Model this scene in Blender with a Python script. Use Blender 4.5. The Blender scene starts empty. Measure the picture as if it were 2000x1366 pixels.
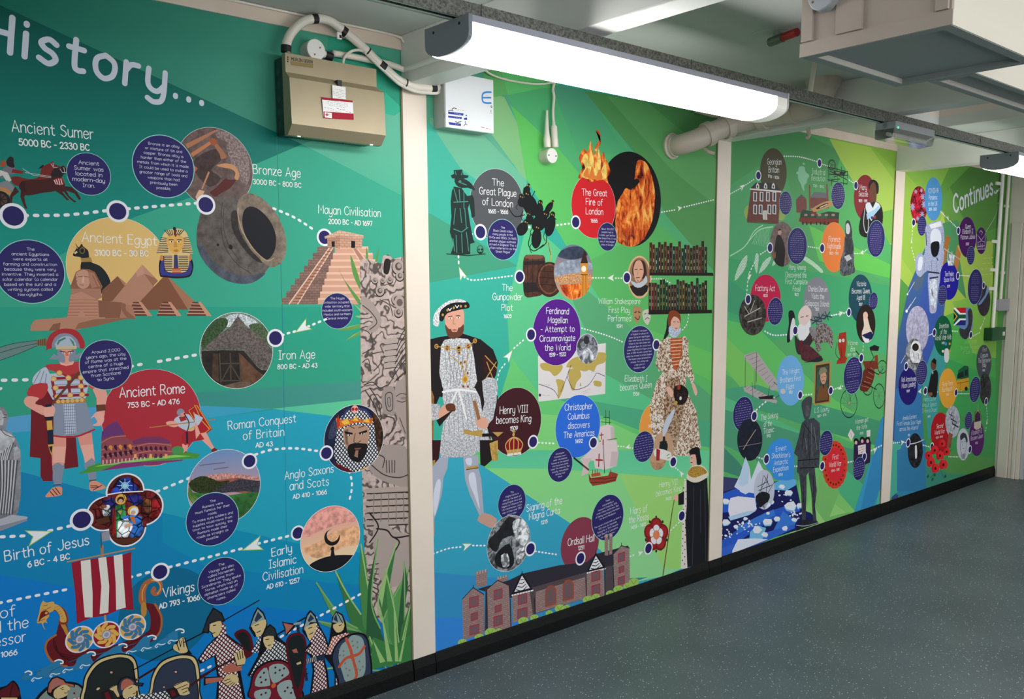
import bpy, bmesh, math, random
from mathutils import Vector, Matrix
random.seed(7)
S = bpy.context.scene
COL = S.collection
# ------------------------------------------------------------------ camera
F, PX0, PY0 = 1734.19, 1000.0, 777.94
RM = ((0.75472937, -0.65601229, -0.00560735), (-0.08440825, -0.08862668, -0.99248202), (0.65058345, 0.74952864, -0.12226201))
EYE = 1.5          # height of the lens above the floor; wall plane stands at y = WY
WY = 2.72
cd = bpy.data.cameras.new('camera'); cam = bpy.data.objects.new('camera', cd); COL.objects.link(cam)
cd.sensor_fit = 'HORIZONTAL'; cd.sensor_width = 36.0; cd.lens = F / 2000 * 36; cd.shift_y = (PY0 - 683) / 2000
cd.clip_start = 0.02
r0, r1, r2 = (Vector(r) for r in RM)
cam.matrix_world = Matrix(((r0.x, -r1.x, -r2.x, 0), (r0.y, -r1.y, -r2.y, 0), (r0.z, -r1.z, -r2.z, EYE), (0, 0, 0, 1)))
S.camera = cam
# ------------------------------------------------------------------ world, lights, exposure
w = bpy.data.worlds.new('world'); S.world = w; w.use_nodes = True
w.node_tree.nodes['Background'].inputs[0].default_value = (0.75, 0.85, 1.0, 1)
w.node_tree.nodes['Background'].inputs[1].default_value = 0.25
S.view_settings.view_transform = 'Standard'; S.view_settings.look = 'None'
S.view_settings.gamma = 1.0; S.view_settings.use_curve_mapping = False
S.view_settings.exposure = 0.30
def area(name, loc, rot, sx, sy, power, col=(1, 1, 1)):
    l = bpy.data.lights.new(name, 'AREA'); l.shape = 'RECTANGLE'; l.size = sx; l.size_y = sy
    l.energy = power; l.color = col
    o = bpy.data.objects.new(name, l); o.location = loc; o.rotation_euler = rot; COL.objects.link(o); return o
# cool area fill added out of view in front of the solid right wall
area('side_fill', (1.9, -1.42, 1.55), (math.radians(68), 0, 0), 6.5, 1.3, 78, (0.94, 0.97, 1.0))
area('side_fill_far', (6.1, -1.42, 1.55), (math.radians(68), 0, 0), 2.2, 1.3, 26, (0.94, 0.97, 1.0))
LAMP_W = 17.0
# ------------------------------------------------------------------ materials
def lin(h):
    if len(h) == 3: h = h[0] * 2 + h[1] * 2 + h[2] * 2
    c = [int(h[i:i + 2], 16) / 255 for i in (0, 2, 4)]
    return [x / 12.92 if x <= 0.04045 else ((x + 0.055) / 1.055) ** 2.4 for x in c]
MATS = {}
def mat(name, col='888888', rough=0.5, metal=0.0, emit=0, bump=0, bscale=60, var=0, vscale=8, spec=0.5, trans=0, bw=0.0):
    if name in MATS: return MATS[name]
    m = bpy.data.materials.new(name); m.use_nodes = True; MATS[name] = m
    nt = m.node_tree; b = nt.nodes['Principled BSDF']; c = lin(col) + [1]
    b.inputs['Base Color'].default_value = c; b.inputs['Roughness'].default_value = rough
    b.inputs['Metallic'].default_value = metal; b.inputs['Specular IOR Level'].default_value = spec
    if trans: b.inputs['Transmission Weight'].default_value = trans
    if emit:
        b.inputs['Emission Color'].default_value = c; b.inputs['Emission Strength'].default_value = emit
    tc = nt.nodes.new('ShaderNodeTexCoord')
    if var:
        n = nt.nodes.new('ShaderNodeTexNoise'); n.inputs['Scale'].default_value = vscale; n.inputs['Detail'].default_value = 6
        nt.links.new(tc.outputs['Object'], n.inputs['Vector'])
        r = nt.nodes.new('ShaderNodeValToRGB'); r.color_ramp.elements[0].position = 0.35; r.color_ramp.elements[1].position = 0.65
        r.color_ramp.elements[0].color = [x * (1 - var) for x in c[:3]] + [1]
        r.color_ramp.elements[1].color = [min(1, x * (1 + var)) for x in c[:3]] + [1]
        nt.links.new(n.outputs['Fac'], r.inputs[0]); nt.links.new(r.outputs[0], b.inputs['Base Color'])
    if bump:
        n = nt.nodes.new('ShaderNodeTexNoise'); n.inputs['Scale'].default_value = bscale; n.inputs['Detail'].default_value = 4
        nt.links.new(tc.outputs['Object'], n.inputs['Vector'])
        bp = nt.nodes.new('ShaderNodeBump'); bp.inputs['Strength'].default_value = bump; bp.inputs['Distance'].default_value = 0.003
        nt.links.new(n.outputs['Fac'], bp.inputs['Height']); nt.links.new(bp.outputs[0], b.inputs['Normal'])
    return m
M_post = mat('cream_gloss_paint', 'efe0d2', 0.35, var=0.03, vscale=5, bump=0.05)
M_strip = mat('cream_matt_paint', 'dccbbb', 0.5, var=0.04)
M_ceil = mat('ceiling_paint', 'cbd0cc', 0.6, var=0.03, vscale=3, bump=0.05)
M_beam = mat('beam_paint', 'e6e6e2', 0.4, var=0.03, vscale=4, bump=0.06)
M_wall = mat('wall_paint', 'ddd3c8', 0.6, var=0.04, vscale=4)
M_base = mat('black_gloss_skirting', '050506', 0.55, var=0.4, vscale=30, bump=0.5, bscale=90, spec=0.25)
M_gap = mat('joint_gap', '4a4038', 0.9)
M_white = mat('white_plastic', 'eceae6', 0.35)
M_cable = mat('white_cable', 'e6dfd4', 0.4)
M_black = mat('black_tape', '121214', 0.5)
M_pipe = mat('painted_soil_pipe', 'c4b8ab', 0.4, var=0.04)
M_beige = mat('champagne_steel', 'a29479', 0.38, metal=0.25, var=0.03)
M_dgreen = mat('dark_green_steel', '24352f', 0.4, var=0.35, vscale=25)
M_cap = mat('lamp_end_grey', '8a9097', 0.45)
M_hous = mat('lamp_housing', 'a9abb8', 0.4)
M_boxw = mat('white_enamel', 'e9ecf2', 0.35)
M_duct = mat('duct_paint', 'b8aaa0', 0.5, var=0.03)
M_red = mat('red_plastic', 'a01418', 0.4)
M_galv = mat('galvanised_steel', '72726c', 0.5, metal=0.35, var=0.5, vscale=160)
M_galv_lit = mat('galvanised_lit', 'a9bcb2', 0.5, metal=0.1)  # paler steel: the light inside the channel is put into this colour
M_grey = mat('grey_plastic', 'a3a8ab', 0.45)
M_green = mat('green_plastic', '0c5a30', 0.35)
M_clear = mat('clear_prism', 'dfe6e2', 0.08, trans=0.85)
M_led = mat('green_led', '20ff90', 0.4, emit=4)
M_screw = mat('brass_screw', '9a6a40', 0.4, metal=0.6)
M_dark = mat('dark_doorway', '0d0e12', 0.5)
M_dgrey = mat('light_grey_frame', 'b9bcc0', 0.5)
# floor: dark slate safety vinyl with pale flecks
M_floor = bpy.data.materials.new('speckled_vinyl'); M_floor.use_nodes = True
nt = M_floor.node_tree; b = nt.nodes['Principled BSDF']; tc = nt.nodes.new('ShaderNodeTexCoord')
n1 = nt.nodes.new('ShaderNodeTexNoise'); n1.inputs['Scale'].default_value = 2.5; n1.inputs['Detail'].default_value = 5
nt.links.new(tc.outputs['Object'], n1.inputs['Vector'])
rp = nt.nodes.new('ShaderNodeValToRGB'); rp.color_ramp.elements[0].position = .3; rp.color_ramp.elements[1].position = .7
rp.color_ramp.elements[0].color = lin('505c61') + [1]; rp.color_ramp.elements[1].color = lin('5d696e') + [1]
nt.links.new(n1.outputs['Fac'], rp.inputs[0])
last = rp.outputs[0]
for sc, th, col_, rnd in ((85, .17, 'e6f0f0', .34), (140, .15, 'bccaca', .40), (210, .2, '26343a', .5)):
    v = nt.nodes.new('ShaderNodeTexVoronoi'); v.inputs['Scale'].default_value = sc; nt.links.new(tc.outputs['Object'], v.inputs['Vector'])
    a = nt.nodes.new('ShaderNodeMath'); a.operation = 'LESS_THAN'; a.inputs[1].default_value = th; nt.links.new(v.outputs['Distance'], a.inputs[0])
    sp = nt.nodes.new('ShaderNodeSeparateColor'); nt.links.new(v.outputs['Color'], sp.inputs[0])
    g = nt.nodes.new('ShaderNodeMath'); g.operation = 'LESS_THAN'; g.inputs[1].default_value = rnd; nt.links.new(sp.outputs[0], g.inputs[0])
    mu = nt.nodes.new('ShaderNodeMath'); mu.operation = 'MULTIPLY'; nt.links.new(a.outputs[0], mu.inputs[0]); nt.links.new(g.outputs[0], mu.inputs[1])
    mx = nt.nodes.new('ShaderNodeMix'); mx.data_type = 'RGBA'; nt.links.new(mu.outputs[0], mx.inputs['Factor'])
    nt.links.new(last, mx.inputs['A']); mx.inputs['B'].default_value = lin(col_) + [1]; last = mx.outputs['Result']
nt.links.new(last, b.inputs['Base Color']); b.inputs['Roughness'].default_value = 0.42; b.inputs['Specular IOR Level'].default_value = 0.35
n2 = nt.nodes.new('ShaderNodeTexNoise'); n2.inputs['Scale'].default_value = 220; nt.links.new(tc.outputs['Object'], n2.inputs['Vector'])
bp = nt.nodes.new('ShaderNodeBump'); bp.inputs['Strength'].default_value = .25; bp.inputs['Distance'].default_value = .001
nt.links.new(n2.outputs['Fac'], bp.inputs['Height']); nt.links.new(bp.outputs[0], b.inputs['Normal'])

# ------------------------------------------------------------------ mesh helpers
def obj(name, bm, m, parent=None, smooth=False):
    me = bpy.data.meshes.new(name); bm.normal_update(); bm.to_mesh(me); bm.free()
    for mm in (m if isinstance(m, (list, tuple)) else [m]): me.materials.append(mm)
    if smooth:
        for p in me.polygons: p.use_smooth = True
    o = bpy.data.objects.new(name, me); COL.objects.link(o)
    if parent:
        o.parent = parent; o.matrix_parent_inverse = Matrix.Translation(-parent.location)
    return o
def thing(name, label, cat, loc=(0, 0, 0), group=None):
    o = bpy.data.objects.new(name, None); COL.objects.link(o); o.location = loc; o.empty_display_size = .05
    o['label'] = label; o['category'] = cat
    if group: o['group'] = group
    return o
def tag(o, label, cat, group=None):
    o['label'] = label; o['category'] = cat
    if group: o['group'] = group
    return o
def struct(name, bm, m, parent=None, **k):
    o = obj(name, bm, m, parent, **k)
    if not parent: o['kind'] = 'structure'
    return o
def box(bm, x0, x1, y0, y1, z0, z1, bev=0.0, mi=0):
    vs = [bm.verts.new((x, y, z)) for x in (x0, x1) for y in (y0, y1) for z in (z0, z1)]
    fs = [bm.faces.new([vs[i] for i in f]) for f in ((0, 1, 3, 2), (4, 6, 7, 5), (0, 4, 5, 1), (2, 3, 7, 6), (0, 2, 6, 4), (1, 5, 7, 3))]
    for f in fs: f.material_index = mi
    if bev:
        es = list({e for f in fs for e in f.edges})
        bmesh.ops.bevel(bm, geom=es, offset=bev, segments=2, profile=.5, affect='EDGES')
    return fs
def B(*a, **k):
    bm = bmesh.new(); box(bm, *a, **k); return bm
def prism(bm, pts, axis, a0, a1):
    """extrude 2-D outline pts along axis ('x': pts=(y,z), 'y': (x,z), 'z': (x,y))"""
    def v(p, a): return {'x': (a, p[0], p[1]), 'y': (p[0], a, p[1]), 'z': (p[0], p[1], a)}[axis]
    A = [bm.verts.new(v(p, a0)) for p in pts]; C = [bm.verts.new(v(p, a1)) for p in pts]; n = len(pts)
    bm.faces.new(A); bm.faces.new(C[::-1])
    for i in range(n): bm.faces.new((A[i], C[i], C[(i + 1) % n], A[(i + 1) % n]))
    bmesh.ops.recalc_face_normals(bm, faces=bm.faces[:])
def crom(p, n=8, closed=False):
    p = [Vector(q) for q in p]; out = []; N = len(p)
    if N < 3: return p
    rng = range(N) if closed else range(N - 1)
    for i in rng:
        if closed: a, b_, c, d = p[(i - 1) % N], p[i], p[(i + 1) % N], p[(i + 2) % N]
        else: a, b_, c, d = p[max(i - 1, 0)], p[i], p[i + 1], p[min(i + 2, N - 1)]
        for k in range(n):
            t = k / n
            out.append(0.5 * ((2 * b_) + (c - a) * t + (2 * a - 5 * b_ + 4 * c - d) * t * t + (3 * b_ - a - 3 * c + d) * t ** 3))
    if not closed: out.append(p[-1])
    return out
def tube(bm, pts, r, seg=12, smooth=True, n=8):
    path = crom(pts, n) if smooth else [Vector(p) for p in pts]
    rr = r if isinstance(r, list) else None
    rings = []; up = Vector((0.13, 0.21, 0.97)).normalized()
    for i, p in enumerate(path):
        t = (path[min(i + 1, len(path) - 1)] - path[max(i - 1, 0)]).normalized()
        a = t.cross(up)
        if a.length < .05: a = t.cross(Vector((1, 0, 0)))
        a.normalize(); up = a.cross(t).normalized(); c = up
        R = rr[min(len(rr) - 1, i)] if rr else r
        rings.append([bm.verts.new(p + a * R * math.cos(2 * math.pi * k / seg) + c * R * math.sin(2 * math.pi * k / seg)) for k in range(seg)])
    for A, C in zip(rings, rings[1:]):
        for k in range(seg): bm.faces.new((A[k], A[(k + 1) % seg], C[(k + 1) % seg], C[k]))
    bm.faces.new(rings[0][::-1]); bm.faces.new(rings[-1])
def T_(*a, **k):
    bm = bmesh.new(); tube(bm, *a, **k); bmesh.ops.recalc_face_normals(bm, faces=bm.faces[:]); return bm
def lathe(bm, c, axis, prof, seg=24):
    """prof: (distance along axis, radius)"""
    ax = Vector(axis).normalized(); a = ax.orthogonal().normalized(); b_ = ax.cross(a); c = Vector(c); rings = []
    for d, r in prof:
        rings.append([bm.verts.new(c + ax * d + (a * math.cos(2 * math.pi * k / seg) + b_ * math.sin(2 * math.pi * k / seg)) * max(r, 1e-5)) for k in range(seg)])
    for A, C in zip(rings, rings[1:]):
        for k in range(seg): bm.faces.new((A[k], A[(k + 1) % seg], C[(k + 1) % seg], C[k]))
    bm.faces.new(rings[0][::-1]); bm.faces.new(rings[-1]); bmesh.ops.recalc_face_normals(bm, faces=bm.faces[:])
def L_(*a, **k):
    bm = bmesh.new(); lathe(bm, *a, **k); return bm

# ------------------------------------------------------------------ setting
XB = [(-1.85, -1.745), (0.0, 0.105), (1.848, 1.952), (3.706, 3.814), (5.552, 5.673)]      # posts and beams
END = 7.43; ZC = EYE + .888; ZB = EYE + .72; ZS0 = EYE + .838; ZM = EYE - 1.413
struct('floor', B(-3.2, 9.4, -1.6, 2.9, -.1, 0), M_floor)
bm = bmesh.new()
box(bm, -3.2, 3.76, -1.6, 2.9, ZC, ZC + .06); box(bm, 3.76, 5.2, 2.31, 2.9, ZC, ZC + .06); box(bm, 5.2, 9.4, -1.6, 2.9, ZC, ZC + .06)
box(bm, 3.76, 5.2, -1.6, .3, ZC, ZC + .06)
struct('ceiling', bm, M_ceil)
bm = bmesh.new(); z1 = ZC + .5
box(bm, 3.70, 3.76, .24, 2.37, ZC + .06, z1); box(bm, 5.2, 5.26, .24, 2.37, ZC + .06, z1)
box(bm, 3.76, 5.2, 2.31, 2.37, ZC + .06, z1); box(bm, 3.76, 5.2, .24, .3, ZC + .06, z1); box(bm, 3.70, 5.26, .24, 2.37, z1, z1 + .05)
struct('trim_1', bm, M_wall)['label'] = 'raised ceiling recess in the third bay'
struct('wall_left', B(-3.2, END, WY + .012, WY + .16, -.05, ZC), M_wall)
struct('wall_right', B(-3.2, 9.4, -1.7, -1.6, -.05, ZC + .06), M_wall)
struct('wall_back', B(-3.3, -3.2, -1.7, 2.9, -.05, ZC + .06), M_wall)
# far end wall with its doorway
DY1, DY0, DZ = 2.66, 1.62, 1.915
bm = bmesh.new(); box(bm, END, END + .12, DY1, 2.9, -.05, ZC); box(bm, END, END + .12, -1.6, DY0, -.05, ZC); box(bm, END, END + .12, DY0, DY1, DZ, ZC)
struct('wall_end', bm, M_wall)
struct('wall_beyond', B(9.3, 9.4, -1.6, 2.9, -.05, ZC), M_dark)
# beams and posts
lab = ['', '', 'cream post between the first and second mural panels', 'cream post between the second and third mural panels', 'cream post between the third and fourth mural panels']
bl = ['', '', 'white ceiling beam above the first post, crossing behind the near lamp', 'white ceiling beam above the second post, beside the soil pipe', 'white ceiling beam above the third post, beside the far lamp']
for i, (a, c) in enumerate(XB):
    o = obj('ceiling_beam', B(a, c, -1.6, 2.72, ZB, ZC, bev=.003), M_beam)
    tag(o, bl[i] or ('white ceiling beam behind the camera' if i == 0 else 'white ceiling beam beside the camera, out of view'), 'beam', 'ceiling beams')
    o['kind'] = 'structure'
    p = obj('wall_post', B(a, c, WY - .007, WY + .012, ZM, ZB, bev=.0015), M_post)
    tag(p, lab[i] or ('cream post behind the camera' if i == 0 else 'cream post left of the first mural panel'), 'post', 'wall posts'); p['kind'] = 'structure'
    obj('joint_gap', B(a - .006, a - .0005, WY - .004, WY - .0005, ZM, ZB), mat('shadow_gap_brown', '7a6f50', .8), p)  # solid brown strip standing in for the shadow gap left of the post
bays = [(.105, 1.848), (1.952, 3.706), (3.814, 5.552), (5.673, 7.42)]
# timber strip along the wall head and skirting, one run per bay
SN = 1
def next_trim():
    global SN; SN += 1; return 'trim_%d' % SN
for a, c in bays:
    o = struct(next_trim(), B(a, c, WY - .007, WY + .012, ZS0, ZC, bev=.002), M_strip)
BN = 0
runs = [(-3.2, -.003), (.108, 1.845)] + bays[1:] + [tuple(x) for x in XB[1:]]
for a, c in sorted(runs):
    bm = bmesh.new(); prism(bm, [(WY + .012, 0), (WY - .010, 0), (WY - .010, .048), (WY - .003, .080), (WY - .001, ZM), (WY + .012, ZM)], 'x', a + .0015, c - .0015)
    BN += 1; o = struct('baseboard_%d' % BN if BN > 1 else 'baseboard_left', bm, M_base)
# ------------------------------------------------------------------ ceiling strut, lamps, emergency light
SY0, SY1, SZ0, SZ1 = 1.84, 1.881, EYE + .679, EYE + .72
st = thing('strut_channel', 'long galvanised steel channel carrying the lamps below the beams', 'channel', (2.0, SY0, SZ1))
bm = bmesh.new(); th = .0025
xa, xb = -3.0, 7.3
box(bm, xa, xb, SY0, SY0 + th, SZ0, SZ1); box(bm, xa, xb, SY1 - th, SY1, SZ0, SZ1); box(bm, xa, xb, SY0 + th, SY1 - th, SZ1 - th, SZ1)
obj('channel_web', bm, M_galv, st)
bm = bmesh.new(); box(bm, xa, xb, SY0 + th, SY0 + .010, SZ0, SZ0 + th); box(bm, xa, xb, SY1 - .010, SY1 - th, SZ0, SZ0 + th)
obj('channel_lip', bm, M_galv_lit, st)
obj('channel_inside', B(xa, xb, SY0 + .004, SY1 - .004, SZ1 - .008, SZ1 - th - .0005), M_galv_lit, st)
for x in (1.50, 2.36, 3.3, 4.6, 5.8):
    obj('bracket', B(x, x + .003, SY0 - .002, SY0, SZ0 + .002, SZ1 + .002), M_galv, st)
def section(z, dz=0, k=1.0):
    # D-shaped lamp section, (y, z): flat top, straight lips, round belly
    y0, y1 = 1.802, 1.989; yc = (y0 + y1) / 2; hw = (y1 - y0) / 2 * k
    pts = [(yc - hw, z), (yc - hw, z - .042)]
    for i in range(1, 16):
        a = math.pi * i / 16; pts.append((yc - hw * math.cos(a), z - .042 - .040 * k * math.sin(a) ** .85))
    return pts + [(yc + hw, z - .042), (yc + hw, z)]
M_diff = mat('lit_diffuser', 'fffdf8', 0.4, emit=13.0)
M_diffend = mat('frosted_diffuser', 'e4e2da', 0.35, emit=.25)
def lamp(x0, x1, label, lit=True):
    t = thing('strip_lamp', label, 'ceiling lamp', (x0, 1.895, SZ0), 'strip lamps under the channel')
    zt = SZ0 - .0005; y0, y1 = 1.802, 1.989
    bm = bmesh.new(); box(bm, x0 + .012, x1 - .012, y0 + .001, y1 - .001, zt - .018, zt - .001)
    obj('housing', bm, M_hous, t)
    def body(name, a, c, m, k=.975):
        bm = bmesh.new(); s = section(zt - .004, 0, k); s[0] = (s[0][0], zt - .0185); s[-1] = (s[-1][0], zt - .0185)
        prism(bm, s, 'x', a, c); return obj(name, bm, m, t)
    body('diffuser', x0 + .012, x1 - .07, M_diff); body('diffuser_end', x1 - .0695, x1 - .008, M_diffend)
    bm = bmesh.new(); prism(bm, section(zt), 'x', x0, x0 + .012); cp = obj('end_cap', bm, M_cap, t); cp['label'] = 'dark grey end cap'
    for yy in (1.84, 1.95): obj('screw', L_((x0, yy, zt - .016), (-1, 0, 0), [(0, .004), (.0015, .003)], 10), M_black, cp)
    bm = bmesh.new(); prism(bm, section(zt), 'x', x1 - .008, x1); cp = obj('end_cap', bm, mat('pale_end_cap', 'cfd0d6', .35), t); cp['label'] = 'pale end cap'
    return t
lamp(1.429, 2.868, 'long white strip lamp nearest the camera, under the steel channel')
lamp(4.98, 6.40, 'far strip lamp cut by the right edge, its dark end cap showing')
lamp(-2.2, -.76, 'strip lamp behind the camera')
t = thing('emergency_light', 'small grey emergency light with clear cover between the two lamps', 'emergency light', (3.82, SY0, SZ0))
obj('body', B(3.66, 4.02, 1.80, 1.888, EYE + .648, SZ0 - .001, bev=.003), M_grey, t)
bm = bmesh.new(); prism(bm, [(1.803, EYE + .648), (1.81, EYE + .612), (1.87, EYE + .606), (1.885, EYE + .612), (1.886, EYE + .648)], 'x', 3.655, 4.025)
cv = obj('clear_cover', bm, M_clear, t); cv['label'] = 'clear prismatic cover'
obj('lamp_tube', T_([(3.70, 1.845, EYE + .632), (3.98, 1.845, EYE + .632)], .008, smooth=False), M_white, t)
obj('indicator', L_((3.68, 1.80, EYE + .652), (0, -1, 0), [(0, .004), (.002, .0035)], 10), M_led, t)['label'] = 'green indicator light'
obj('knockout', L_((3.66, 1.845, EYE + .664), (-1, 0, 0), [(0, .010), (.001, .010)], 16), M_cap, t)
t = tag(obj('hanger_rod', T_([(3.2, 1.90, ZC - .001), (3.15, 1.881 + .011, SZ1 + .0)], .0095, smooth=False), M_cable), 'thin white rod dropping from the ceiling to the steel channel behind the boxed duct', 'rod')
# ------------------------------------------------------------------ boxed ducts hung from the ceiling
def duct(x0, x1, y0, y1, zb, label, rim=.028):
    t = thing('boxed_duct', label, 'duct', (x0, y1, zb))
    z0 = EYE + zb
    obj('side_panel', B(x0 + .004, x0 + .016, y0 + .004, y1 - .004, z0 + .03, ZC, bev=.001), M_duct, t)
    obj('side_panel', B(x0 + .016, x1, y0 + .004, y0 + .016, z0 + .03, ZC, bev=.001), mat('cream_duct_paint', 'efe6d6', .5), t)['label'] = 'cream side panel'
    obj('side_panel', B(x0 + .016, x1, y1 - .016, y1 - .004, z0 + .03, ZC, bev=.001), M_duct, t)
    bm = bmesh.new()   # cream fascia strips round the bottom edge
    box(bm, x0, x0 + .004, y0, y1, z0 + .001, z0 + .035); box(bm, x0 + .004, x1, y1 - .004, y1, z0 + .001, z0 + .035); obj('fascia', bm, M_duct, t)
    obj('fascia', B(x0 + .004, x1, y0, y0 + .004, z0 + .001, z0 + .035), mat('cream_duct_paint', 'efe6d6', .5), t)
    gb = mat('shaded_board', '858c8b', .6); a, c, e, f = x0 + .004, x1, y0 + .004, y1 - .004; bm = bmesh.new()   # frame under the box, its underside shade put into the grey-green colour
    box(bm, a, a + rim, e, f, z0, z0 + .03); box(bm, c - rim, c, e, f, z0, z0 + .03); box(bm, a + rim, c - rim, e, e + rim, z0, z0 + .03); box(bm, a + rim, c - rim, f - rim, f, z0, z0 + .03)
    obj('bottom_frame', bm, gb, t)
    obj('lit_edge_strip', B(a + rim, c - rim, f - rim - .0025, f - rim - .0002, z0 + .0005, z0 + .0145), mat('lit_edge_tone', 'a8a59d', .5), t)  # thin added strip that paints the frame's inner face as lit
    obj('bottom_panel', B(a + rim, c - rim, e + rim, f - rim - .003, z0 + .014, z0 + .022), gb, t)
    return t
d = duct(2.172, 2.705, .946, 1.338, .6, 'cream boxed duct hanging from the ceiling at top right, nearer section')
for a, c in ((1.30, 1.332), (1.165, 1.235), (.955, .985)):
    obj('cover_batten', B(2.166, 2.176, a, c, EYE + .637, ZC, bev=.001), M_duct, d)
duct(2.706, 4.3, 1.105, 1.245, .6, 'narrower cream boxed duct running on behind the nearer duct', .022)
t = thing('junction_box', 'round white junction box on the near face of the boxed duct', 'junction box', (2.165, 1.25, EYE + .70))
c = (2.166, 1.262, EYE + .733)
obj('body', L_(c, (-1, 0, 0), [(0, .036), (.024, .036), (.026, .034)], 28), M_grey, t)
obj('cover', L_((2.14, c[1], c[2]), (-1, 0, 0), [(0, .0345), (.003, .0345), (.004, .033)], 28), mat('pale_grey_plastic', 'b9bdca', .4), t)
for dy, dz in ((.021, -.012), (-.02, .014)): obj('screw', L_((2.136, c[1] + dy, c[2] + dz), (-1, 0, 0), [(0, .0035), (.0012, .003)], 10), M_screw, t)
obj('conduit_stub', T_([(2.153, 1.225, EYE + .742), (2.153, 1.15, EYE + .757), (2.153, 1.10, EYE + .767)], .009, smooth=False), M_grey, t)
t = thing('pull_valve', 'small grey ceiling fitting with a red collar left of the boxed duct', 'valve', (2.83, 1.83, ZC))
obj('ceiling_disc', L_((2.86, 1.86, ZC), (0, 0, -1), [(0, .088), (.003, .088), (.004, .084)], 40), M_ceil, t)
obj('body', T_([(2.83, 1.86, EYE + .858), (2.808, 1.795, EYE + .858)], .016, smooth=False, seg=10), mat('zinc', '6d7371', .4, metal=.5), t)
obj('collar', T_([(2.808, 1.795, EYE + .858), (2.79, 1.73, EYE + .858)], .014, smooth=False, seg=12), M_red, t)['label'] = 'red collar'
obj('stem', B(2.815, 2.835, 1.82, 1.84, EYE + .862, ZC), M_grey, t)
# ------------------------------------------------------------------ soil pipe in the second bay
t = thing('soil_pipe', 'cream plastic soil pipe elbowing out of the second panel up to the ceiling', 'pipe', (3.35, WY, EYE + .657))
P = lambda x, y, z: (x, y, EYE + z)
obj('wall_flange', L_(P(3.35, WY, .655), (0, -1, 0), [(0, .058), (.012, .060), (.018, .052), (.03, .050), (.032, .044)], 28), M_pipe, t)
obj('bend', T_([P(3.35, 2.70, .655), P(3.352, 2.655, .657), P(3.39, 2.60, .676), P(3.46, 2.565, .712), P(3.53, 2.53, .742)], .047, seg=24), M_pipe, t, smooth=True)
obj('collar', T_([P(3.425, 2.583, .694), P(3.452, 2.569, .708)], .056, seg=24, smooth=False), M_pipe, t)
obj('bend', T_([P(3.515, 2.538, .736), P(3.56, 2.515, .755), P(3.60, 2.46, .768), P(3.61, 2.40, .772), P(3.612, 2.2, .775), P(3.612, 2.13, .785), P(3.612, 2.105, .82), P(3.612, 2.105, .85)], .047, seg=24), M_pipe, t, smooth=True)
obj('collar', T_([P(3.508, 2.542, .733), P(3.54, 2.527, .747)], .056, seg=24, smooth=False), M_pipe, t)
obj('collar', T_([P(3.608, 2.42, .771), P(3.611, 2.385, .772)], .055, seg=24, smooth=False), M_pipe, t)
obj('collar', T_([P(3.612, 2.27, .7745), P(3.612, 2.235, .775)], .055, seg=24, smooth=False), M_pipe, t)
obj('ceiling_collar', L_(P(3.612, 2.105, .888), (0, 0, -1), [(0, .075), (.03, .070), (.05, .056), (.075, .050)], 28), M_pipe, t)
for x, y, z in ((3.36, 2.50, .735), (3.47, 2.56, .64), (3.60, 2.22, .68)):
    pass
obj('pipe_clip', T_([P(3.44, 2.60, .64), P(3.44, 2.575, .622), P(3.455, 2.55, .612)], .008, smooth=False, seg=8), M_pipe, t)
obj('pipe_clip', T_([P(3.50, 2.712, .86), P(3.50, 2.70, .83), P(3.53, 2.62, .80), P(3.545, 2.56, .79)], .008, smooth=False, seg=8), M_pipe, t)
obj('pipe_clip', T_([P(3.66, 2.2, .70), P(3.655, 2.19, .67), P(3.64, 2.19, .655)], .009, smooth=False, seg=8), M_pipe, t)
# ------------------------------------------------------------------ consumer unit on the first panel
t = thing('consumer_unit', 'beige steel fuse box with red and white label on the first mural panel', 'fuse box', (1.357, WY, EYE + .495))
xa, xb = 1.357, 1.690; y = WY - .008
obj('back_box', B(xa + .002, xb - .004, 2.655, y, EYE + .490, EYE + .728, bev=.003), M_dgreen, t)['label'] = 'dark green back box with round knockouts'
for k in range(5): obj('knockout', L_((xa + .0025, 2.688, EYE + .522 + k * .041), (-1, 0, 0), [(0, .012), (.0012, .012)], 14), mat('knockout_paint', '1f4a44', .4), t)
for k in range(3): obj('knockout', L_((xa + .09 + k * .075, 2.685, EYE + .490), (0, 0, -1), [(0, .013), (.0012, .013)], 14), M_dgreen, t)
bm = bmesh.new()
prof = [(2.655, .733), (2.6335, .735), (2.6335, .677), (2.610, .657), (2.604, .516), (2.633, .485), (2.655, .485)]
prism(bm, [(p[0], EYE + p[1]) for p in prof], 'x', xa, xb)
for v in bm.verts:
    if v.co.z < EYE + .66 and v.co.x > xb - .01: v.co.x += .013
cov = obj('cover', bm, M_beige, t); cov['label'] = 'champagne coloured stepped cover'
for x in (xa + .03, xb - .035): obj('catch', B(x, x + .012, 2.628, 2.634, EYE + .482, EYE + .486), M_white, t)
obj('latch', B(1.524, 1.540, 2.6045, 2.625, EYE + .640, EYE + .672), M_black, t)
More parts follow.
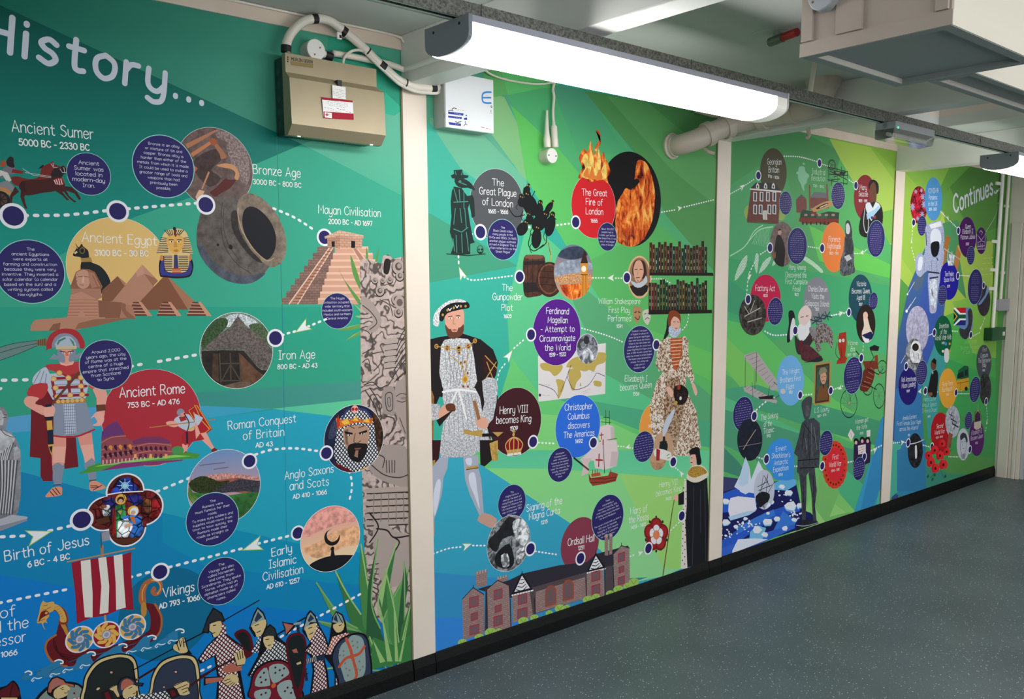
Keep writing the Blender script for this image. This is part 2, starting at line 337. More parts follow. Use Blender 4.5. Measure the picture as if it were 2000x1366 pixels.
# ------------------------------------------------------------------ flat print engine: everything below is ink on a flat panel
def ray(x, y):
    a, b_ = (x - PX0) / F, (y - PY0) / F
    return Vector((RM[0][0] * a + RM[1][0] * b_ + RM[2][0], RM[0][1] * a + RM[1][1] * b_ + RM[2][1], RM[0][2] * a + RM[1][2] * b_ + RM[2][2]))
def W(x, y, Y=WY):            # point of the wall plane y=Y measured in the survey photo
    d = ray(x, y); k = Y / d.y; return (d.x * k, d.z * k + EYE)
def W3(x, y, Y):
    a, c = W(x, y, Y); return (a, Y, c)
GL = {}
def _g():
    src = """A 4|0,0 2,6 4,0|.7,2 3.3,2
B 3.6|0,0 0,6|~0,6 2.2,6 3,5 2.2,3.4 0,3.2|~0,3.2 2.5,3.1 3.5,1.7 2.6,.1 0,0
C 4|~4,5 2.6,6.1 .8,5.2 0,3 .8,.8 2.6,-.1 4,1
D 4|0,0 0,6|~0,6 2.4,5.9 4,4.4 4,1.7 2.4,.1 0,0
E 3.2|3.2,6 0,6 0,0 3.2,0|0,3.1 2.7,3.1
F 3|3,6 0,6 0,0|0,3.1 2.6,3.1
G 4.2|~4,5 2.6,6.1 .8,5.2 0,3 .8,.8 2.6,-.1 4.1,1 4.1,2.7|2.3,2.8 4.2,2.8
H 4|0,0 0,6|4,0 4,6|0,3.1 4,3.1
I 2|1,0 1,6|0,6 2,6|0,0 2,0
J 3|~3,6 3,1.6 2,0 .6,.2 0,1.2
K 3.6|0,0 0,6|3.4,6 0,2.8|1.1,3.6 3.6,0
L 3|0,6 0,0 3,0
M 4.8|0,0 .3,6 2.4,2 4.5,6 4.8,0
N 4|0,0 0,6 4,0 4,6
O 4.6|~2.3,6.1 .6,5.2 0,3 .6,.8 2.3,-.1 4,.8 4.6,3 4,5.2 2.3,6.1
P 3.4|0,0 0,6|~0,6 2.4,6 3.4,4.6 2.4,3 0,2.8
Q 4.6|~2.3,6.1 .6,5.2 0,3 .6,.8 2.3,-.1 4,.8 4.6,3 4,5.2 2.3,6.1|2.8,1.4 4.6,-.6
R 3.6|0,0 0,6|~0,6 2.4,6 3.3,4.6 2.4,3.1 0,2.9|1.6,2.9 3.6,0
S 3.4|~3.2,5.2 1.8,6.1 .3,5.1 .8,3.6 2.6,2.7 3.3,1.3 1.9,-.1 0,.8
T 4|2,0 2,6|0,6 4,6
U 4|~0,6 0,2 .8,.3 2,-.1 3.2,.3 4,2 4,6
V 4|0,6 2,0 4,6
W 5.6|0,6 1.4,0 2.8,4.6 4.2,0 5.6,6
X 3.8|0,0 3.8,6|0,6 3.8,0
Y 3.8|0,6 1.9,3 3.8,6|1.9,3 1.9,0
Z 3.6|0,6 3.6,6 0,0 3.6,0
a 3|~3,3.2 1.7,4.1 .3,3.2 0,1.8 .5,.2 1.8,0 3,1.4|3,4 3,0
b 3|0,6 0,0|~0,1.4 1.3,-.1 2.7,.6 3,2.1 2.5,3.7 1.2,4.1 0,2.8
c 2.8|~2.8,3.4 1.6,4.1 .3,3.3 0,2 .4,.5 1.6,-.1 2.8,.6
d 3|3,6 3,0|~3,1.4 1.7,-.1 .3,.6 0,2.1 .5,3.7 1.8,4.1 3,2.8
e 3|~.1,2.1 2.9,2.2 2.5,3.7 1.3,4.1 .2,3.1 0,1.7 .6,.2 1.8,-.1 2.9,.7
f 2.4|~2.4,5.8 1.5,6.1 .9,5.2 .8,3 .8,0|0,3.9 2,3.9
g 3|~3,3.2 1.7,4.1 .3,3.2 0,1.9 .5,.4 1.8,.2 3,1.5|~3,4 3,.2 2.6,-1.6 1.3,-2.1 .1,-1.4
h 2.8|0,6 0,0|~0,2.6 1,3.9 2.2,3.9 2.8,2.8 2.8,0
i .6|.3,4 .3,0|.3,5.5 .3,5.7
j 1.4|~1.2,4 1.2,-.6 .7,-1.8 0,-2|1.2,5.5 1.2,5.7
k 2.8|0,6 0,0|2.5,3.9 0,1.7|.9,2.5 2.8,0
l .6|.3,6 .3,0
m 4.6|0,4 0,0|~0,2.6 .8,3.9 1.8,3.9 2.3,2.8 2.3,0|~2.3,2.7 3.1,3.9 4.1,3.9 4.6,2.8 4.6,0
n 2.8|0,4 0,0|~0,2.6 1,3.9 2.2,3.9 2.8,2.8 2.8,0
o 3.1|~1.5,4.1 .3,3.3 0,2 .4,.6 1.5,-.1 2.7,.6 3.1,2 2.8,3.3 1.5,4.1
p 3|0,4 0,-2|~0,1.4 1.3,-.1 2.7,.6 3,2.1 2.5,3.7 1.2,4.1 0,2.8
q 3|3,4 3,-2|~3,1.4 1.7,-.1 .3,.6 0,2.1 .5,3.7 1.8,4.1 3,2.8
r 2|0,4 0,0|~0,2.4 .8,3.7 2,3.9
s 2.5|~2.4,3.5 1.3,4.1 .2,3.3 .7,2.4 1.9,1.8 2.4,.8 1.4,-.1 0,.5
t 2.4|~1,5.4 1,1 1.5,.1 2.4,.2|0,3.9 2.3,3.9
u 2.8|~0,4 0,1.2 .6,.1 1.8,0 2.8,1.4|2.8,4 2.8,0
v 2.8|0,4 1.4,0 2.8,4
w 4.2|0,4 1,0 2.1,3.3 3.2,0 4.2,4
x 2.8|0,0 2.8,4|0,4 2.8,0
y 2.8|~0,4 0,1.4 .7,.3 1.8,.2 2.8,1.5|~2.8,4 2.8,.2 2.4,-1.5 1.2,-2 .1,-1.5
z 2.6|0,4 2.6,4 0,0 2.6,0
0 3.8|~1.9,6.1 .4,5 0,3 .4,1 1.9,-.1 3.4,1 3.8,3 3.4,5 1.9,6.1
1 1.6|0,5 1.3,6 1.3,0
2 3.4|~.1,4.8 1.4,6.1 3.1,5.2 2.9,3.6 .1,.1|.1,0 3.4,0
3 3.4|~.1,5.3 1.7,6.1 3.1,5 1.6,3.4|~1.6,3.4 3.4,2.2 2.6,.3 1.2,-.1 0,.9
4 3.8|2.8,0 2.8,6 0,1.6 3.8,1.6
5 3.4|3.1,6 .6,6 .3,3.3|~.3,3.3 2,3.9 3.4,2.6 3,.7 1.5,-.1 0,.7
6 3.4|~2.8,6 1,4.6 .1,2.2 .8,.2 2.2,-.1 3.4,1 3.1,3 1.7,3.7 .2,2.4
7 3.4|0,6 3.4,6 1.1,0
8 3.4|~1.7,6.1 .4,5.3 .5,4 1.7,3.3 3.1,2.5 3.3,.9 1.7,-.1 .1,.9 .3,2.5 1.7,3.3 2.9,4 3,5.3 1.7,6.1
9 3.4|~.6,0 2.4,1.4 3.3,3.8 2.6,5.8 1.2,6.1 0,5 .3,3 1.7,2.3 3.2,3.6
- 2.2|.1,2.6 2.1,2.6
. .6|.3,.1 .3,.3
, .6|.4,.3 .1,-.8
( 1.6|~1.5,6.4 .3,4 .3,1.6 1.5,-.6
) 1.6|~.1,6.4 1.3,4 1.3,1.6 .1,-.6
' .6|.3,6 .2,5
: .6|.3,.2 .3,.4|.3,3 .3,3.2
& 4|4,0 1,4.6 1.6,6 2.6,5 .2,1.6 1,0 2.4,0 4,2.4"""
    for ln in src.split('\n'):
        h, *st = ln.split('|'); ch, w_ = h[0], float(h[2:]); out = []
        for s_ in st:
            sm = s_[0] == '~'; p = [tuple(float(v) for v in q.split(',')) for q in s_.lstrip('~').split()]
            out.append((sm, p))
        GL[ch] = (w_, out)
_g()
def glyph_lines(text, n=4, track=1.1):
    """-> list of polylines (font units, cap height 6), total width"""
    x = 0; out = []
    for ch in text:
        if ch == ' ': x += 2.6; continue
        g = GL.get(ch)
        if not g: x += 2; continue
        for sm, p in g[1]:
            q = [tuple(v) for v in crom([(a, c, 0) for a, c in p], n)] if sm else [(a, c, 0) for a, c in p]
            out.append([(a[0] + x, a[1]) for a in q])
        x += g[0] + track
    return out, x - track
def clip(vs, fs, rc):
    V = []; Fo = []
    for f_ in fs:
        p = [vs[i] for i in f_]
        for ax, lim, sg in ((0, rc[0], 1), (0, rc[1], -1), (1, rc[2], 1), (1, rc[3], -1)):
            o = []
            for i in range(len(p)):
                a, c = p[i - 1], p[i]; ia, ic = (a[ax] - lim) * sg >= 0, (c[ax] - lim) * sg >= 0
                if ia != ic:
                    t = (lim - a[ax]) / (c[ax] - a[ax]); o.append((a[0] + (c[0] - a[0]) * t, a[1] + (c[1] - a[1]) * t))
                if ic: o.append(c)
            p = o
            if not p: break
        if len(p) > 2: Fo.append(list(range(len(V), len(V) + len(p)))); V += p
    return V, Fo
def clip_convex(vs, fs, poly):
    V = []; Fo = []
    for f_ in fs:
        p = [vs[i] for i in f_]
        for i in range(len(poly)):
            (ax, ay), (bx, by) = poly[i], poly[(i + 1) % len(poly)]; o = []
            sd = [(bx - ax) * (y - ay) - (by - ay) * (x - ax) for x, y in p]
            for j in range(len(p)):
                if (sd[j - 1] >= 0) != (sd[j] >= 0):
                    t = sd[j - 1] / (sd[j - 1] - sd[j]); o.append((p[j - 1][0] + (p[j][0] - p[j - 1][0]) * t, p[j - 1][1] + (p[j][1] - p[j - 1][1]) * t))
                if sd[j] >= 0: o.append(p[j])
            p = o
            if not p: break
        if len(p) > 2: Fo.append(list(range(len(V), len(V) + len(p)))); V += p
    return V, Fo
ROUND = {n + '_picture' for n in ('bronze_tools', 'roundhouse', 'landscape', 'crescent', 'fire', 'clock_tower', 'charter', 'factory', 'sinking_ship', 'antarctic_ship', 'moon_walk', 'virus', 'computer', 'train_track')} | {n + '_portrait' for n in ('king', 'playwright', 'explorer', 'fossil_hunter', 'young_queen', 'monarch')}
class Part:
    """one mesh of flat ink; every primitive sits a hair (0.01 mm) above the one before"""
    def __init__(s, canvas, name, label=None, parent=None):
        s.c = canvas; s.v = []; s.f = []; s.col = []; s.mi = []; s.name = name; s.label = label; s.parent = parent; s.obj = None; s.rim = None
    def add(s, vs, fs, col, mi=0, grad=None, step=1.0, yo=None):
        if s.rim and not yo: vs, fs = clip_convex(vs, fs, s.rim)
        if not fs: return
        if s.c.rect and not yo and any(not (s.c.rect[0] <= a <= s.c.rect[1] and s.c.rect[2] <= z <= s.c.rect[3]) for a, z in vs): vs, fs = clip(vs, fs, s.c.rect)
        if not fs: return
        xs = [a for a, z in vs]; zs = [z for a, z in vs]; y = s.c.next(step, (min(xs), max(xs), min(zs), max(zs)))
        b0 = len(s.v)
        s.v += [(a, y - (yo[i] if yo else 0), z) for i, (a, z) in enumerate(vs)]
        for f_ in fs: s.f.append([b0 + i for i in f_]); s.mi.append(mi)
        if grad:
            (h0, h1, d) = grad; c0, c1 = lin(h0), lin(h1); k = [(-z if d == 'v' else a) for a, z in vs]; lo, hi = min(k), max(k) or 1
            s.col += [[c0[j] + (c1[j] - c0[j]) * (q - lo) / max(hi - lo, 1e-6) for j in range(3)] for q in k]
        else: s.col += [lin(col)] * len(vs)
    def done(s):
        if not s.f: return None
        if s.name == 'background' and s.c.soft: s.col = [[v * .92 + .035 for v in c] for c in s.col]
        kind = {'dotted_trail': 1, 'disc_wording': 1, 'door_lettering': 1, 'faint_wording': 1}.get(s.name)
        me = bpy.data.meshes.new(s.name); me.from_pydata(s.v, [], s.f)
        ca = me.color_attributes.new('Col', 'FLOAT_COLOR', 'POINT')
        flat = []
        for c in s.col: flat += [c[0], c[1], c[2], 1]
        ca.data.foreach_set('color', flat)
        used = sorted(set(s.mi)); mp = {m: i for i, m in enumerate(used)}
        for m in used: me.materials.append(INK[m])
        me.polygons.foreach_set('material_index', [mp[m] for m in s.mi]); me.update()
        for p in me.polygons:
            if p.normal.y > 0: p.flip()
        o = bpy.data.objects.new(s.name, me); COL.objects.link(o); s.obj = o
        par = s.parent.obj if isinstance(s.parent, Part) else (s.parent or s.c.root)
        o.parent = par
        if par: o.matrix_parent_inverse = par.matrix_world.inverted() if par.type == 'EMPTY' and False else Matrix.Translation(-s.c.root.location)
        if isinstance(s.parent, Part): o.matrix_parent_inverse = Matrix.Identity(4)
        if s.label: o['label'] = s.label
        if kind: o['kind'] = 'stuff'
        return o
class Canvas:
    def __init__(s, root, y, rect=None): s.root = root; s.y = y; s.lv = []; s.rect = rect; s.soft = False
    def next(s, k, bb):      # one step above whatever ink already lies under this box
        a, c, e, f = bb; L0 = 0
        for p, q_, r, t, l in s.lv:
            if l > L0 and p < c and a < q_ and r < f and e < t: L0 = l
        L0 += k; s.lv.append((a, c, e, f, L0)); return s.y - 1.3e-5 * L0
def ink(name, kind):
    m = bpy.data.materials.new(name); m.use_nodes = True; nt = m.node_tree; b = nt.nodes['Principled BSDF']
    b.inputs['Roughness'].default_value = .5; b.inputs['Specular IOR Level'].default_value = .14
    at = nt.nodes.new('ShaderNodeAttribute'); at.attribute_name = 'Col'; out = at.outputs['Color']
    ge = nt.nodes.new('ShaderNodeNewGeometry'); mp = nt.nodes.new('ShaderNodeMapping'); nt.links.new(ge.outputs['Position'], mp.inputs[0])
    def mul(o, fac, lo, hi, p0=.3, p1=.7, interp='LINEAR', tint=None):
        r = nt.nodes.new('ShaderNodeValToRGB'); r.color_ramp.interpolation = interp
        e = r.color_ramp.elements; e[0].position = p0; e[1].position = p1
        e[0].color = (lo, lo, lo, 1) if not tint else tint + (1,); e[1].color = (hi, hi, hi, 1)
        nt.links.new(fac, r.inputs[0]); mx = nt.nodes.new('ShaderNodeMix'); mx.data_type = 'RGBA'; mx.blend_type = 'MULTIPLY'; mx.inputs['Factor'].default_value = 1
        nt.links.new(o, mx.inputs['A']); nt.links.new(r.outputs[0], mx.inputs['B']); return mx.outputs['Result']
    def noise(sc, det=6, dist=0, rough=.6):
        n = nt.nodes.new('ShaderNodeTexNoise'); n.inputs['Scale'].default_value = sc; n.inputs['Detail'].default_value = det
        n.inputs['Distortion'].default_value = dist; n.inputs['Roughness'].default_value = rough; nt.links.new(mp.outputs[0], n.inputs['Vector']); return n.outputs['Fac']
    def wave(sc, dist=0, ds=1, bands='BANDS', d='Z'):
        n = nt.nodes.new('ShaderNodeTexWave'); n.wave_type = bands; n.bands_direction = d; n.inputs['Scale'].default_value = sc
        n.inputs['Distortion'].default_value = dist; n.inputs['Detail Scale'].default_value = ds; n.inputs['Detail'].default_value = 3
        nt.links.new(mp.outputs[0], n.inputs['Vector']); return n.outputs['Fac']
    def vor(sc, f='F1', o='Distance'):
        n = nt.nodes.new('ShaderNodeTexVoronoi'); n.feature = f; n.inputs['Scale'].default_value = sc; nt.links.new(mp.outputs[0], n.inputs['Vector']); return n.outputs[o]
    if kind == 'mottle': out = mul(out, noise(45), .66, 1.28, .35, .65)
    if kind == 'fine': out = mul(out, noise(160, 4), .55, 1.3, .4, .62)
    if kind == 'stone': out = mul(mul(out, wave(4.5, 26, 2.0), .22, 1.12, .04, .34), noise(60), .8, 1.2)
    if kind == 'thatch': out = mul(mul(out, noise(180, 3, 0), .5, 1.4, .35, .65), noise(20), .8, 1.15)
    if kind == 'brick':
        n = nt.nodes.new('ShaderNodeTexBrick'); n.inputs['Scale'].default_value = 1; mp.inputs['Rotation'].default_value = (math.radians(90), 0, 0)
        n.inputs['Brick Width'].default_value = .020; n.inputs['Row Height'].default_value = .0085; n.inputs['Mortar Size'].default_value = .0012
        n.inputs['Color1'].default_value = (1, 1, 1, 1); n.inputs['Color2'].default_value = (.8, .8, .8, 1); n.inputs['Mortar'].default_value = (.62, .58, .62, 1)
        nt.links.new(mp.outputs[0], n.inputs['Vector']); mx = nt.nodes.new('ShaderNodeMix'); mx.data_type = 'RGBA'; mx.blend_type = 'MULTIPLY'; mx.inputs['Factor'].default_value = 1
        nt.links.new(out, mx.inputs['A']); nt.links.new(n.outputs['Color'], mx.inputs['B']); out = mx.outputs['Result']
    if kind == 'mail':      # white diamonds in a dark lattice
        sx = nt.nodes.new('ShaderNodeSeparateXYZ'); nt.links.new(mp.outputs[0], sx.inputs[0]); outs = []
        for sg in (1, -1):
            a = nt.nodes.new('ShaderNodeMath'); a.operation = 'MULTIPLY'; a.inputs[1].default_value = 1.15 * sg; nt.links.new(sx.outputs['X'], a.inputs[0])
            c = nt.nodes.new('ShaderNodeMath'); c.operation = 'ADD'; nt.links.new(a.outputs[0], c.inputs[0]); nt.links.new(sx.outputs['Z'], c.inputs[1])
            d_ = nt.nodes.new('ShaderNodeMath'); d_.operation = 'MULTIPLY'; d_.inputs[1].default_value = 62; nt.links.new(c.outputs[0], d_.inputs[0])
            e_ = nt.nodes.new('ShaderNodeMath'); e_.operation = 'FRACT'; nt.links.new(d_.outputs[0], e_.inputs[0])
            g_ = nt.nodes.new('ShaderNodeMath'); g_.operation = 'GREATER_THAN'; g_.inputs[1].default_value = .36; nt.links.new(e_.outputs[0], g_.inputs[0]); outs.append(g_.outputs[0])
        m2 = nt.nodes.new('ShaderNodeMath'); m2.operation = 'MULTIPLY'; nt.links.new(outs[0], m2.inputs[0]); nt.links.new(outs[1], m2.inputs[1])
        mx = nt.nodes.new('ShaderNodeMix'); mx.data_type = 'RGBA'; nt.links.new(m2.outputs[0], mx.inputs['Factor']); nt.links.new(out, mx.inputs['A']); mx.inputs['B'].default_value = (.83, .83, .84, 1); out = mx.outputs['Result']
    if kind == 'fire':
        n = nt.nodes.new('ShaderNodeValToRGB'); cr = n.color_ramp; cr.elements[0].position = .32; cr.elements[0].color = (.05, .004, .002, 1); cr.elements[1].position = .68; cr.elements[1].color = (1, .62, .16, 1)
        e = cr.elements.new(.45); e.color = (.62, .07, .01, 1); e = cr.elements.new(.56); e.color = (.95, .24, .03, 1)
        mp.inputs['Scale'].default_value = (1, 1, .45); nt.links.new(noise(26, 8, 1.4), n.inputs[0]); out = n.outputs[0]
    if kind == 'vivid':     # patchy multi-colour: painted glass, virus picture
        mp.inputs['Scale'].default_value = (1, 1, 1); out = mul(mul(out, vor(38, 'DISTANCE_TO_EDGE'), .05, 1, .02, .08), noise(30, 2, 0), .35, 1.7, .38, .6)
    if kind == 'photo': out = mul(out, noise(30, 5, 1.0), .2, 1.6, .40, .62)       # high contrast monochrome engraving
    if kind == 'weave': out = mul(out, noise(75, 2, 1.2), 0, 1.25, .46, .52, tint=(.36, .2, .11))
    nt.links.new(out, b.inputs['Base Color']); return m
INK = [ink('print_' + k, k) for k in ('flat', 'mottle', 'fine', 'stone', 'thatch', 'brick', 'mail', 'fire', 'vivid', 'photo', 'weave')]
FLAT, MOT, FINE, STONE, THATCH, BRICK, MAIL, FIRE, VIVID, PHOTO, WEAVE = range(11)
CUR = None; ORG = (0, 0, 1.0); CV = None
def org(x, y, s): 
    global ORG; ORG = (x, y, s)
def q(x, y): return (ORG[0] + x / ORG[2], ORG[1] + y / ORG[2])
def part(name, label=None, parent=None):
    global CUR
    if CUR: CUR.done()
    CUR = Part(CV, name, label, parent); return CUR
def end():
    global CUR
    if CUR: CUR.done()
    CUR = None
def pts(s_):
    if not isinstance(s_, str): return [q(*p) for p in s_]
    return [q(*(float(v) for v in p.split(','))) for p in s_.split()]
def _c(col):
    for ch, d in (('>', 'v'), ('|', 'h')):
        if ch in col: a, c = col.split(ch); return a, (a, c, d)
    return col, None
def P_(col, s_, m=0, sm=0):
    p = [W(*a) for a in pts(s_)]
    if sm: p = [(a.x, a.y) for a in crom([(x, z, 0) for x, z in p], sm if sm > 1 else 6, True)]
    c, g = _c(col); CUR.add(p, [list(range(len(p)))], c, m, g)
def vs(x, y, h):               # real height of a vertical stretch of h photo pixels at (x, y)
    return (W(x, y - h / 2)[1] - W(x, y + h / 2)[1])
def C_(col, x, y, r, m=0, n=64, ring=None, a0=0, a1=1.0):
    x, y = q(x, y); r = vs(x, y, 2 * r / ORG[2]) / 2; cx, cz = W(x, y); c, g = _c(col)
    k = [(cx + r * math.cos(2 * math.pi * i / n), cz + r * math.sin(2 * math.pi * i / n)) for i in range(n)]
    if ring:
        if ring > 0: CUR.add([(cx + (u - cx) * (1 + ring), cz + (v - cz) * (1 + ring)) for u, v in k], [list(range(n))], 'f0f2f6', 0)
    CUR.add(k, [list(range(n))], c, m, g)
    if CUR.name in ROUND and not CUR.rim: CUR.rim = k
def E_(col, x, y, rx, ry, rot=0, m=0, n=32):
    cr, sr = math.cos(math.radians(rot)), math.sin(math.radians(rot)); p = []
    for i in range(n):
        a = 2 * math.pi * i / n; u, v = rx * math.cos(a), ry * math.sin(a); p.append(W(*q(x + u * cr - v * sr, y + u * sr + v * cr)))
    c, g = _c(col); CUR.add(p, [list(range(n))], c, m, g)
    if CUR.name in ROUND and not CUR.rim: CUR.rim = p[::-1]
def ribbon(p, w_, caps=True):
    """2-D polyline -> vertex list, faces (one strip with round ends)"""
    V = []; Fc = []; n = len(p); h = w_ / 2
    D = []
    for i in range(n):
        a = p[max(i - 1, 0)]; c = p[min(i + 1, n - 1)]; dx, dy = c[0] - a[0], c[1] - a[1]; l = math.hypot(dx, dy) or 1; D.append((dx / l, dy / l))
    for i in range(n):
        dx, dy = D[i]; k = 1.0
        if 0 < i < n - 1:
            ax, ay = p[i][0] - p[i - 1][0], p[i][1] - p[i - 1][1]; bx, by = p[i + 1][0] - p[i][0], p[i + 1][1] - p[i][1]
            la, lb = math.hypot(ax, ay) or 1, math.hypot(bx, by) or 1; cs = (ax * bx + ay * by) / la / lb; k = min(1.8, 1 / max(.3, math.sqrt(max(0, (1 + cs) / 2))))
        V += [(p[i][0] - dy * h * k, p[i][1] + dx * h * k), (p[i][0] + dy * h * k, p[i][1] - dx * h * k)]
    for i in range(n - 1): Fc.append([2 * i, 2 * i + 1, 2 * i + 3, 2 * i + 2])
    if caps:
        for e, sg in ((0, -1), (n - 1, 1)):
            dx, dy = D[e]; b0 = len(V); c = []
            for j in range(1, 4):
                a = math.pi * j / 4; V.append((p[e][0] + h * (-dy * math.cos(a) + sg * dx * math.sin(a)), p[e][1] + h * (dx * math.cos(a) + sg * dy * math.sin(a)))); c.append(b0 + j - 1)
            Fc.append([2 * e] + c + [2 * e + 1])
    return V, Fc
def lines(polys, w_, col, caps=True, mi=0):
    buckets = [([], []) for _ in range(4)]      # neighbouring strokes never share one plane
    for j, p in enumerate(polys):
        V, Fc = buckets[j % 4]; v, f_ = ribbon(p, w_, caps); b0 = len(V); V += v; Fc += [[b0 + i for i in g] for g in f_]
    for j, (V, Fc) in enumerate(buckets):
        if V: CUR.add(V, Fc, col, mi, step=.6 if j else 1.2)
def bold(polys, w_, col):
    for p in polys:                              # broad round-ended strokes, piece by piece
        for i in range(len(p) - 1):
            v, f_ = ribbon([p[i], p[i + 1]], w_, False); CUR.add(v, f_, col, step=.5)
        for x, z in p:
            CUR.add([(x + w_ / 2 * math.cos(a * math.pi / 8), z + w_ / 2 * math.sin(a * math.pi / 8)) for a in range(16)], [list(range(16))], col, step=.5)
def L(col, s_, wpx, sm=0, closed=False):
    p0 = pts(s_); wr = vs(*p0[0], wpx / ORG[2]); p = [W(*a) for a in p0]
    if sm: p = [(a.x, a.y) for a in crom([(x, z, 0) for x, z in p], 6, closed)]
    if closed: p = p + [p[0]]
    lines([p], wr, col)
def multi(col, ss, wpx, sm=0):
    for s_ in ss.split(';'): L(col, s_.strip(), wpx, sm)
def dash(s_, wpx=9, gap=2.1, col='f2f2f6', ln=1.85, sm=1):
    p0 = pts(s_); wr = vs(*p0[0], wpx / ORG[2]); wr1 = vs(*p0[-1], wpx / ORG[2]); wr = (wr + wr1) / 2; p = [W(*a) for a in p0]
    if sm and len(p) > 2: p = [(a.x, a.y) for a in crom([(x, z, 0) for x, z in p], 10)]
    out = []; step = wr * gap * 1.35; d = 0; nxt = 0
    for a, c in zip(p, p[1:]):
        l = math.hypot(c[0] - a[0], c[1] - a[1]); ux, uy = ((c[0] - a[0]) / l, (c[1] - a[1]) / l) if l else (0, 0)
        while nxt <= d + l and l:
            t = nxt - d; x, y = a[0] + ux * t, a[1] + uy * t; e = wr * (ln - 1) / 2
            out.append([(x - ux * e, y - uy * e), (x + ux * e, y + uy * e)]) ; nxt += step
        d += l
    lines(out, wr, col)
def arrow(x, y, r, deg):
    """navigation arrow head pointing deg (0 right, 90 up) on the wall"""
    x, y = q(x, y); h = vs(x, y, r / ORG[2]); cx, cz = W(x, y); a = math.radians(deg); ca, sa = math.cos(a), math.sin(a)
    for k, col in ((1.22, 'a8cf5a'), (1.0, 'f2f3f8')):
        pp = [(1, 0), (-.75, .62), (-.35, 0), (-.75, -.62)]
        CUR.add([(cx + h * k * (u * ca - v * sa), cz + h * k * (u * sa + v * ca)) for u, v in pp], [[0, 1, 2], [0, 2, 3]], col)
def lettering(polys, w_, col):
    V = []; Fc = []; yo = []; k = 0
    for p in polys:
        for i in range(len(p) - 1):
            v, f_ = ribbon([p[i], p[i + 1]], w_, False); b0 = len(V); V += v; Fc += [[b0 + j for j in g] for g in f_]; yo += [k * 4e-6] * len(v); k += 1
        for x, z in p[::1] if len(p) < 4 else [p[0], p[-1]] + p[1:-1:2]:
            b0 = len(V); V += [(x + w_ / 2 * math.cos(a * math.pi / 5), z + w_ / 2 * math.sin(a * math.pi / 5)) for a in range(10)]; Fc.append(list(range(b0, b0 + 10))); yo += [k * 4e-6] * 10; k += 1
    CUR.add(V, Fc, col, 0, None, 1.5 + k * 4e-6 / 1.3e-5, [v - k * 4e-6 for v in yo])     # every piece a hair above the last, never level
def text(s_, x0, y0, x1, y1, cap, w_=.55, col='f3f4f6', Yp=None, n=4, track=1.1):
    """baseline from (x0,y0) to (x1,y1), cap height in photo px"""
    x0, y0 = q(x0, y0); x1, y1 = q(x1, y1); a = W(x0, y0); c = W(x1, y1); sy = vs((x0 + x1) / 2, (y0 + y1) / 2, cap / ORG[2]) / 6
    Ls, tw = glyph_lines(s_, n, track); l = math.hypot(c[0] - a[0], c[1] - a[1]); sx = l / tw; ux, uy = (c[0] - a[0]) / l, (c[1] - a[1]) / l
    out = [[(a[0] + ux * u * sx - uy * v * sy, a[1] + uy * u * sx + ux * v * sy) for u, v in p] for p in Ls]
    (lettering if w_ > .6 else lines)(out, (1.02 if w_ > .6 else 1.15) * w_ * min(sy, sx * 1.25), col)
def ctext(s_, x, y, cap, ratio=.95, rot=0, w_=.55, col='f3f4f6', n=3, track=1.1):
    """centred line: baseline middle at (x,y)"""
    x, y = q(x, y); c = W(x, y); sy = vs(x, y, cap / ORG[2]) / 6; sx = sy * ratio; Ls, tw = glyph_lines(s_, n, track)
    a = math.radians(rot); ux, uy = math.cos(a), math.sin(a)
    out = [[(c[0] + ux * (u - tw / 2) * sx - uy * v * sy, c[1] + uy * (u - tw / 2) * sx + ux * v * sy) for u, v in p] for p in Ls]
    lines(out, 1.12 * w_ * sy, col)
def words(rows, x, y, step, cap, rot=0, col='a09ecb', seed=1):
    """rows of tiny unreadable wording as broken hairlines: rows = relative widths (px)"""
    rr = random.Random(seed); x, y = q(x, y); c = W(x, y); st = vs(x, y, step / ORG[2]); h = vs(x, y, cap / ORG[2]); a = math.radians(rot); ux, uy = math.cos(a), math.sin(a); out = []
    for i, wd in enumerate(rows):
        wd = h * wd; t = -wd / 2; yy = -(i - (len(rows) - 1) / 2) * st
        while t < wd / 2:
            e = min(wd / 2, t + h * rr.uniform(1.2, 3.6)); out.append([(c[0] + ux * t - uy * yy, c[1] + uy * t + ux * yy), (c[0] + ux * e - uy * yy, c[1] + uy * e + ux * yy)]); t = e + h * 1.1
    lines(out, h * .32, col, caps=False)
def heading(s_, x0, y0, x1, y1, cap, w_, col, track, skip=''):
    x0, y0 = q(x0, y0); x1, y1 = q(x1, y1); a = W(x0, y0); c = W(x1, y1); sy = vs((x0 + x1) / 2, (y0 + y1) / 2, cap / ORG[2]) / 6
    _, tw = glyph_lines(s_, 12, track); l = math.hypot(c[0] - a[0], c[1] - a[1]); sx = l / tw; ux, uy = (c[0] - a[0]) / l, (c[1] - a[1]) / l; X = 0
    for ch in s_:
        Ls, tw = glyph_lines(ch, 12, track); part('heading_letter')
        bold([[(a[0] + ux * (u + X) * sx - uy * v * sy, a[1] + uy * (u + X) * sx + ux * v * sy) for u, v in p] for p in Ls], w_ * sy, col); X += tw + track
def marker(x, y, r, label=None):
    part('date_marker', label); C_('f1f1f8', x, y, r); C_('2a2463', x, y, r * .76)
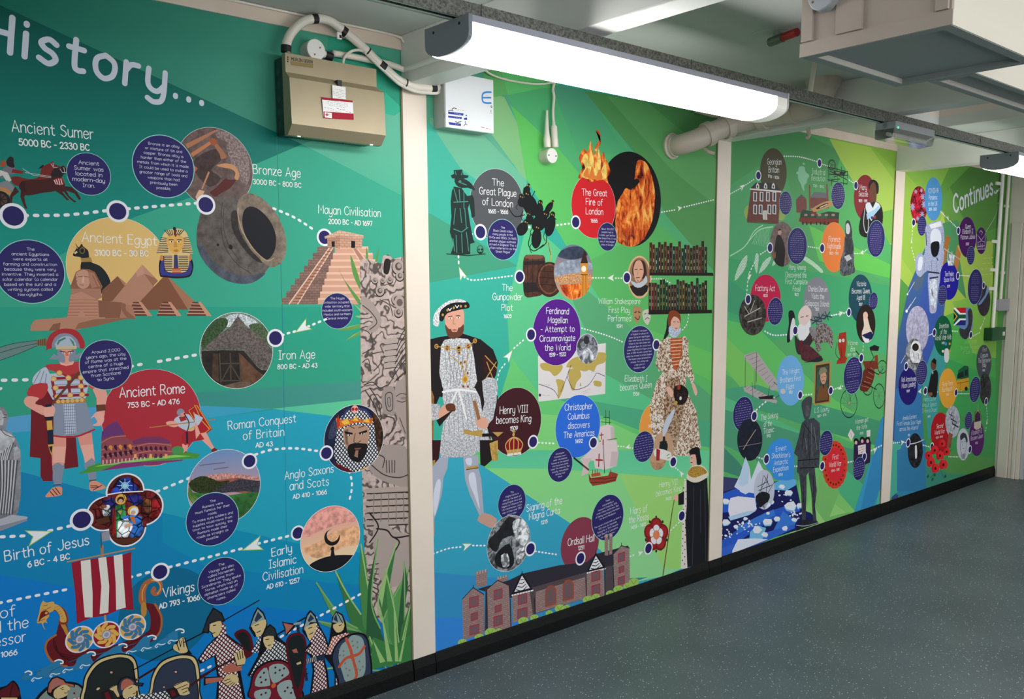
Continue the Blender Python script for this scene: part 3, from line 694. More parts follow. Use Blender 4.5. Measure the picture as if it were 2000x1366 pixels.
def info(x, y, r, rows=None, step=None, cap=None, rot=0, seed=1, dy=0, ring='9fd8cf'):
    """dark blue reading disc; rows = list of text lines, or of numbers when the print is too small to read"""
    pp = part('reading_disc'); C_(ring, x, y, r * 1.025); C_('2d2768', x, y, r)
    if rows:
        part('disc_wording', None, pp); n = len(rows)
        if isinstance(rows[0], str):
            for i, t_ in enumerate(rows): ctext(t_, x, y + dy + (i - (n - 1) / 2) * step + cap * .5 + 0, cap, 1.25, rot, .55, 'e4e4f2', n=2, track=1.0)
        else: words(rows, x, y + dy, step, cap, rot, seed=seed)
# ------------------------------------------------------------------ cables, boxes and pipes on the wall
class Flat:    # canvas for lettering stuck on a piece of equipment
    pass
DKIND = 'stuff'
def decal(parent, y, fn, name, label=None):
    """flat lettering on a face parallel to the wall, at depth y"""
    global CV, CUR, WYS
    CV = Canvas(parent, y); CUR = None
    global W
    W0 = W
    W = lambda a, b_, Y=y: W0(a, b_, y)
    part(name, label); fn(); end(); W = W0
def lab1():
    org(520, 20, 4.879); text('MERLIN GERIN', 240, 478, 440, 508, 28, .75, '1a1a1a', track=1.3); L('1a1a1a', '205,446 205,490', 14); multi('c8b898', '205,455 205,460;205,475 205,480', 6); P_('8e7c52', '232,486 448,514 446,552 234,524')
def lab2():
    org(520, 20, 4.879); P_('eceae8', '628,714 756,733 758,850 632,838'); words([14, 8, 20, 18, 20, 8], 695, 795, 14.5, 7, -2, '55555a', 3)
def lab3():
    org(520, 20, 4.879); P_('f0eeee', '530,828 824,862 835,1045 548,1030'); P_('a5142e', '530,828 824,862 824,880 532,852'); P_('a5142e', '546,965 832,985 835,1045 548,1030'); P_('f4f2f2', '556,972 625,980 626,1030 558,1022'); L('b01a30', '578,980 578,1010', 9); L('b01a30', '566,996 590,998', 9); words([5, 5], 603, 1000, 16, 10, 0, '333333', 2)
    words([26, 28, 29, 24], 682, 895, 15, 8, -1.5, '77777f', 5); words([14], 600, 936, 10, 8, -2, '444448', 6); words([9], 715, 945, 10, 11, -2, '222226', 7); words([18], 650, 960, 10, 8, -2, 'c05060', 8); words([7], 790, 972, 10, 11, 0, '222226', 9); text('x', 690, 870, 700, 872, 12, .8, 'f0e0e0')
cu = t
decal(cov, 2.6331, lab1, 'brand_lettering', 'black lettering and emblem on the top of the cover')
decal(cov, 2.6035, lab2, 'white_label', 'white test label'); decal(cov, 2.603, lab3, 'red_label', 'white and red inspection label')
# thick white cable sweeping over the fuse box
def wp(s_, Y, ox=0, oy=0, k=1.0):
    out = []
    for p in s_.split():
        v = [float(a) for a in p.split(',')]; yy = v[2] if len(v) > 2 else Y; out.append(W3(ox + v[0] / k, oy + v[1] / k, yy))
    return out
t = thing('armoured_cable', 'thick white bundled cable arching from the fuse box over to the beam', 'cable', W3(560, 103, 2.68))
path = wp('190,400 192,330 225,240 300,150 400,92 520,82 620,110 720,185 850,290 940,370 1040,470 1140,560 1240,650 1340,705 1430,735', 2.672, 520, 20, 4.879)
path += wp('840,173,2.665 852,172,2.675 857,166,2.70', 2.66)
obj('cable_sheath', T_(path, .0145, seg=14), M_cable, t, smooth=True)
p2 = [(a[0] + .004, a[1] - .004, a[2] - .016) for a in path[9:]]; obj('cable_strand', T_(p2, .006, seg=8), M_cable, t, smooth=True)
tp = crom([Vector(p) for p in path], 10)
def band(i, j, r, m=M_black, nm='tape_band'): return obj(nm, T_([tuple(tp[i]), tuple(tp[(i + j) // 2]), tuple(tp[j])], r, seg=14, smooth=False), m, t)
band(0, 9, .0165); band(43, 47, .0155); band(70, 73, .016); band(104, 109, .0155); band(150, 156, .0165)
for k in (92, 128, 163):
    band(k, k + 1, .0165, nm='cable_tie')
tg = obj('cable_tag', B(*[v for a in (W3(658, 62, 2.65),) for v in (a[0], a[0] + .018, 2.648, 2.654, a[2] - .022, a[2])], bev=.002), M_white, t); tg['label'] = 'small white tag with a black mark'
a = W3(660, 66, 2.65); obj('tag_mark', B(a[0] + .004, a[0] + .012, 2.6472, 2.648, a[2] - .012, a[2] - .003), M_black, tg)
t2 = thing('junction_box', 'round white junction box above the fuse box with a black taped outlet', 'junction box', W3(617, 97, WY))
jc = W3(617, 97, 2.675)
obj('body', L_((jc[0], WY - .0004, jc[2]), (0, -1, 0), [(0, .033), (.040, .033), (.043, .031)], 32), mat('shaded_plastic', 'd9d8d4', .4), t2)
obj('cover', L_((jc[0], 2.6766, jc[2]), (0, -1, 0), [(0, .0325), (.003, .0325), (.004, .031)], 32), M_white, t2)
for dx, dz in ((.014, .008), (-.006, -.016)): obj('screw', L_((jc[0] + dx, 2.6725, jc[2] + dz), (0, -1, 0), [(0, .003), (.001, .0027)], 10), M_screw, t2)
obj('outlet', T_([(jc[0] + .026, 2.692, jc[2] - .004), (jc[0] + .044, 2.692, jc[2] - .006)], .012, smooth=False), M_white, t2)
obj('tape_band', T_([(jc[0] + .042, 2.692, jc[2] - .006), (jc[0] + .068, 2.692, jc[2] - .010)], .0135, smooth=False), M_black, t2)
a = W3(650, 104, 2.69); obj('conduit', T_([a] + wp('700,113 740,121 765,127,2.69', 2.69) + [(1.838, 2.685, EYE + .765)], .0105), M_cable, t2, smooth=True)
cx_ = (1.8375, EYE + .765); obj('conduit', T_([(1.838, 2.68, cx_[1]), (1.838, 2.4, cx_[1] + .003), (1.838, 1.99, cx_[1] + .003)], .0095, smooth=False), M_beam, t2)
tag(obj('thin_cable', T_(wp('735,515 735,480 760,430 810,392 870,380 920,392 950,415,2.66', 2.67, 520, 20, 4.879), .0045, seg=10), M_cable, smooth=True), 'thin white cable looping from the fuse box top to the thick cable', 'cable')
tag(obj('thin_cable', T_([(a_[0], WY - .013, ZC - .006) for a_ in [(.3,), (.8,), (1.2,), (1.5,), (1.80,)]] + wp('787,80,2.70 790,95,2.70 796,108,2.69', 2.7), .0045, seg=8), M_cable, smooth=True), 'thin white cable clipped along the ceiling above the first panel', 'cable')
# ------------------------------------------------------------------ white enclosure with blue labels
t = thing('meter_box', 'white steel enclosure with blue labels right of the first post', 'electrical box', W3(846, 252, WY))
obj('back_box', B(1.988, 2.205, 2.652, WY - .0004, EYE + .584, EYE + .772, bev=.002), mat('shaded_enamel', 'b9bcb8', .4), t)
dr = obj('door', B(1.984, 2.209, 2.640, 2.6515, EYE + .580, EYE + .776, bev=.003), M_boxw, t)
obj('hinge', B(1.981, 1.984, 2.642, 2.650, EYE + .612, EYE + .628), M_grey, t)
def lab4():
    org(760, 60, 5.692)
    L('3f8fdc', '1132,684 1080,684 1045,700 1035,745 1045,790 1080,804 1132,804', 20, 5); L('3f8fdc', '1040,745 1130,745', 18)
    C_('2a2a30', 1138, 845, 13, n=14); C_('e9ecf2', 1138, 845, 6, n=10); L('8a7a60', '1132,885 1132,905', 8); words([6], 1132, 918, 8, 8, 0, '9a8a70', 3)
    P_('2a3f9e', '655,900 830,920 822,945 658,925'); P_('2a3f9e', '655,945 810,962 806,985 658,965'); P_('2a3f9e', '658,1015 800,1035 798,1062 672,1045'); P_('2a3f9e', '832,972 866,966 868,992 832,990'); P_('2a3f9e', '848,950 858,930 868,952')
    for yy, w2 in ((922, 11), (966, 11), (1040, 9)): words([w2], 765, yy + 5, 8, 9, -5, 'dfe4f4', yy)
    L('26262c', '700,875 720,858 748,870', 9); L('26262c', '660,893 680,885 712,893', 7); L('26262c', '735,1010 760,1022 800,1010', 8); L('26262c', '845,1005 850,1035 830,1060', 7); L('26262c', '850,1035 870,1050', 6); words([9], 805, 885, 8, 12, 0, 'b08a80', 4); words([8], 690, 990, 8, 8, 0, 'aaaab2', 5)
    words([6], 1060, 1080, 8, 18, -4, 'c84858', 6); words([2], 1118, 1100, 8, 9, 0, 'c84858', 7); words([8], 1080, 718, 8, 7, 0, '8a6a8a', 1)
decal(dr, 2.6392, lab4, 'door_lettering', 'blue and black stickers with a big blue letter e')
# ------------------------------------------------------------------ round box with two conduit drops in the second bay
t = thing('junction_box', 'round white junction box hanging below two conduits on the second panel', 'junction box', W3(1076, 304, WY))
jc = W3(1079, 304, 2.67)
obj('body', L_((jc[0], WY - .0004, jc[2]), (0, -1, 0), [(0, .030), (.042, .030), (.045, .028)], 32), mat('cream_plastic', 'd3cfbf', .4), t)
obj('cover', L_((jc[0], 2.6746, jc[2]), (0, -1, 0), [(0, .0295), (.003, .0295), (.004, .028)], 32), M_white, t)
for dx in (-.019, .020): obj('screw', L_((jc[0] + dx, 2.6705, jc[2]), (0, -1, 0), [(0, .0032), (.001, .003)], 10), M_black, t)
obj('conduit_drop', T_(wp('1084,288,2.69 1083,270,2.69 1081,238,2.70', 2.7), [.0145] * 8 + [.0135] * 6 + [.007] * 3, seg=12), M_cable, t, smooth=True)
obj('conduit_drop', T_(wp('1069,288,2.69 1068,262,2.69 1068,216,2.70', 2.7), [.0145] * 7 + [.012, .011, .010, .009, .008, .007, .006, .005, .005], seg=12), M_cable, t, smooth=True)
obj('drop_cable', T_(wp('1081,240,2.70 1080,215,2.705 1082,190,2.705 1080,175,2.705 1083,160,2.705', 2.7), .0055, seg=10), M_cable, t, smooth=True)
tag(obj('thin_cable', T_(wp('944,134 960,146 990,156 1030,163 1060,164 1085,160 1105,160', 2.7), .004, seg=8), M_cable, smooth=True), 'thin white cable drooping across the top of the second panel', 'cable')
# ------------------------------------------------------------------ trunking, grey box and green break-glass box by the door
t = thing('door_conduit', 'pair of white vertical conduits in the corner beside the far door', 'conduit', (7.17, WY, ZC))
obj('pipe', T_([(7.185, 2.70, ZC), (7.172, 2.70, EYE - .315)], .013, smooth=False), M_white, t)
obj('pipe', T_([(7.305, 2.70, ZC), (7.285, 2.70, EYE - .10)], .012, smooth=False), M_cable, t)
for z in (.755, .33, -.02, .12): obj('clip', B(7.10, 7.185, 2.705, 2.719, EYE + z - .012, EYE + z + .012, bev=.002), M_white, t)
for z in (.6, .10): obj('clip', B(7.29, 7.36, 2.705, 2.719, EYE + z - .010, EYE + z + .010, bev=.002), M_cable, t)
t = thing('back_box', 'small grey metal box under the right conduit by the far door', 'electrical box', (7.28, WY, EYE - .13))
obj('body', B(7.20, 7.40, 2.68, WY - .0004, EYE - .185, EYE - .10, bev=.004), M_grey, t); obj('cover', B(7.198, 7.402, 2.675, 2.6795, EYE - .187, EYE - .098, bev=.002), mat('pale_steel', 'a8a6ac', .4), t)
t = thing('break_glass_box', 'dark green door release box beside the far door', 'call point', (7.17, WY, EYE - .39))
obj('body', B(7.06, 7.29, 2.66, WY - .0004, EYE - .405, EYE - .312, bev=.004), mat('dark_green_plastic', '0a3822', .4), t)
obj('front', B(7.055, 7.295, 2.651, 2.6595, EYE - .408, EYE - .309, bev=.003), M_green, t)
obj('label_plate', B(7.235, 7.275, 2.6495, 2.651, EYE - .375, EYE - .345), M_white, t)['label'] = 'small white label'
# ------------------------------------------------------------------ far door
dr = obj('architrave', B(END - .016, END + .02, 2.625, 2.70, 0, DZ + .06, bev=.003), M_wall); dr.name = 'door_1'; dr['kind'] = 'structure'; dr['label'] = 'cream moulded frame of the far doorway'
for a, c, d in ((2.598, 2.622, .008), (2.572, 2.596, .014)): obj('architrave_moulding', B(END - d, END + .03, a, c, 0, DZ + .04, bev=.003), M_wall, dr)
obj('door_lining', B(END - .002, END + .11, 2.545, 2.570, 0, DZ + .02, bev=.002), M_wall, dr)
obj('door_stop', B(END + .02, END + .06, 2.520, 2.543, 0, DZ + .0, bev=.002), M_dgrey, dr)
obj('architrave_head', B(END - .016, END + .02, 1.55, 2.60, DZ + .005, DZ + .062, bev=.003), M_wall, dr)
obj('door_leaf', B(END + .06, END + .10, 1.64, 2.518, .01, DZ), mat('dark_door', '14161c', .4), dr)
for y, z in ((2.60, .77), (2.655, .40)): obj('wall_screw', L_((END, y, EYE + z), (-1, 0, 0), [(0, .008), (.002, .006)], 10), M_screw, dr)
# ------------------------------------------------------------------ first mural panel
def mural(i, label):
    global CV
    a, c = bays[i]; r = thing('mural_panel', label, 'mural', ((a + c) / 2, WY, ZM))
    obj('panel_board', B(a, c, WY, WY + .0115, ZM, ZS0), mat('panel_board', '2f8f86', .5), r)
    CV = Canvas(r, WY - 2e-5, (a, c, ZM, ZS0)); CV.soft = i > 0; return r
mural(0, 'first mural panel with the big word History and ancient civilisations')
org(0, 0, 1)
part('background')
P_('2aa294', '-40,-40 900,-40 900,1400 -40,1400')
P_('003f38>18a092', '-40,-60 900,-60 900,560 -40,560')
P_('0b6b5a|58b096', '-40,-60 900,-60 900,420 785,382 590,282 0,10 -40,-5')       # green above the long diagonal
P_('38a98c>3fae93', '590,282 496,322 383,382 264,424 115,500 -40,560 -40,700 900,700 900,450 785,382')
P_('6fbfa4>4fb394', '590,282 785,382 900,440 900,100 700,240')
P_('35a184', '640,60 790,130 790,215 700,150 640,110')
P_('3cb795', '752,180 788,214 770,226 752,222')
P_('2ba68c>36a587', '-40,600 900,600 900,760 705,745 387,767 175,797 -40,822')
P_('3a968c|4d9c90', '387,767 705,745 900,730 900,775 708,780 530,799 394,794 300,790')
P_('5fa8dc|35a8c8', '-40,822 175,796 394,793 530,799 440,812 350,822 26,845 -40,848')
P_('28a8c4>1ba0bf', '-40,846 26,845 350,822 440,812 545,800 900,835 900,1260 -40,1260')
P_('58c9a4|6fd79c', '530,799 708,780 900,760 900,835 708,822 640,812')
P_('1188bb>0a86c0', '-40,903 34,920 190,962 317,1002 462,1036 571,1060 900,1110 900,1400 -40,1400')
P_('0e93bd', '571,1060 462,1036 317,1002 317,1060 400,1105 650,1140 900,1150 900,1110')
P_('0a7fd2>0b7cc8', '-40,1115 0,1123 136,1146 418,1180 551,1190 650,1200 900,1230 900,1420 -40,1420')
C_('0b6c96', 327, 1200, 90)
part('vinyl_seam'); L('1f8478', '540,257 551,600', 1.3); L('1c86a0', '551,600 562,1180', 1.3)
org(0, 0, 3.994)
heading('History...', -150, 350, 1585, 815, 262, 1.0, 'cfd3e0', 1.75)
part('title_lettering'); text('Ancient Sumer', 95, 1026, 730, 1086, 86, .42)
part('date_lettering'); text('5000 BC - 2330 BC', 150, 1132, 695, 1176, 48, 1.0)
# Sumer chariot
part('chariot_picture', 'picture of a horse drawn war chariot'); org(0, 300, 4.017)
P_('1e1a20', '300,120 330,90 345,92 350,112', sm=0)
P_('7a2a26', '85,190 140,180 220,200 300,185 330,110 390,75 415,60 425,80 470,100 500,95 520,115 555,150 545,170 500,160 450,190 400,240 260,260 120,250', sm=4)
P_('2b2328', '400,190 405,150 430,115 480,110 490,95 505,105 520,120 560,158 552,172 505,160 480,190 430,200', sm=4)
P_('4a2220', '155,260 190,215 260,205 330,205 400,190 470,185 500,220 505,260 430,295 330,310 220,330 180,310', sm=4)
P_('4a2220', '440,265 500,255 560,262 605,300 635,355 620,365 585,315 520,290 540,330 580,365 600,378 585,385 540,350 500,300 440,300', sm=0)
P_('4a2220', '430,290 480,290 520,340 545,365 525,368 490,330', sm=0)
P_('4a2220', '165,250 215,300 190,340 200,390 215,435 195,430 175,385 160,340', sm=0)
P_('4a2220', '120,260 150,300 100,340 95,380 110,425 90,425 72,380 78,330', sm=0)
P_('3a1a1e', '155,240 175,215 200,225 195,265 210,300 180,300 150,270', sm=4)
P_('a3262c', '420,205 455,190 495,195 502,245 470,250 430,235')
multi('e8e0e0', '425,210 440,240;440,205 455,242;460,200 470,245;478,200 487,240', 6)
multi('c8c8cc', '400,80 420,110 450,110;420,100 415,75;470,120 490,150 545,150;500,110 510,155;200,150 300,165 400,180;180,120 260,170 400,190', 4)
P_('7b7480', '40,110 90,90 130,140 120,160 60,170 20,200 -10,160', sm=4)
P_('2a2228', '50,60 75,25 105,35 108,75 115,105 90,110 60,95', sm=4); P_('a8552f', '10,60 40,50 50,90 30,110 0,100')
P_('8a2a2a', '100,120 185,140 180,160 90,150'); P_('d8d3d0', '0,130 60,150 90,210 60,230 20,170 0,180'); P_('8a8a92', '0,230 60,210 110,260 100,300 40,270 0,260')
P_('c08a5a', '0,260 50,270 90,300 80,330 20,300 0,290')
C_('241c1e', 5, 360, 66); C_('5a4038', 5, 360, 46); multi('241c1e', '-30,325 45,400;-40,360 55,360;45,320 -30,400;5,310 5,410', 7)
# Egypt
part('sun_disc', 'pale orange disc behind the pyramids'); C_('ecc37a', 935, 892, 388, ring=.006)
part('cat_picture', 'picture of a black cat with a gold collar')
P_('22262a', '590,705 602,718 620,735 640,708 652,728 690,760 698,800 712,850 780,880 830,930 865,1000 855,1045 800,1100 720,1080 700,1000 640,960 632,880 640,820 578,805 575,785 590,760 600,735', sm=3)
P_('b08a4a', '632,822 712,815 725,850 640,852'); P_('7a2020', '642,725 655,735 660,765 640,770 632,745'); E_('8a6a3a', 645, 762, 22, 26, 10); E_('22262a', 645, 762, 15, 18, 10)
P_('c08050', '600,710 612,745 600,750'); P_('e0d0a0', '578,780 600,765 610,775 590,790')
part('pyramid_picture', 'brown pyramids')
P_('8a5a44', '800,1075 922,962 985,1035 900,1160 800,1160'); P_('b5836a', '922,962 990,1020 975,1040')
P_('bf8a72', '880,1160 1115,870 1210,1040 1130,1190 1040,1200'); P_('a56e56', '1115,870 1240,1000 1200,1040 1130,945'); P_('d09a82', '1115,870 1180,958 1130,945 1075,970 1068,930')
P_('c9937b', '1115,870 1212,975 1150,950 1130,940')
P_('8a5740', '1100,1160 1300,948 1475,1225 1150,1228'); P_('b07a5e', '1300,948 1525,1160 1475,1225')
for dx, s0 in ((0, 0), (230, 0), (465, 0)):
    P_('6e3f34', '%d,1275 %d,1165 %d,1165 %d,1275' % (1000 + dx, 1045 + dx, 1105 + dx, 1190 + dx)); P_('d49a80', '%d,1165 %d,1165 %d,1275 %d,1275' % (1088 + dx, 1110 + dx, 1195 + dx, 1155 + dx))
    for k in range(4): L('d8a48a', '%d,%d %d,%d' % (1040 + dx - k * 12, 1180 + k * 25, 1100 + dx + k * 14, 1182 + k * 25), 7)
part('sphinx_picture', 'picture of the sphinx')
P_('b5806a', '565,1060 545,1170 520,1305 800,1305 960,1300 1065,1290 1040,1200 950,1170 760,1150 800,1130 790,1050'); P_('8f5f4c', '760,1150 960,1170 940,1290 780,1305 770,1180')
P_('c98f78', '555,1110 640,1085 770,1150 775,1305 525,1305'); 
for k in range(6): L('a56f5a', '%d,%d %d,%d' % (545 - k * 3, 1150 + k * 24, 765, 1150 + k * 24), 6)
P_('9a6450', '548,1055 580,970 595,930 640,905 700,908 745,930 805,1045 798,1062 720,1060 560,1062', sm=0)
P_('cf9a84', '598,940 640,915 690,925 705,985 695,1040 650,1062 612,1040 598,990', sm=4); P_('b57f68', '690,925 740,940 790,1045 720,1055 700,1000')
multi('8a5644', '610,968 645,965;662,965 700,970;625,1030 655,1035;745,945 790,1045;728,960 770,1050;605,1000 560,1040;600,975 565,1020', 5); P_('e0b09c', '648,970 660,970 660,1015 640,1018')
P_('c08a70', '240,1366 260,1318 320,1300 470,1305 500,1310 520,1320 600,1300 930,1290 960,1300 700,1350 660,1366'); P_('8f5f4c', '400,1366 440,1310 520,1310 500,1340 460,1366')
multi('e0b49c', '270,1320 330,1315;265,1335 325,1330;490,1325 560,1320;485,1340 555,1335', 5); E_('c9937b', 640, 1275, 26, 34)
P_('9a6450', '950,1180 985,1180 990,1230 1050,1280 1060,1300 1000,1290 955,1230', sm=3)
org(0, 620, 3.795); P_('c08a70', '228,60 260,20 500,0 780,0 780,18 560,45 600,90 440,100 225,100'); P_('8f5f4c', '360,100 395,50 450,40 440,98'); P_('9a6a52', '555,90 580,45 700,15 1005,0 900,20 690,70'); org(0, 300, 4.017)
part('pharaoh_mask_picture', 'striped gold and black burial mask')
P_('14182a', '1255,960 1248,860 1290,800 1470,800 1515,860 1510,930 1480,970 1380,980 1290,970', sm=4)
P_('3b3f8a', '1262,950 1258,870 1300,820 1460,820 1503,870 1500,925 1470,958 1380,966 1300,958', sm=4)
P_('e8c88a', '1240,780 1262,680 1300,610 1370,590 1440,600 1475,650 1512,780 1490,790 1480,880 1450,930 1320,930 1290,880 1285,800', sm=4)
for k in range(9):
    L('1c2038', '%d,%d %d,%d' % (1262 - k * 4 + 0, 660 + k * 15, 1318, 668 + k * 13), 6); L('1c2038', '%d,%d %d,%d' % (1430, 668 + k * 13, 1478 + k * 4, 660 + k * 15), 6)
    L('1c2038', '%d,600 %d,648' % (1290 + k * 19, 1330 + k * 9), 6)
    L('1c2038', '1288,%d 1350,%d' % (805 + k * 14, 805 + k * 14), 6); L('1c2038', '1402,%d 1475,%d' % (805 + k * 14, 805 + k * 14), 6)
P_('eab25e', '1310,660 1370,640 1432,655 1440,710 1420,760 1380,790 1340,770 1312,720', sm=5); E_('c88a3a', 1380, 762, 20, 10); P_('1c2038', '1320,682 1365,680 1362,674 1325,674'); P_('1c2038', '1385,680 1425,682 1425,674 1388,674')
E_('fff3d0', 1345, 692, 14, 8); E_('fff3d0', 1402, 692, 14, 8); E_('141414', 1346, 692, 6, 7); E_('141414', 1403, 692, 6, 7); P_('d09a48', '1366,690 1384,690 1392,735 1362,735')
P_('3a3f6e', '1365,795 1392,795 1400,900 1362,900'); P_('c8452e', '1350,900 1415,900 1425,940 1350,940'); multi('e8c88a', '1350,915 1420,915;1350,928 1420,928', 5); P_('7a2a20', '1362,585 1380,585 1385,650 1372,655'); E_('1c2038', 1368, 590, 12, 14); E_('d88a4a', 1268, 820, 14, 24); E_('d88a4a', 1492, 820, 12, 24)
part('title_lettering'); text('Ancient Egypt', 645, 690, 1230, 722, 74, .42)
part('date_lettering'); text('3100 BC - 30 BC', 745, 800, 1160, 806, 42, 1.0)
# Bronze age
part('bronze_tools_picture', 'round picture of bronze axes and tools'); org(340, 240, 3.596)
C_('6e5b58', 290, 320, 283, m=MOT, ring=.007)
P_('94807e', '300,45 400,80 480,150 525,260 530,380 500,440 420,330 370,180 380,140 300,100', m=FINE, sm=3)
P_('4a3a38', '150,250 300,180 330,260 260,330 330,390 250,450 150,350', m=MOT, sm=3)
P_('c97f58', '115,215 250,130 262,148 130,240'); P_('b87a5a', '95,180 80,150 140,120 290,50 300,60 150,150')
P_('a85a38', '240,115 270,105 300,120 305,140 285,165 260,150'); P_('a87050', '285,165 305,150 345,200 370,240 330,255 320,220', sm=3)
P_('d09468', '300,300 360,285 420,300 455,350 450,400 425,390 430,350 400,325 350,315', sm=5); P_('5e2c2a', '250,490 290,460 360,390 380,400 430,400 425,420 390,460 320,500 290,520', sm=3)
P_('c08a6a', '240,340 250,350 200,470 190,465'); P_('e0b494', '150,520 175,470 215,480 200,510 165,560'); P_('b87058', '140,300 165,320 130,370')
part('bronze_pot_picture', 'picture of a round dented bronze pot')
P_('5f5552|6e6863', '205,600 300,545 450,520 520,500 600,560 720,760 690,960 640,1050 560,1120 450,1130 330,1090 220,990 165,880 158,770 175,680', m=MOT, sm=6)
P_('555a68', '165,880 220,990 330,1090 450,1130 560,1120 640,1060 600,1060 480,1075 350,1030 240,930 190,840', m=MOT, sm=4)
P_('8a7a6c', '470,520 520,495 600,520 690,600 760,720 788,850 770,960 710,1012 650,1000 560,920 480,780 445,650 445,570', m=MOT, sm=6)
P_('1f1f26', '490,620 540,588 610,620 680,700 715,800 705,900 655,962 590,930 520,830 480,720', sm=6)
P_('3a3432', '400,640 440,620 460,760 530,880 620,980 560,960 470,860 410,750', m=MOT, sm=4)
multi('b59a7c', '452,600 450,660 480,760 560,890 650,968 700,950', 8, 4); multi('3c3534', '340,560 330,700 350,850 430,980 540,1060;350,600 345,720 380,850 460,970', 4, 4); E_('241f20', 397, 873, 14, 18, -20); E_('241f20', 308, 858, 9, 10)
part('title_lettering'); text('Bronze Age', 556, 355, 888, 384, 62, .45); part('date_lettering'); text('3000 BC - 800 BC', 556, 428, 890, 456, 32, 1.0)
part('title_lettering'); text('Mayan Civilisation', 1014, 635, 1450, 662, 58, .42); part('date_lettering'); text('2000 BC - AD 1697', 1086, 708, 1390, 724, 32, 1.0)
# pyramid temple
part('date_marker'); C_('f1f1f8', 1057, 805, 62); C_('2a2463', 1057, 805, 47)
part('stepped_temple_picture', 'stepped stone temple with a central stair')
for k in range(9):
    y = 1275 - k * 45; P_('927168' if k % 2 else '9c7a6e', '%d,%d %d,%d %d,%d %d,%d' % (755 + k * 31, y, 1120 - 0 * k, y, 1120, y - 47, 757 + k * 31, y - 45), m=BRICK)
    P_('dba58c', '%d,%d %d,%d %d,%d %d,%d' % (1010 + k * 15, y, 1620 - k * 32, y, 1620 - k * 32, y - 30, 1010 + k * 15, y - 30)); P_('efc3ac', '%d,%d %d,%d %d,%d %d,%d' % (1010 + k * 15, y - 30, 1620 - k * 32, y - 30, 1618 - k * 32, y - 46, 1012 + k * 15, y - 46))
P_('b98471', '805,1272 1085,880 1115,880 860,1272'); multi('efc9b2', '808,1272 1088,882;868,1272 1112,882', 9)
for k in range(17): L('7a4c40', '%d,%d %d,%d' % (835 + k * 15, 1255 - k * 22, 875 + k * 14, 1258 - k * 22), 5)
P_('b98471', '1250,880 1280,880 1400,1050 1350,1050'); multi('efc9b2', '1250,880 1350,1050;1282,880 1410,1050', 7)
P_('cf9a80', '1075,810 1165,790 1165,885 1078,870', m=BRICK); P_('e0ad92', '1165,790 1322,805 1318,885 1165,880', m=BRICK); P_('eac0a4', '1055,800 1160,755 1330,790 1330,812 1165,790 1060,815', m=BRICK)
P_('141418', '1105,835 1128,832 1128,872 1107,870'); P_('141418', '1243,828 1272,832 1270,880 1243,878')
part('info_leaves', 'green sword shaped leaves')
for a in ('1155,1030 1200,1110 1310,1250 1310,1290 1240,1190', '1238,930 1270,1000 1310,1130 1310,1180 1255,1060', '1352,870 1365,980 1345,980', '1442,870 1425,985 1408,985'):
    P_('5f9a4e', a, sm=3)
org(380, 580, 3.596)
for a in ('1125,60 1175,95 1175,115', '1125,135 1175,130 1175,155', '1000,235 1100,205 1175,190 1175,215 1090,235', '1060,308 1110,270 1175,235 1175,262', '1080,20 1170,90 1170,100'):
    P_('6fa050', a); P_('9cc070', a.split()[0] + ' ' + a.split()[1] + ' ' + a.split()[2])
# carved stone column
part('carved_stone_picture', 'tall grey carved stone column'); org(0, 0, 1)
P_('bda9a3', '703,508 712,505 745,515 748,500 758,497 768,506 800,498 812,498 812,1300 715,1180 706,900', m=STONE)
org(340, 240, 3.596)
for x, y, r in ((1575, 1010, 52), (1585, 1075, 34), (1410, 1105, 24), (1465, 1105, 20), (1515, 1100, 26), (1445, 1180, 36), (1375, 1300, 34), (1560, 1240, 38), (1575, 1330, 34)):
    C_('2a2423', x, y + 5, r * 1.12, n=20); C_('b3a29c', x, y, r, n=20); C_('5b4f4c', x, y, r * .55, n=16); C_('a8978f', x + r * .1, y - r * .1, r * .34, n=14)
for k in range(12): L('5b4e4b', '%d,985 %d,1060' % (1335 + k * 12, 1345 + k * 10), 4)
P_('26211f', '1480,960 1520,970 1505,1060 1470,1050', sm=3)
org(380, 580, 3.596)
C_('b3a29c', 1440, 40, 46, n=20); C_('6e5f5b', 1440, 40, 26, n=16); P_('ac9c96', '1170,0 1230,20 1300,120 1310,190 1260,250 1200,230 1250,180 1240,130 1180,90', sm=4)
multi('4a403e', '1180,60 1240,110 1280,180 1230,230;1300,20 1370,60 1390,130;1180,230 1230,260 1250,350 1180,400;1250,400 1330,390 1310,460 1260,520;1180,460 1220,440 1240,540', 7, 4)
for k in range(5): P_('b7a7a0', '%d,%d %d,%d %d,%d %d,%d' % (1335, 300 + k * 42, 1420, 290 + k * 42, 1425, 322 + k * 42, 1340, 335 + k * 42), sm=3); L('3a3230', '%d,%d %d,%d' % (1335, 338 + k * 42, 1425, 326 + k * 42), 6)
for k in range(6): L('3a3230', '%d,%d %d,%d %d,%d' % (1395 + k * 6, 560 - k * 45, 1450, 480 - k * 42, 1500, 420 - k * 45), 7, 3)
for k in range(7): L('3a3230', '%d,%d %d,%d' % (1405 + k * 14, 600 - k * 12, 1425 + k * 13, 570 - k * 12), 6)
P_('ab9a94', '1410,620 1450,580 1510,560 1512,1000 1470,970 1430,880 1405,760', sm=3); multi('463c3a', '1415,700 1450,680 1500,690;1420,730 1460,740 1500,722;1440,850 1480,960', 6, 4); E_('8f807b', 1470, 712, 26, 10, 0)
P_('a39490', '1320,655 1400,640 1405,820 1365,830 1320,800', sm=4); L('4a403e', '1340,690 1385,680 1388,790 1350,790', 7, 3, True); L('4a403e', '1355,715 1372,712 1374,765 1360,765', 5, 3, True)
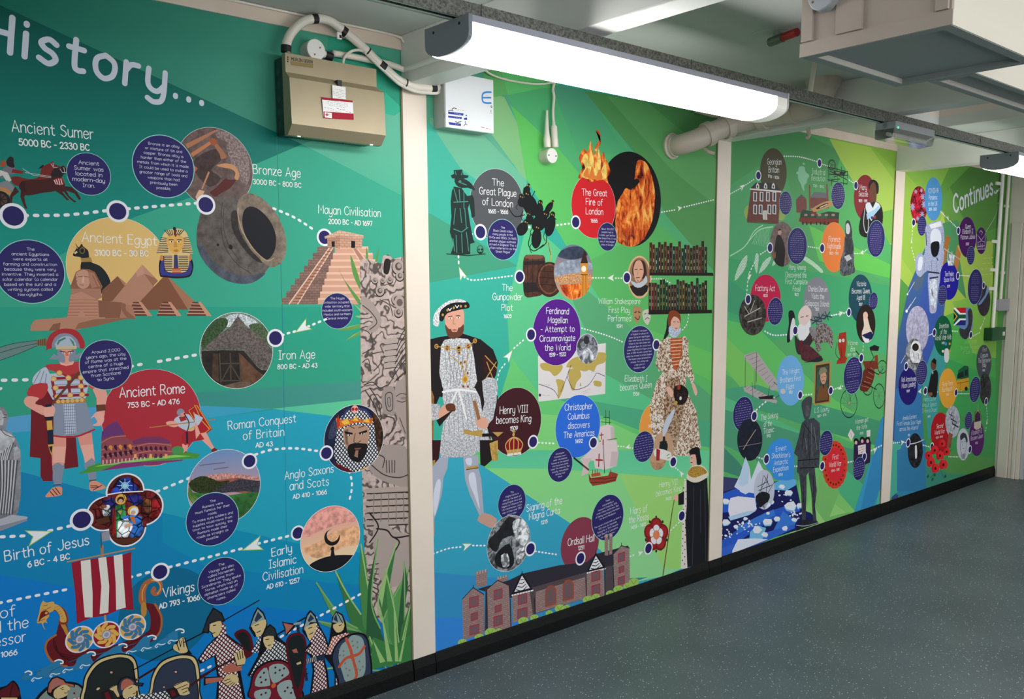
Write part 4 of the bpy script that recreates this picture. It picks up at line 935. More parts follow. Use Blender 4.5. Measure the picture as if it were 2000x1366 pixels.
multi('3f3634', '1190,620 1250,600 1300,640 1350,620;1200,660 1260,760 1300,880 1330,1000;1230,640 1290,740 1310,860;1340,840 1400,860 1380,950 1340,980', 8, 4)
P_('a89893', '1220,1150 1290,1060 1380,1040 1500,1080 1512,1330 1400,1320 1280,1270 1220,1200', sm=4)
for k in range(4): L('453b39', '%d,1150 %d,1235' % (1345 + k * 20, 1350 + k * 18), 7)
multi('453b39', '1240,1180 1330,1250 1430,1270 1500,1250;1260,1100 1330,1130 1320,1200', 8, 4)
org(360, 900, 2.931)
for k in range(6): P_('b5a49d', '%d,%d %d,%d %d,%d %d,%d' % (1045, 160 + k * 37, 1275, 150 + k * 37, 1280, 176 + k * 37, 1050, 186 + k * 37), sm=2); L('3d3432', '1045,%d 1278,%d' % (190 + k * 37, 180 + k * 37), 7)
for k in range(5): L('8f807b', '%d,190 %d,350' % (1085 + k * 42, 1080 + k * 44), 6)
P_('b3a29c', '1080,380 1150,360 1200,400 1290,440 1290,600 1240,700 1160,720 1100,620', sm=4); multi('2e2725', '1100,390 1160,400 1200,440 1285,430;1200,440 1230,470 1190,540;1060,300 1110,380 1060,470', 9, 4)
for k in range(7): L('4a403e', '%d,%d %d,%d' % (1055, 600 + k * 22, 1110, 590 + k * 30), 6)
# agave at the foot of the column
part('agave_picture', 'spiky green agave plant'); 
bl_ = ['865,635 885,650 930,760 1010,880 1060,1010 1200,1180 1120,1160 960,960', '755,700 810,790 900,900 990,960 1150,1090 1200,1190 1010,1020 850,900', '1010,480 1040,560 1050,720 1090,930 1150,1180 1020,940 1000,700',
       '1108,450 1085,620 1070,800 1120,960 1180,1170 1040,1000 1050,720', '1215,470 1160,620 1110,800 1150,960 1210,1180 1190,900 1170,740', '1285,620 1200,760 1150,880 1140,960 1210,1160 1240,900', '1150,620 1190,760 1210,900 1240,1180 1170,1000',
       '1258,580 1280,700 1260,860 1250,1180 1220,960 1240,760', '1300,800 1240,960 1220,1180 1290,1170 1305,900', '770,920 870,940 1010,990 1180,1180 950,1000 780,935', '1060,1010 1200,1190 1080,1150 820,1190 1000,1100', '860,960 1000,980 1150,1180 1060,1200 1060,1060']
for k, a in enumerate(bl_):
    P_(('3f7a44', '5f9a58', '4c8a4c', '2f5f3e')[k % 4], a)
    p_ = a.split(); L(('9cc47c', '7fb06a')[k % 2], p_[0] + ' ' + p_[2] + ' ' + p_[3], 9, 3)
P_('3f8246', '1060,1200 1180,1170 1305,1145 1305,990 1200,1060 1080,1010'); 
for a in ('1075,1020 1150,1150 1120,1160', '1120,830 1190,1150 1160,1150', '1195,760 1225,1150 1205,1150', '1290,870 1240,1150 1225,1150', '1230,850 1215,1000 1200,1150', '1165,620 1130,840 1110,760'): P_('9cc47c', a)
# sumer discs
org(0, 300, 4.017)
info(698, 162, 163, ['Ancient', 'Sumer was', 'located in', 'modern-day', 'Iran.'], 44, 30, 0)
org(0, 0, 3.994); info(1278, 1300, 240, ['Bronze is an alloy', 'or mixture of tin and', 'copper. Bronze alloy is', 'harder than either of the', 'metals from which it is made.', 'It could be used to make a', 'greater range of tools and', 'weapons than had', 'previously been', 'possible.'], 37.5, 20, -1)
org(0, 300, 4.017); info(240, 928, 246, ['The', 'ancient Egyptians', 'were experts at', 'farming and construction', 'because they were very', 'inventive. They invented a', 'solar calendar (a calendar', 'based on the sun) and a', 'writing system called', 'hieroglyphs.'], 39.5, 22, 0)
org(380, 580, 3.596); info(1003, 100, 124, ['The Mayan', 'civilisation occupied a', 'wide territory that', 'included south-eastern', 'Mexico and northern', 'Central America.'], 28, 15, 0, dy=-20)
org(0, 0, 1)
part('dotted_trail'); dash('50,421 130,420 205,412', 6.5); dash('250,408 320,402 385,397', 6); dash('536,408 575,425 610,447', 5)
for x, y, r in ((26, 422, 25), (230, 413, 21.5), (402, 400, 19.5)): marker(x, y, r)
# Rome
org(0, 0, 1)
part('dotted_trail'); dash('8,743 60,742', 6.5); dash('256,716 275,712', 6); dash('312,706 392,692', 6); dash('0,760 -20,770', 5); dash('552,655 560,652 575,648', 4.6); dash('602,638 636,624', 4.6)
dash('308,960 370,934', 5.5); dash('500,888 530,879 575,876 618,881', 5); dash('682,922 687,940 686,962 680,984', 4.6); dash('5,1049 50,1047', 6); dash('98,1037 140,1027', 6)
dash('0,1178 140,1150', 5.6); dash('255,1128 292,1118', 5.6); dash('332,1108 480,1070', 5.4); dash('505,1062 565,1047', 5.2); dash('550,1243 640,1195 705,1160', 5); dash('395,1310 420,1298', 5); dash('275,1360 290,1352', 6)
for a in ((592, 640, 17, 208), (74, 1046, 22, 8), (495, 1067, 20, 190)): part('trail_arrow'); arrow(*a)
org(0, 620, 3.795)
part('red_disc', 'red disc naming Ancient Rome'); C_('b5303e', 1133, 745, 358, ring=.005)
part('sword_picture'); P_('6f8d8a', '-20,230 100,195 270,172 272,212 150,265 0,320 -20,325'); multi('2c3838', '-20,230 100,195 270,172;-20,270 130,225 270,195;0,320 150,265 272,212', 4, 3); P_('8a6a4a', '270,170 345,155 350,210 272,212'); multi('4a3524', '285,168 287,210;300,166 303,210;315,164 318,210;330,160 334,210', 4)
part('roman_soldier_picture', 'cartoon Roman soldier in red cape and crested helmet')
P_('7a1f28', '300,440 380,420 480,560 560,880 582,1110 478,1125 470,880 440,860 395,900 390,1215 320,1215 300,1180 300,1045 220,1035 225,900 232,640 250,500', sm=0)
P_('eb9c8c', '380,890 490,870 490,960 480,1080 455,1120 455,1240 400,1240 385,1080'); P_('eb9c8c', '575,880 680,855 690,960 705,1070 715,1200 660,1200 625,1050 595,960')
P_('f6b4a4', '390,960 488,960 475,1080 440,1075 395,1080'); P_('f6b4a4', '600,950 690,940 700,1050 630,1080')
P_('8a94a8', '388,1100 430,1075 475,1105 455,1240 400,1240'); P_('8a94a8', '620,1090 680,1042 705,1070 715,1200 665,1205')
P_('e89a80', '335,1330 370,1285 400,1260 455,1258 460,1300 450,1320 380,1332', sm=3); multi('5a2a24', '370,1290 400,1325;390,1275 425,1318;410,1265 445,1310;398,1245 450,1240', 6); P_('e89a80', '668,1285 665,1225 715,1215 780,1255 775,1270 720,1285', sm=3); multi('5a2a24', '670,1250 720,1250;672,1265 740,1255;690,1282 755,1245;662,1215 712,1205', 6)
P_('8f99ae', '398,640 640,632 700,835 580,880 395,880'); multi('b32f38', '395,878 480,888 580,880 700,832', 13, 4)
P_('c7d0e4', '470,645 555,642 565,860 482,868'); 
for k in range(10): L('5c6a86', '%d,%d %d,%d' % (472, 665 + k * 21, 562, 661 + k * 21), 3)
for k in range(6): L('5c6a86', '%d,645 %d,865' % (476 + k * 15, 488 + k * 14), 3)
P_('c4ccde', '355,420 640,400 660,480 635,600 390,610 350,540'); 
for k in range(4): L('7f8aa6', '395,%d 630,%d' % (470 + k * 32, 462 + k * 32), 5)
multi('962433', '385,455 410,600;505,440 520,590;600,440 610,590;380,455 640,445;390,525 640,510;400,585 650,575', 20)
P_('c23a40', '350,350 440,345 560,330 600,330 600,400 480,430 400,400 345,380', sm=4); P_('a52d35', '420,400 500,430 590,405 600,440 500,450'); P_('f6b4a4', '440,335 550,330 540,350 490,362 450,350')
for x, y in ((398, 457), (507, 450), (600, 447), (412, 523), (600, 510), (425, 590), (520, 578), (608, 574), (440, 413)): C_('c98e50', x, y, 21, n=16); C_('efc07a', x, y, 16, n=16)
P_('b98448', '410,620 635,600 638,630 415,645'); 
for k in range(6): C_('e6b76c', 432 + k * 35, 625 - k * 2, 14, n=14)
P_('6e4030', '575,405 605,400 400,640 385,660 385,630'); 
P_('c4ccde', '255,430 330,370 360,400 380,470 330,510 245,495', sm=3); multi('7f8aa6', '300,395 250,490;325,400 290,505;345,420 330,508', 5)
P_('c23a40', '240,500 350,490 345,560 300,610 220,590 200,560', sm=2); P_('d8584a', '660,490 770,530 700,545 660,520')
P_('f3a898', '185,600 220,585 290,600 260,640 330,665 335,730 230,680 180,640', sm=3); P_('f6b4a4', '328,670 385,650 410,680 400,720 385,745 330,735', sm=2)
P_('f3a898', '690,530 770,530 795,580 780,660 770,740 720,690 715,600', sm=3); P_('6e4030', '712,650 780,645 785,690 715,700'); P_('f6b4a4', '720,700 765,720 770,770 740,805 685,800 720,780 700,740 672,750', sm=3)
P_('1a2440', '335,650 380,640 385,660 340,668'); P_('1a2440', '330,740 395,735 392,760 335,765'); P_('e6b054', '345,768 385,765 390,835 350,838'); P_('1a2440', '350,838 392,832 398,940 355,945'); P_('e6b054', '355,945 398,940 385,1030 372,1000')
P_('1a2440', '362,960 390,955 382,1010')
P_('b33038', '342,240 350,170 380,120 440,90 500,84 560,95 600,130 628,190 625,228 590,225 570,165 520,125 450,122 400,160 385,225 360,235', sm=4)
P_('8a94a8', '385,225 400,160 450,122 520,125 570,165 590,225 540,215 430,220', sm=4); P_('b8c0d4', '415,215 430,165 480,140 530,150 560,215', sm=4); P_('3f8a78', '420,200 432,170 480,148 490,158 445,180 430,205'); P_('3f8a78', '510,150 545,180 555,215 545,212 530,185')
P_('8a94a8', '365,310 400,270 430,290 430,315'); P_('8a94a8', '560,280 600,262 605,290 560,320'); P_('d8c09a', '412,215 570,212 568,235 415,238')
P_('f0a494', '440,240 545,240 545,330 490,350 445,330'); P_('8a94a8', '425,240 455,245 480,290 480,335 440,330 428,300', sm=2); P_('8a94a8', '560,240 530,245 512,290 512,330 550,320 560,290', sm=2)
multi('7a1f28', '445,252 485,258;505,256 545,250', 7); E_('ffffff', 468, 264, 10, 5); E_('ffffff', 525, 262, 10, 5); E_('141414', 468, 264, 4, 5); E_('141414', 525, 262, 4, 5); P_('d87860', '488,255 502,255 508,285 484,285')
part('fighting_soldier_picture', 'small Roman soldier with red shield and spear')
P_('f3a898', '1350,940 1400,920 1385,1000 1355,1015'); P_('f3a898', '1495,910 1540,890 1590,970 1565,975'); P_('7a2a20', '1345,1020 1380,990 1390,1015 1370,1028'); P_('7a2a20', '1565,975 1594,970 1620,990 1580,1000')
P_('b02a34', '1360,850 1500,840 1530,900 1440,920 1375,950 1350,915', sm=2); P_('c4ccde', '1290,760 1330,730 1400,720 1450,800 1430,840 1380,840 1310,800', sm=3); P_('b02a34', '1325,740 1370,730 1385,760 1340,775')
C_('8a94a8', 1338, 705, 28, n=18); P_('e89a80', '1335,715 1368,700 1365,735 1345,740'); P_('f3a898', '1235,775 1290,770 1325,800 1290,815 1240,800', sm=3); L('b98448', '1110,818 1594,757', 7); P_('e6b76c', '1395,830 1450,800 1455,825 1400,845')
P_('b4242e', '1390,690 1460,645 1575,830 1505,880'); L('e8a03a', '1398,692 1458,652 1565,828 1506,870', 5, 0, True); P_('e8a03a', '1430,700 1460,720 1440,740'); P_('e8a03a', '1490,780 1520,800 1500,830'); P_('1a2440', '1378,850 1392,850 1395,940 1380,930'); L('4a2a22', '1365,715 1400,780 1390,840', 8, 3)
org(380, 580, 3.596); P_('b4242e', '0,740 20,800 115,930 60,980 0,960'); L('e8a03a', '0,760 50,870 105,930 55,970', 6); P_('f3a898', '40,960 80,950 140,1070 120,1075'); P_('7a2a20', '115,1075 140,1060 175,1085 120,1092'); P_('c4ccde', '0,820 60,850 30,900 0,910'); P_('f3a898', '1,900 10,880 40,960 10,1000')
org(0, 620, 3.795)
part('amphitheatre_picture', 'picture of a ruined oval amphitheatre')
P_('4f9a3c', '580,1160 640,1130 740,1080 1400,1000 1465,1045 1300,1055 740,1140', sm=2); P_('8fd06a', '700,1110 800,1080 1300,1020 1420,1030 1200,1050'); P_('8a3a78', '740,1140 900,1080 1360,1055 1350,1065'); P_('4f9a5a', '1270,975 1320,955 1360,975 1350,1010 1280,1010', sm=3)
P_('8a4250>a0505a', '750,950 755,850 800,800 865,770 905,830 935,890 975,912 1060,890 1180,885 1260,915 1275,960 1280,1020 1000,1055 800,1090 750,1090', sm=0)
P_('6e3a78', '750,910 755,850 800,800 865,770 905,830 925,870 830,880', sm=0); P_('7a3a66', '980,915 1060,890 1180,885 1258,915 1265,935 1100,930 990,945')
multi('c87a6a', '752,930 830,890 930,880;750,985 850,960 990,955;750,1035 880,1010 1000,1000;1000,960 1120,935 1270,950;1010,1010 1130,990 1275,995', 6, 3)
for k in range(6): P_('3a1a30', '%d,%d %d,%d %d,%d %d,%d' % (765 + k * 38, 1020 - k * 5, 778 + k * 38, 1008 - k * 5, 790 + k * 38, 1015 - k * 5, 788 + k * 38, 1050 - k * 5), sm=3); P_('e8943c' if k % 2 else '3a1a30', '%d,%d %d,%d %d,%d %d,%d' % (770 + k * 36, 965 - k * 2, 782 + k * 36, 950 - k * 2, 795 + k * 36, 962 - k * 2, 792 + k * 36, 992 - k * 2), sm=3)
for k in range(7): P_('4a1a34', '%d,%d %d,%d %d,%d %d,%d' % (1000 + k * 36, 975, 1010 + k * 36, 955, 1022 + k * 36, 970, 1020 + k * 36, 992), sm=3); P_('f2b070' if k % 3 == 0 else '5a2a44', '%d,1045 %d,1012 %d,1015 %d,1042' % (990 + k * 38, 995 + k * 38, 1012 + k * 38, 1014 + k * 38))
for k in range(12): P_('e8c0c0', '%d,%d %d,%d %d,%d %d,%d' % (760 + k * 28, 1060 - k * 2, 768 + k * 28, 1058 - k * 2, 768 + k * 28, 1088 - k * 3, 760 + k * 28, 1090 - k * 3))
part('statue_picture', 'grey marble statue in robes')
P_('8b8b93', '-40,665 20,665 45,690 62,745 50,790 40,835 90,860 130,920 148,985 155,1130 150,1366 -40,1366', m=MOT, sm=0)
P_('c2c2c8', '-40,700 10,690 30,740 20,800 -40,800', m=MOT); P_('c4c4ca', '-10,850 40,848 110,900 70,960 20,1000 -20,1000', m=MOT, sm=3)
for k in range(7): L('55555e', '%d,%d %d,%d %d,%d' % (100 - k * 22, 930 + k * 20, 60 - k * 15, 1100 + k * 10, 110 - k * 20, 1366), 6, 4)
for k in range(5): L('d5d5da', '%d,%d %d,%d %d,%d' % (88 - k * 22, 940 + k * 20, 48 - k * 15, 1100 + k * 10, 96 - k * 20, 1366), 6, 4)
multi('4a4a52', '20,745 48,740;5,830 40,870 100,890;110,950 148,1010;30,720 50,725', 5, 3); P_('aeaeb6', '100,970 150,980 150,1130 115,1130', m=MOT, sm=2)
org(0, 900, 2.931); P_('8b8b93', '-40,0 115,0 118,60 120,180 105,290 80,340 -40,400', m=MOT); 
for k in range(7): L('4f4f58', '%d,0 %d,150 %d,310' % (100 - k * 20, 85 - k * 16, 70 - k * 16), 6, 4); L('cfcfd6', '%d,0 %d,150 %d,300' % (90 - k * 20, 75 - k * 16, 60 - k * 16), 6, 4)
P_('b4b6c2', '-40,350 70,310 158,322 155,335 -40,415'); P_('8d90a0', '-40,385 -40,420 155,345 155,333')
org(0, 620, 3.795); info(786, 353, 183, ['Around 2,000', 'years ago, the city', 'of Rome was at the', 'centre of a huge', 'empire that stretched', 'from Scotland', 'to Syria.'], 34.5, 21, 3)
part('title_lettering'); text('Ancient Rome', 888, 596, 1370, 560, 72, .5); part('date_lettering'); text('753 BC - AD 476', 945, 672, 1328, 640, 36, 1.05)
part('title_lettering'); org(380, 580, 3.596); text('Iron Age', 592, 440, 845, 432, 60, .45); part('date_lettering'); text('800 BC - AD 43', 583, 508, 860, 496, 30, 1.05)
# roundhouse
part('roundhouse_picture', 'round photo of a thatched roundhouse'); C_('7f9488', 300, 378, 267, ring=.012, m=FINE, n=60)
P_('d5dde2', '210,150 300,118 400,150 450,200 380,220 330,160 290,165 250,210 200,200', m=FINE, sm=3); P_('3f5a38', '50,300 80,220 150,160 220,150 230,200 150,290 60,380', m=FINE, sm=3); P_('56684a', '380,200 470,190 540,260 560,340 520,340 430,260', m=FINE, sm=3)
P_('6c625e', '50,378 130,300 250,210 285,160 305,130 325,165 375,215 460,280 540,370 558,400 552,470 530,510 480,515 440,490 400,440 345,375 200,372', m=THATCH)
P_('2d2724', '47,382 200,374 345,378 400,442 440,492 470,515 525,515 480,580 400,625 300,640 180,620 90,560 55,470', m=MOT); P_('6a4a38', '320,400 400,480 440,520 500,560 420,612 340,622 325,560', m=MOT); P_('503c30', '130,400 165,400 170,600 120,570', m=MOT)
multi('56473c', '175,400 185,600;315,400 325,600;180,470 320,468;185,590 325,588;190,590 250,480;255,480 320,585;250,400 255,590', 9); P_('6e5a4c', '200,625 320,595 400,600 380,632 300,645 230,640', m=MOT)
marker(568, 290, 64)
# hadrian country
part('landscape_picture', 'round photo of a stone wall and green valley at sunset'); org(360, 900, 2.931)
C_('6f97c8>e4a090', 232, 150, 212, ring=.012, n=60)
P_('d99a90', '20,150 30,110 200,75 300,78 440,100 443,150 300,130 100,130', m=FINE, sm=2); P_('9a5a4a', '28,140 120,120 300,98 442,120 444,200 200,170 60,170', m=MOT)
P_('35401f', '25,130 90,90 150,100 200,120 260,115 210,170 150,190 60,180', m=FINE, sm=3); P_('3c7a3a>2f5f30', '20,185 110,190 250,200 440,170 438,200 415,290 310,355 150,310 50,250', m=MOT, sm=2); P_('44414c', '150,185 230,135 320,105 442,118 444,185 350,175 220,185', m=FINE); P_('6a8a40', '30,150 60,200 110,230 60,250 25,200', m=MOT, sm=3)
multi('7a6a80', '90,28 150,20 230,12;170,50 250,38', 6, 3)
info(163, 336, 150, ['The', 'Romans were', 'most famous for their', 'roads.', 'To make sure soldiers and', 'supplies could move from', 'town to town quickly, the', 'Romans made their', 'roads as straight as', 'possible.'], 23.5, 13, 4)
marker(373, 3, 46); marker(650, 415, 43)
part('title_lettering'); org(380, 580, 3.596); text('Roman Conquest', 236, 935, 712, 880, 58, .45); text('of Britain', 342, 1005, 628, 975, 58, .45); part('date_lettering'); text('AD 43', 430, 1058, 548, 1048, 31, 1.1)
part('title_lettering'); text('Anglo Saxons', 634, 1285, 976, 1232, 56, .45); org(360, 900, 2.931); text('and Scots', 604, 170, 827, 140, 47, .45); part('date_lettering'); text('AD 410 - 1066', 622, 220, 814, 190, 24, 1.1)
# bearded king
part('king_portrait', 'round painted portrait of a bearded crowned warrior'); org(380, 580, 3.596); C_('1d2444', 1122, 997, 236, ring=.012, m=MOT, n=60)
P_('3f4560', '960,900 1010,850 1000,960 940,1000', m=FINE, sm=3); P_('4a3020', '1180,930 1290,800 1330,940 1330,1100 1200,1220', m=PHOTO, sm=3)
P_('20243a', '1010,900 1040,830 1100,790 1170,790 1230,840 1260,900 1270,1010 1290,1120 1260,1200 1120,1232 1010,1180 980,1080', m=MAIL, sm=4)
P_('b9927c', '1045,930 1120,905 1215,915 1222,1000 1195,1090 1140,1130 1080,1090 1050,1020', sm=4); P_('8a6a5a', '1050,940 1080,925 1075,1010 1090,1070 1060,1030', m=MOT)
P_('1b1516', '1078,1050 1110,1030 1180,1030 1212,1040 1200,1110 1160,1160 1110,1150 1075,1100', sm=4, m=MOT); P_('8a4a44', '1120,1062 1170,1060 1160,1072 1128,1074'); P_('9a7464', '1130,1080 1150,1078 1145,1130 1120,1120'); P_('141014', '1050,945 1110,955 1108,968 1060,962'); P_('141014', '1150,955 1210,935 1212,950 1160,968')
E_('dfe0e4', 1085, 972, 12, 6); E_('dfe0e4', 1180, 962, 12, 6); E_('141014', 1087, 972, 6, 6); E_('141014', 1180, 962, 6, 6); multi('5a3f38', '1128,960 1118,1015 1140,1028 1165,1012;1085,905 1120,925;1150,922 1195,905', 6, 3)
P_('e0752a', '990,850 1060,870 1130,850 1190,868 1252,850 1245,895 1150,880 1060,905 1005,930', m=FINE); P_('f3c04a', '1030,880 1070,850 1090,890 1050,900'); P_('f3c04a', '1110,870 1130,835 1150,872'); P_('f3c04a', '1180,875 1215,850 1230,885'); P_('c03a20', '998,860 1010,830 1020,900 1000,930')
multi('3a3a6a', '1040,850 1070,800 1110,785;1150,785 1200,800 1235,845', 16, 3); C_('efb0a0', 1124, 790, 28, n=18); C_('b01a2a', 1112, 790, 12, n=12); C_('b01a2a', 1136, 790, 12, n=12); P_('6a1018', '975,1160 1040,1190 1120,1232 1060,1222 1000,1190'); P_('c89030', '1160,1215 1230,1180 1250,1195 1190,1228')
marker(925, 1098, 54)
# sunset crescent
part('crescent_picture', 'round picture of a crescent finial on a dome at sunset'); org(360, 900, 2.931); C_('ee9490>f8e6b8', 838, 448, 186, ring=.014, n=60)
P_('f2a79c', '680,380 760,300 900,270 1000,340 900,360 780,400 700,440', m=MOT, sm=4); P_('f4b98c', '670,500 760,470 870,400 1000,380 1010,470 900,500 760,560', m=MOT, sm=4)
P_('1c1c22', '712,606 760,570 840,545 930,540 978,548 955,590 900,625 838,636 770,632', sm=4); P_('1c1c22', '835,550 840,520 848,488 856,520 862,550'); C_('1c1c22', 847, 505, 12, n=16)
P_('1c1c22', '842,392 815,405 800,435 808,470 838,487 870,478 888,450 886,425 876,450 850,465 825,455 814,430 822,405', sm=3)
part('title_lettering'); text('Early', 502, 550, 615, 522, 46, .5); text('Islamic', 486, 618, 640, 586, 46, .5); text('Civilisation', 450, 690, 678, 642, 46, .5); part('date_lettering'); text('AD 610 - 1257', 472, 737, 658, 695, 25, 1.1)
# nativity window
part('stained_glass_picture', 'four lobed stained glass window with a nativity scene'); org(0, 900, 2.931)
for col, k in (('f1f1f8', 1.0), ('5a2420', .915)):
    C_(col, 718, 178, 106 * k, n=40); C_(col, 600, 305, 100 * k, n=40); C_(col, 828, 268, 106 * k, n=40); C_(col, 728, 388, 106 * k, n=40); P_(col, '620,200 820,170 840,380 640,410')
P_('7c1a1e', '622,180 680,100 760,98 810,165 770,190 640,190', m=VIVID, sm=3); P_('2440b0', '632,190 690,100 740,95 800,172', m=VIVID); E_('7cc0e8', 715, 143, 22, 20); E_('ffffff', 715, 143, 10, 9)
for k in range(8): a = k * math.pi / 4; L('a8d4f0', '715,143 %d,%d' % (715 + 42 * math.cos(a), 143 + 38 * math.sin(a)), 4)
P_('6a1c1c', '520,300 560,230 640,200 830,180 900,200 925,260 900,330 840,350 800,440 700,470 640,430 620,380 540,370', m=VIVID, sm=3)
P_('2a2878', '590,230 640,210 680,240 640,330 600,300', m=VIVID); P_('2a2878', '720,200 800,190 830,250 760,260', m=VIVID); P_('a01f24', '850,230 915,220 920,300 850,350', m=VIVID); P_('9a1f24', '645,280 670,260 668,420 640,420')
C_('e9bb4a', 692, 222, 30, n=20); C_('3a1f18', 690, 225, 19, n=16); C_('e3ae8c', 690, 232, 12, n=12); P_('2f8a4a', '660,260 715,250 722,330 700,420 665,440', m=VIVID); P_('b8a27a', '672,290 700,285 690,310')
C_('e9bb4a', 762, 288, 30, n=20); C_('eef2f6', 768, 292, 24, n=16); C_('e3ae8c', 762, 298, 13, n=12); P_('2f6fc4', '700,320 750,310 810,320 822,400 790,445 740,440 760,380 700,345', m=VIVID); P_('eef2f6', '675,350 730,330 760,380 730,440 670,440', m=VIVID); P_('d0783a', '740,320 770,318 775,365 755,350'); E_('e3b49a', 735, 372, 26, 10, -20)
P_('7a4a2a', '820,220 860,230 865,300 830,290', m=VIVID, sm=3); P_('dfe4ea', '588,270 625,255 630,310 595,320', m=VIVID, sm=3); E_('9a5a3a', 590, 265, 22, 10, -10); P_('5a3020', '545,340 620,320 630,350 560,370'); P_('5a3020', '650,450 800,440 770,470 690,480')
L('f1f1f8', '612,196 700,182 818,176', 7, 3); multi('1a1416', '640,420 660,250;860,180 850,350;560,240 640,330;700,180 730,260', 3)
marker(468, 339, 63)
part('title_lettering'); text('Birth of Jesus', 30, 578, 510, 480, 58, .5); part('date_lettering'); text('6 BC - 4 BC', 160, 612, 398, 562, 31, 1.1)
org(0, 1180, 4.762); part('title_lettering'); text('of', 5, 135, 145, 108, 100, .42); text('d the', -50, 275, 262, 215, 100, .42); text('essor', -45, 405, 240, 345, 96, .42); part('date_lettering'); text('1066', 10, 498, 158, 470, 46, 1.1)
# viking ship
part('viking_ship_picture', 'dragon headed longship with red striped sail'); org(0, 900, 2.931)
P_('a9805c', '575,485 592,485 608,920 596,920'); L('b78d68', '385,580 770,503', 8); P_('9a9aa8', '580,415 625,400 630,455 585,465'); L('3c3c44', '578,415 580,500', 4)
P_('9b1d34', '408,585 470,570 520,565 570,555 640,548 700,540 752,522 750,640 765,855 690,850 600,890 520,900 440,935 430,760'); 
for a in ('462,575 517,567 530,760 530,898 485,898 470,720', '562,558 608,552 625,720 620,870 570,880 580,720', '650,545 700,535 708,680 720,842 665,856 662,700'): P_('e9e4dc', a, sm=0)
org(0, 1180, 4.762)
P_('6a1a24', '430,400 450,340 520,280 550,180 610,170 640,280 620,400 900,420 1100,370 1350,280 1400,180 1380,60 1310,0 1420,0 1490,80 1512,160 1490,260 1430,340 1250,430 1000,490 800,560 600,580 480,520', sm=4)
for k in range(4): L('3e0f18', '%d,%d %d,%d %d,%d %d,%d' % (500 + k * 10, 300 + k * 45, 540 + k * 25, 450 + k * 22, 860, 470 + k * 28, 1400, 250 + k * 35), 7, 5)
multi('b5683e', '520,290 440,350 425,430 470,520 540,570 620,580;1440,0 1500,120 1490,250 1430,330', 18, 4); multi('6a2a1c', '500,320 450,400 480,500;1460,60 1490,150 1470,250', 4, 4)
P_('c08a3e', '560,185 600,175 640,280 620,300 590,240', sm=2)
P_('8a3a28', '480,10 560,20 620,80 630,180 545,185 555,120 520,70 480,60', sm=4); P_('d8a85a', '490,0 560,25 605,90 615,165 560,165 555,110 520,60 485,50', sm=4)
for k in range(7): L('a8762f', '%d,%d %d,%d' % (505 + k * 15, 40 + k * 20, 545 + k * 10, 20 + k * 22), 4)
P_('d8a85a', '375,20 400,-30 430,-10 500,-20 500,60 440,90 460,110 430,150 440,180 420,170 400,190 420,240 400,215 385,180 345,180 350,130 365,80', sm=3); P_('7a2020', '385,75 430,60 455,90 410,120 380,140 360,170 370,110', sm=3); C_('d8a85a', 430, 85, 12, n=10); multi('5a2a14', '395,60 430,50 470,30;350,165 420,140;400,20 440,10', 4, 3)
org(0, 900, 2.931); P_('b5683e', '800,820 795,760 820,700 870,672 915,680 932,720 915,765 880,775 862,750 880,720 895,740 882,755 905,745 912,715 890,695 850,710 832,760 835,815', sm=4); multi('e0b060', '815,800 815,750 835,710;868,685 905,695 920,730 900,765', 5, 4); P_('c08a3e', '808,820 835,815 838,880 812,900', sm=2); org(0, 1180, 4.762)
def shield(x, y, r, a, c_):
    C_('e4e4ee', x, y, r); C_(a, x, y, r * .9)
    for k in range(8):
        t = k * math.pi / 4; L(c_, [(x + r * .22 * math.cos(t), y + r * .22 * math.sin(t)), (x + r * .55 * math.cos(t + .25), y + r * .55 * math.sin(t + .25)), (x + r * .80 * math.cos(t + .75), y + r * .80 * math.sin(t + .75))], r * .26, 3)
    C_('8a8a9e', x, y, r * .33, n=24); C_('c9c9d6', x, y, r * .27, n=24); C_('9d9db2', x, y, r * .17, n=20)
L('b79a70', '975,110 985,175', 16)
shield(743, 330, 124, 'e8b45a', '3f7ba8'); shield(990, 286, 124, '9b1d34', 'e8b45a'); shield(1232, 215, 120, 'e8b45a', '3f7ba8')
part('wave_picture', 'curling blue waves below the longship')
for a in ('200,700 230,640 260,620 280,640 250,660 330,690 340,620 420,590 500,540 560,520 590,530 560,560 600,610 660,590 700,560 720,510 790,465 860,440 880,470 840,480 870,540 900,510 960,460 1000,440 1060,400 1140,370 1170,385 1130,400 1150,450 1250,400 1330,310 1410,290 1440,310 1400,330 1400,400 1500,330 1600,260 1680,230 1700,250 1650,260 1650,330 1560,360 1440,420 1300,440 1160,480 1000,500 850,580 700,620 560,660 400,690 260,710', ):
    P_('2f7fb0', a, sm=3)
for x, y, r in ((545, 530, 1), (845, 455, 1), (1140, 380, 1), (1410, 303, 1), (1670, 243, 1), (262, 635, .8)): L('f2f5f8', [(x - 35 * r, y + 2), (x, y - 10), (x + 35 * r, y), (x + 38 * r, y + 22), (x + 18 * r, y + 24)], 12, 4)
for x, y in ((330, 700), (500, 660), (620, 620), (780, 580), (1210, 450), (1350, 420), (1480, 385), (1600, 350)): L('d4e8f4', [(x - 38, y + 12), (x - 15, y - 12), (x + 20, y - 5), (x + 55, y - 14)], 9, 4); L('d4e8f4', [(x - 38, y + 12), (x - 25, y + 22), (x - 15, y + 8)], 7, 3)
for a in ('460,640 520,600 580,580', '640,540 700,520 760,480', '900,470 980,450', '1180,390 1260,370', '320,640 380,620', '1500,330 1560,300'): L('1f5f8c', a, 6, 3)
part('title_lettering'); org(0, 900, 2.931); text('Vikings', 935, 785, 1112, 745, 52, .52); part('date_lettering'); text('AD 793 - 1066', 912, 850, 1142, 795, 28, 1.1)
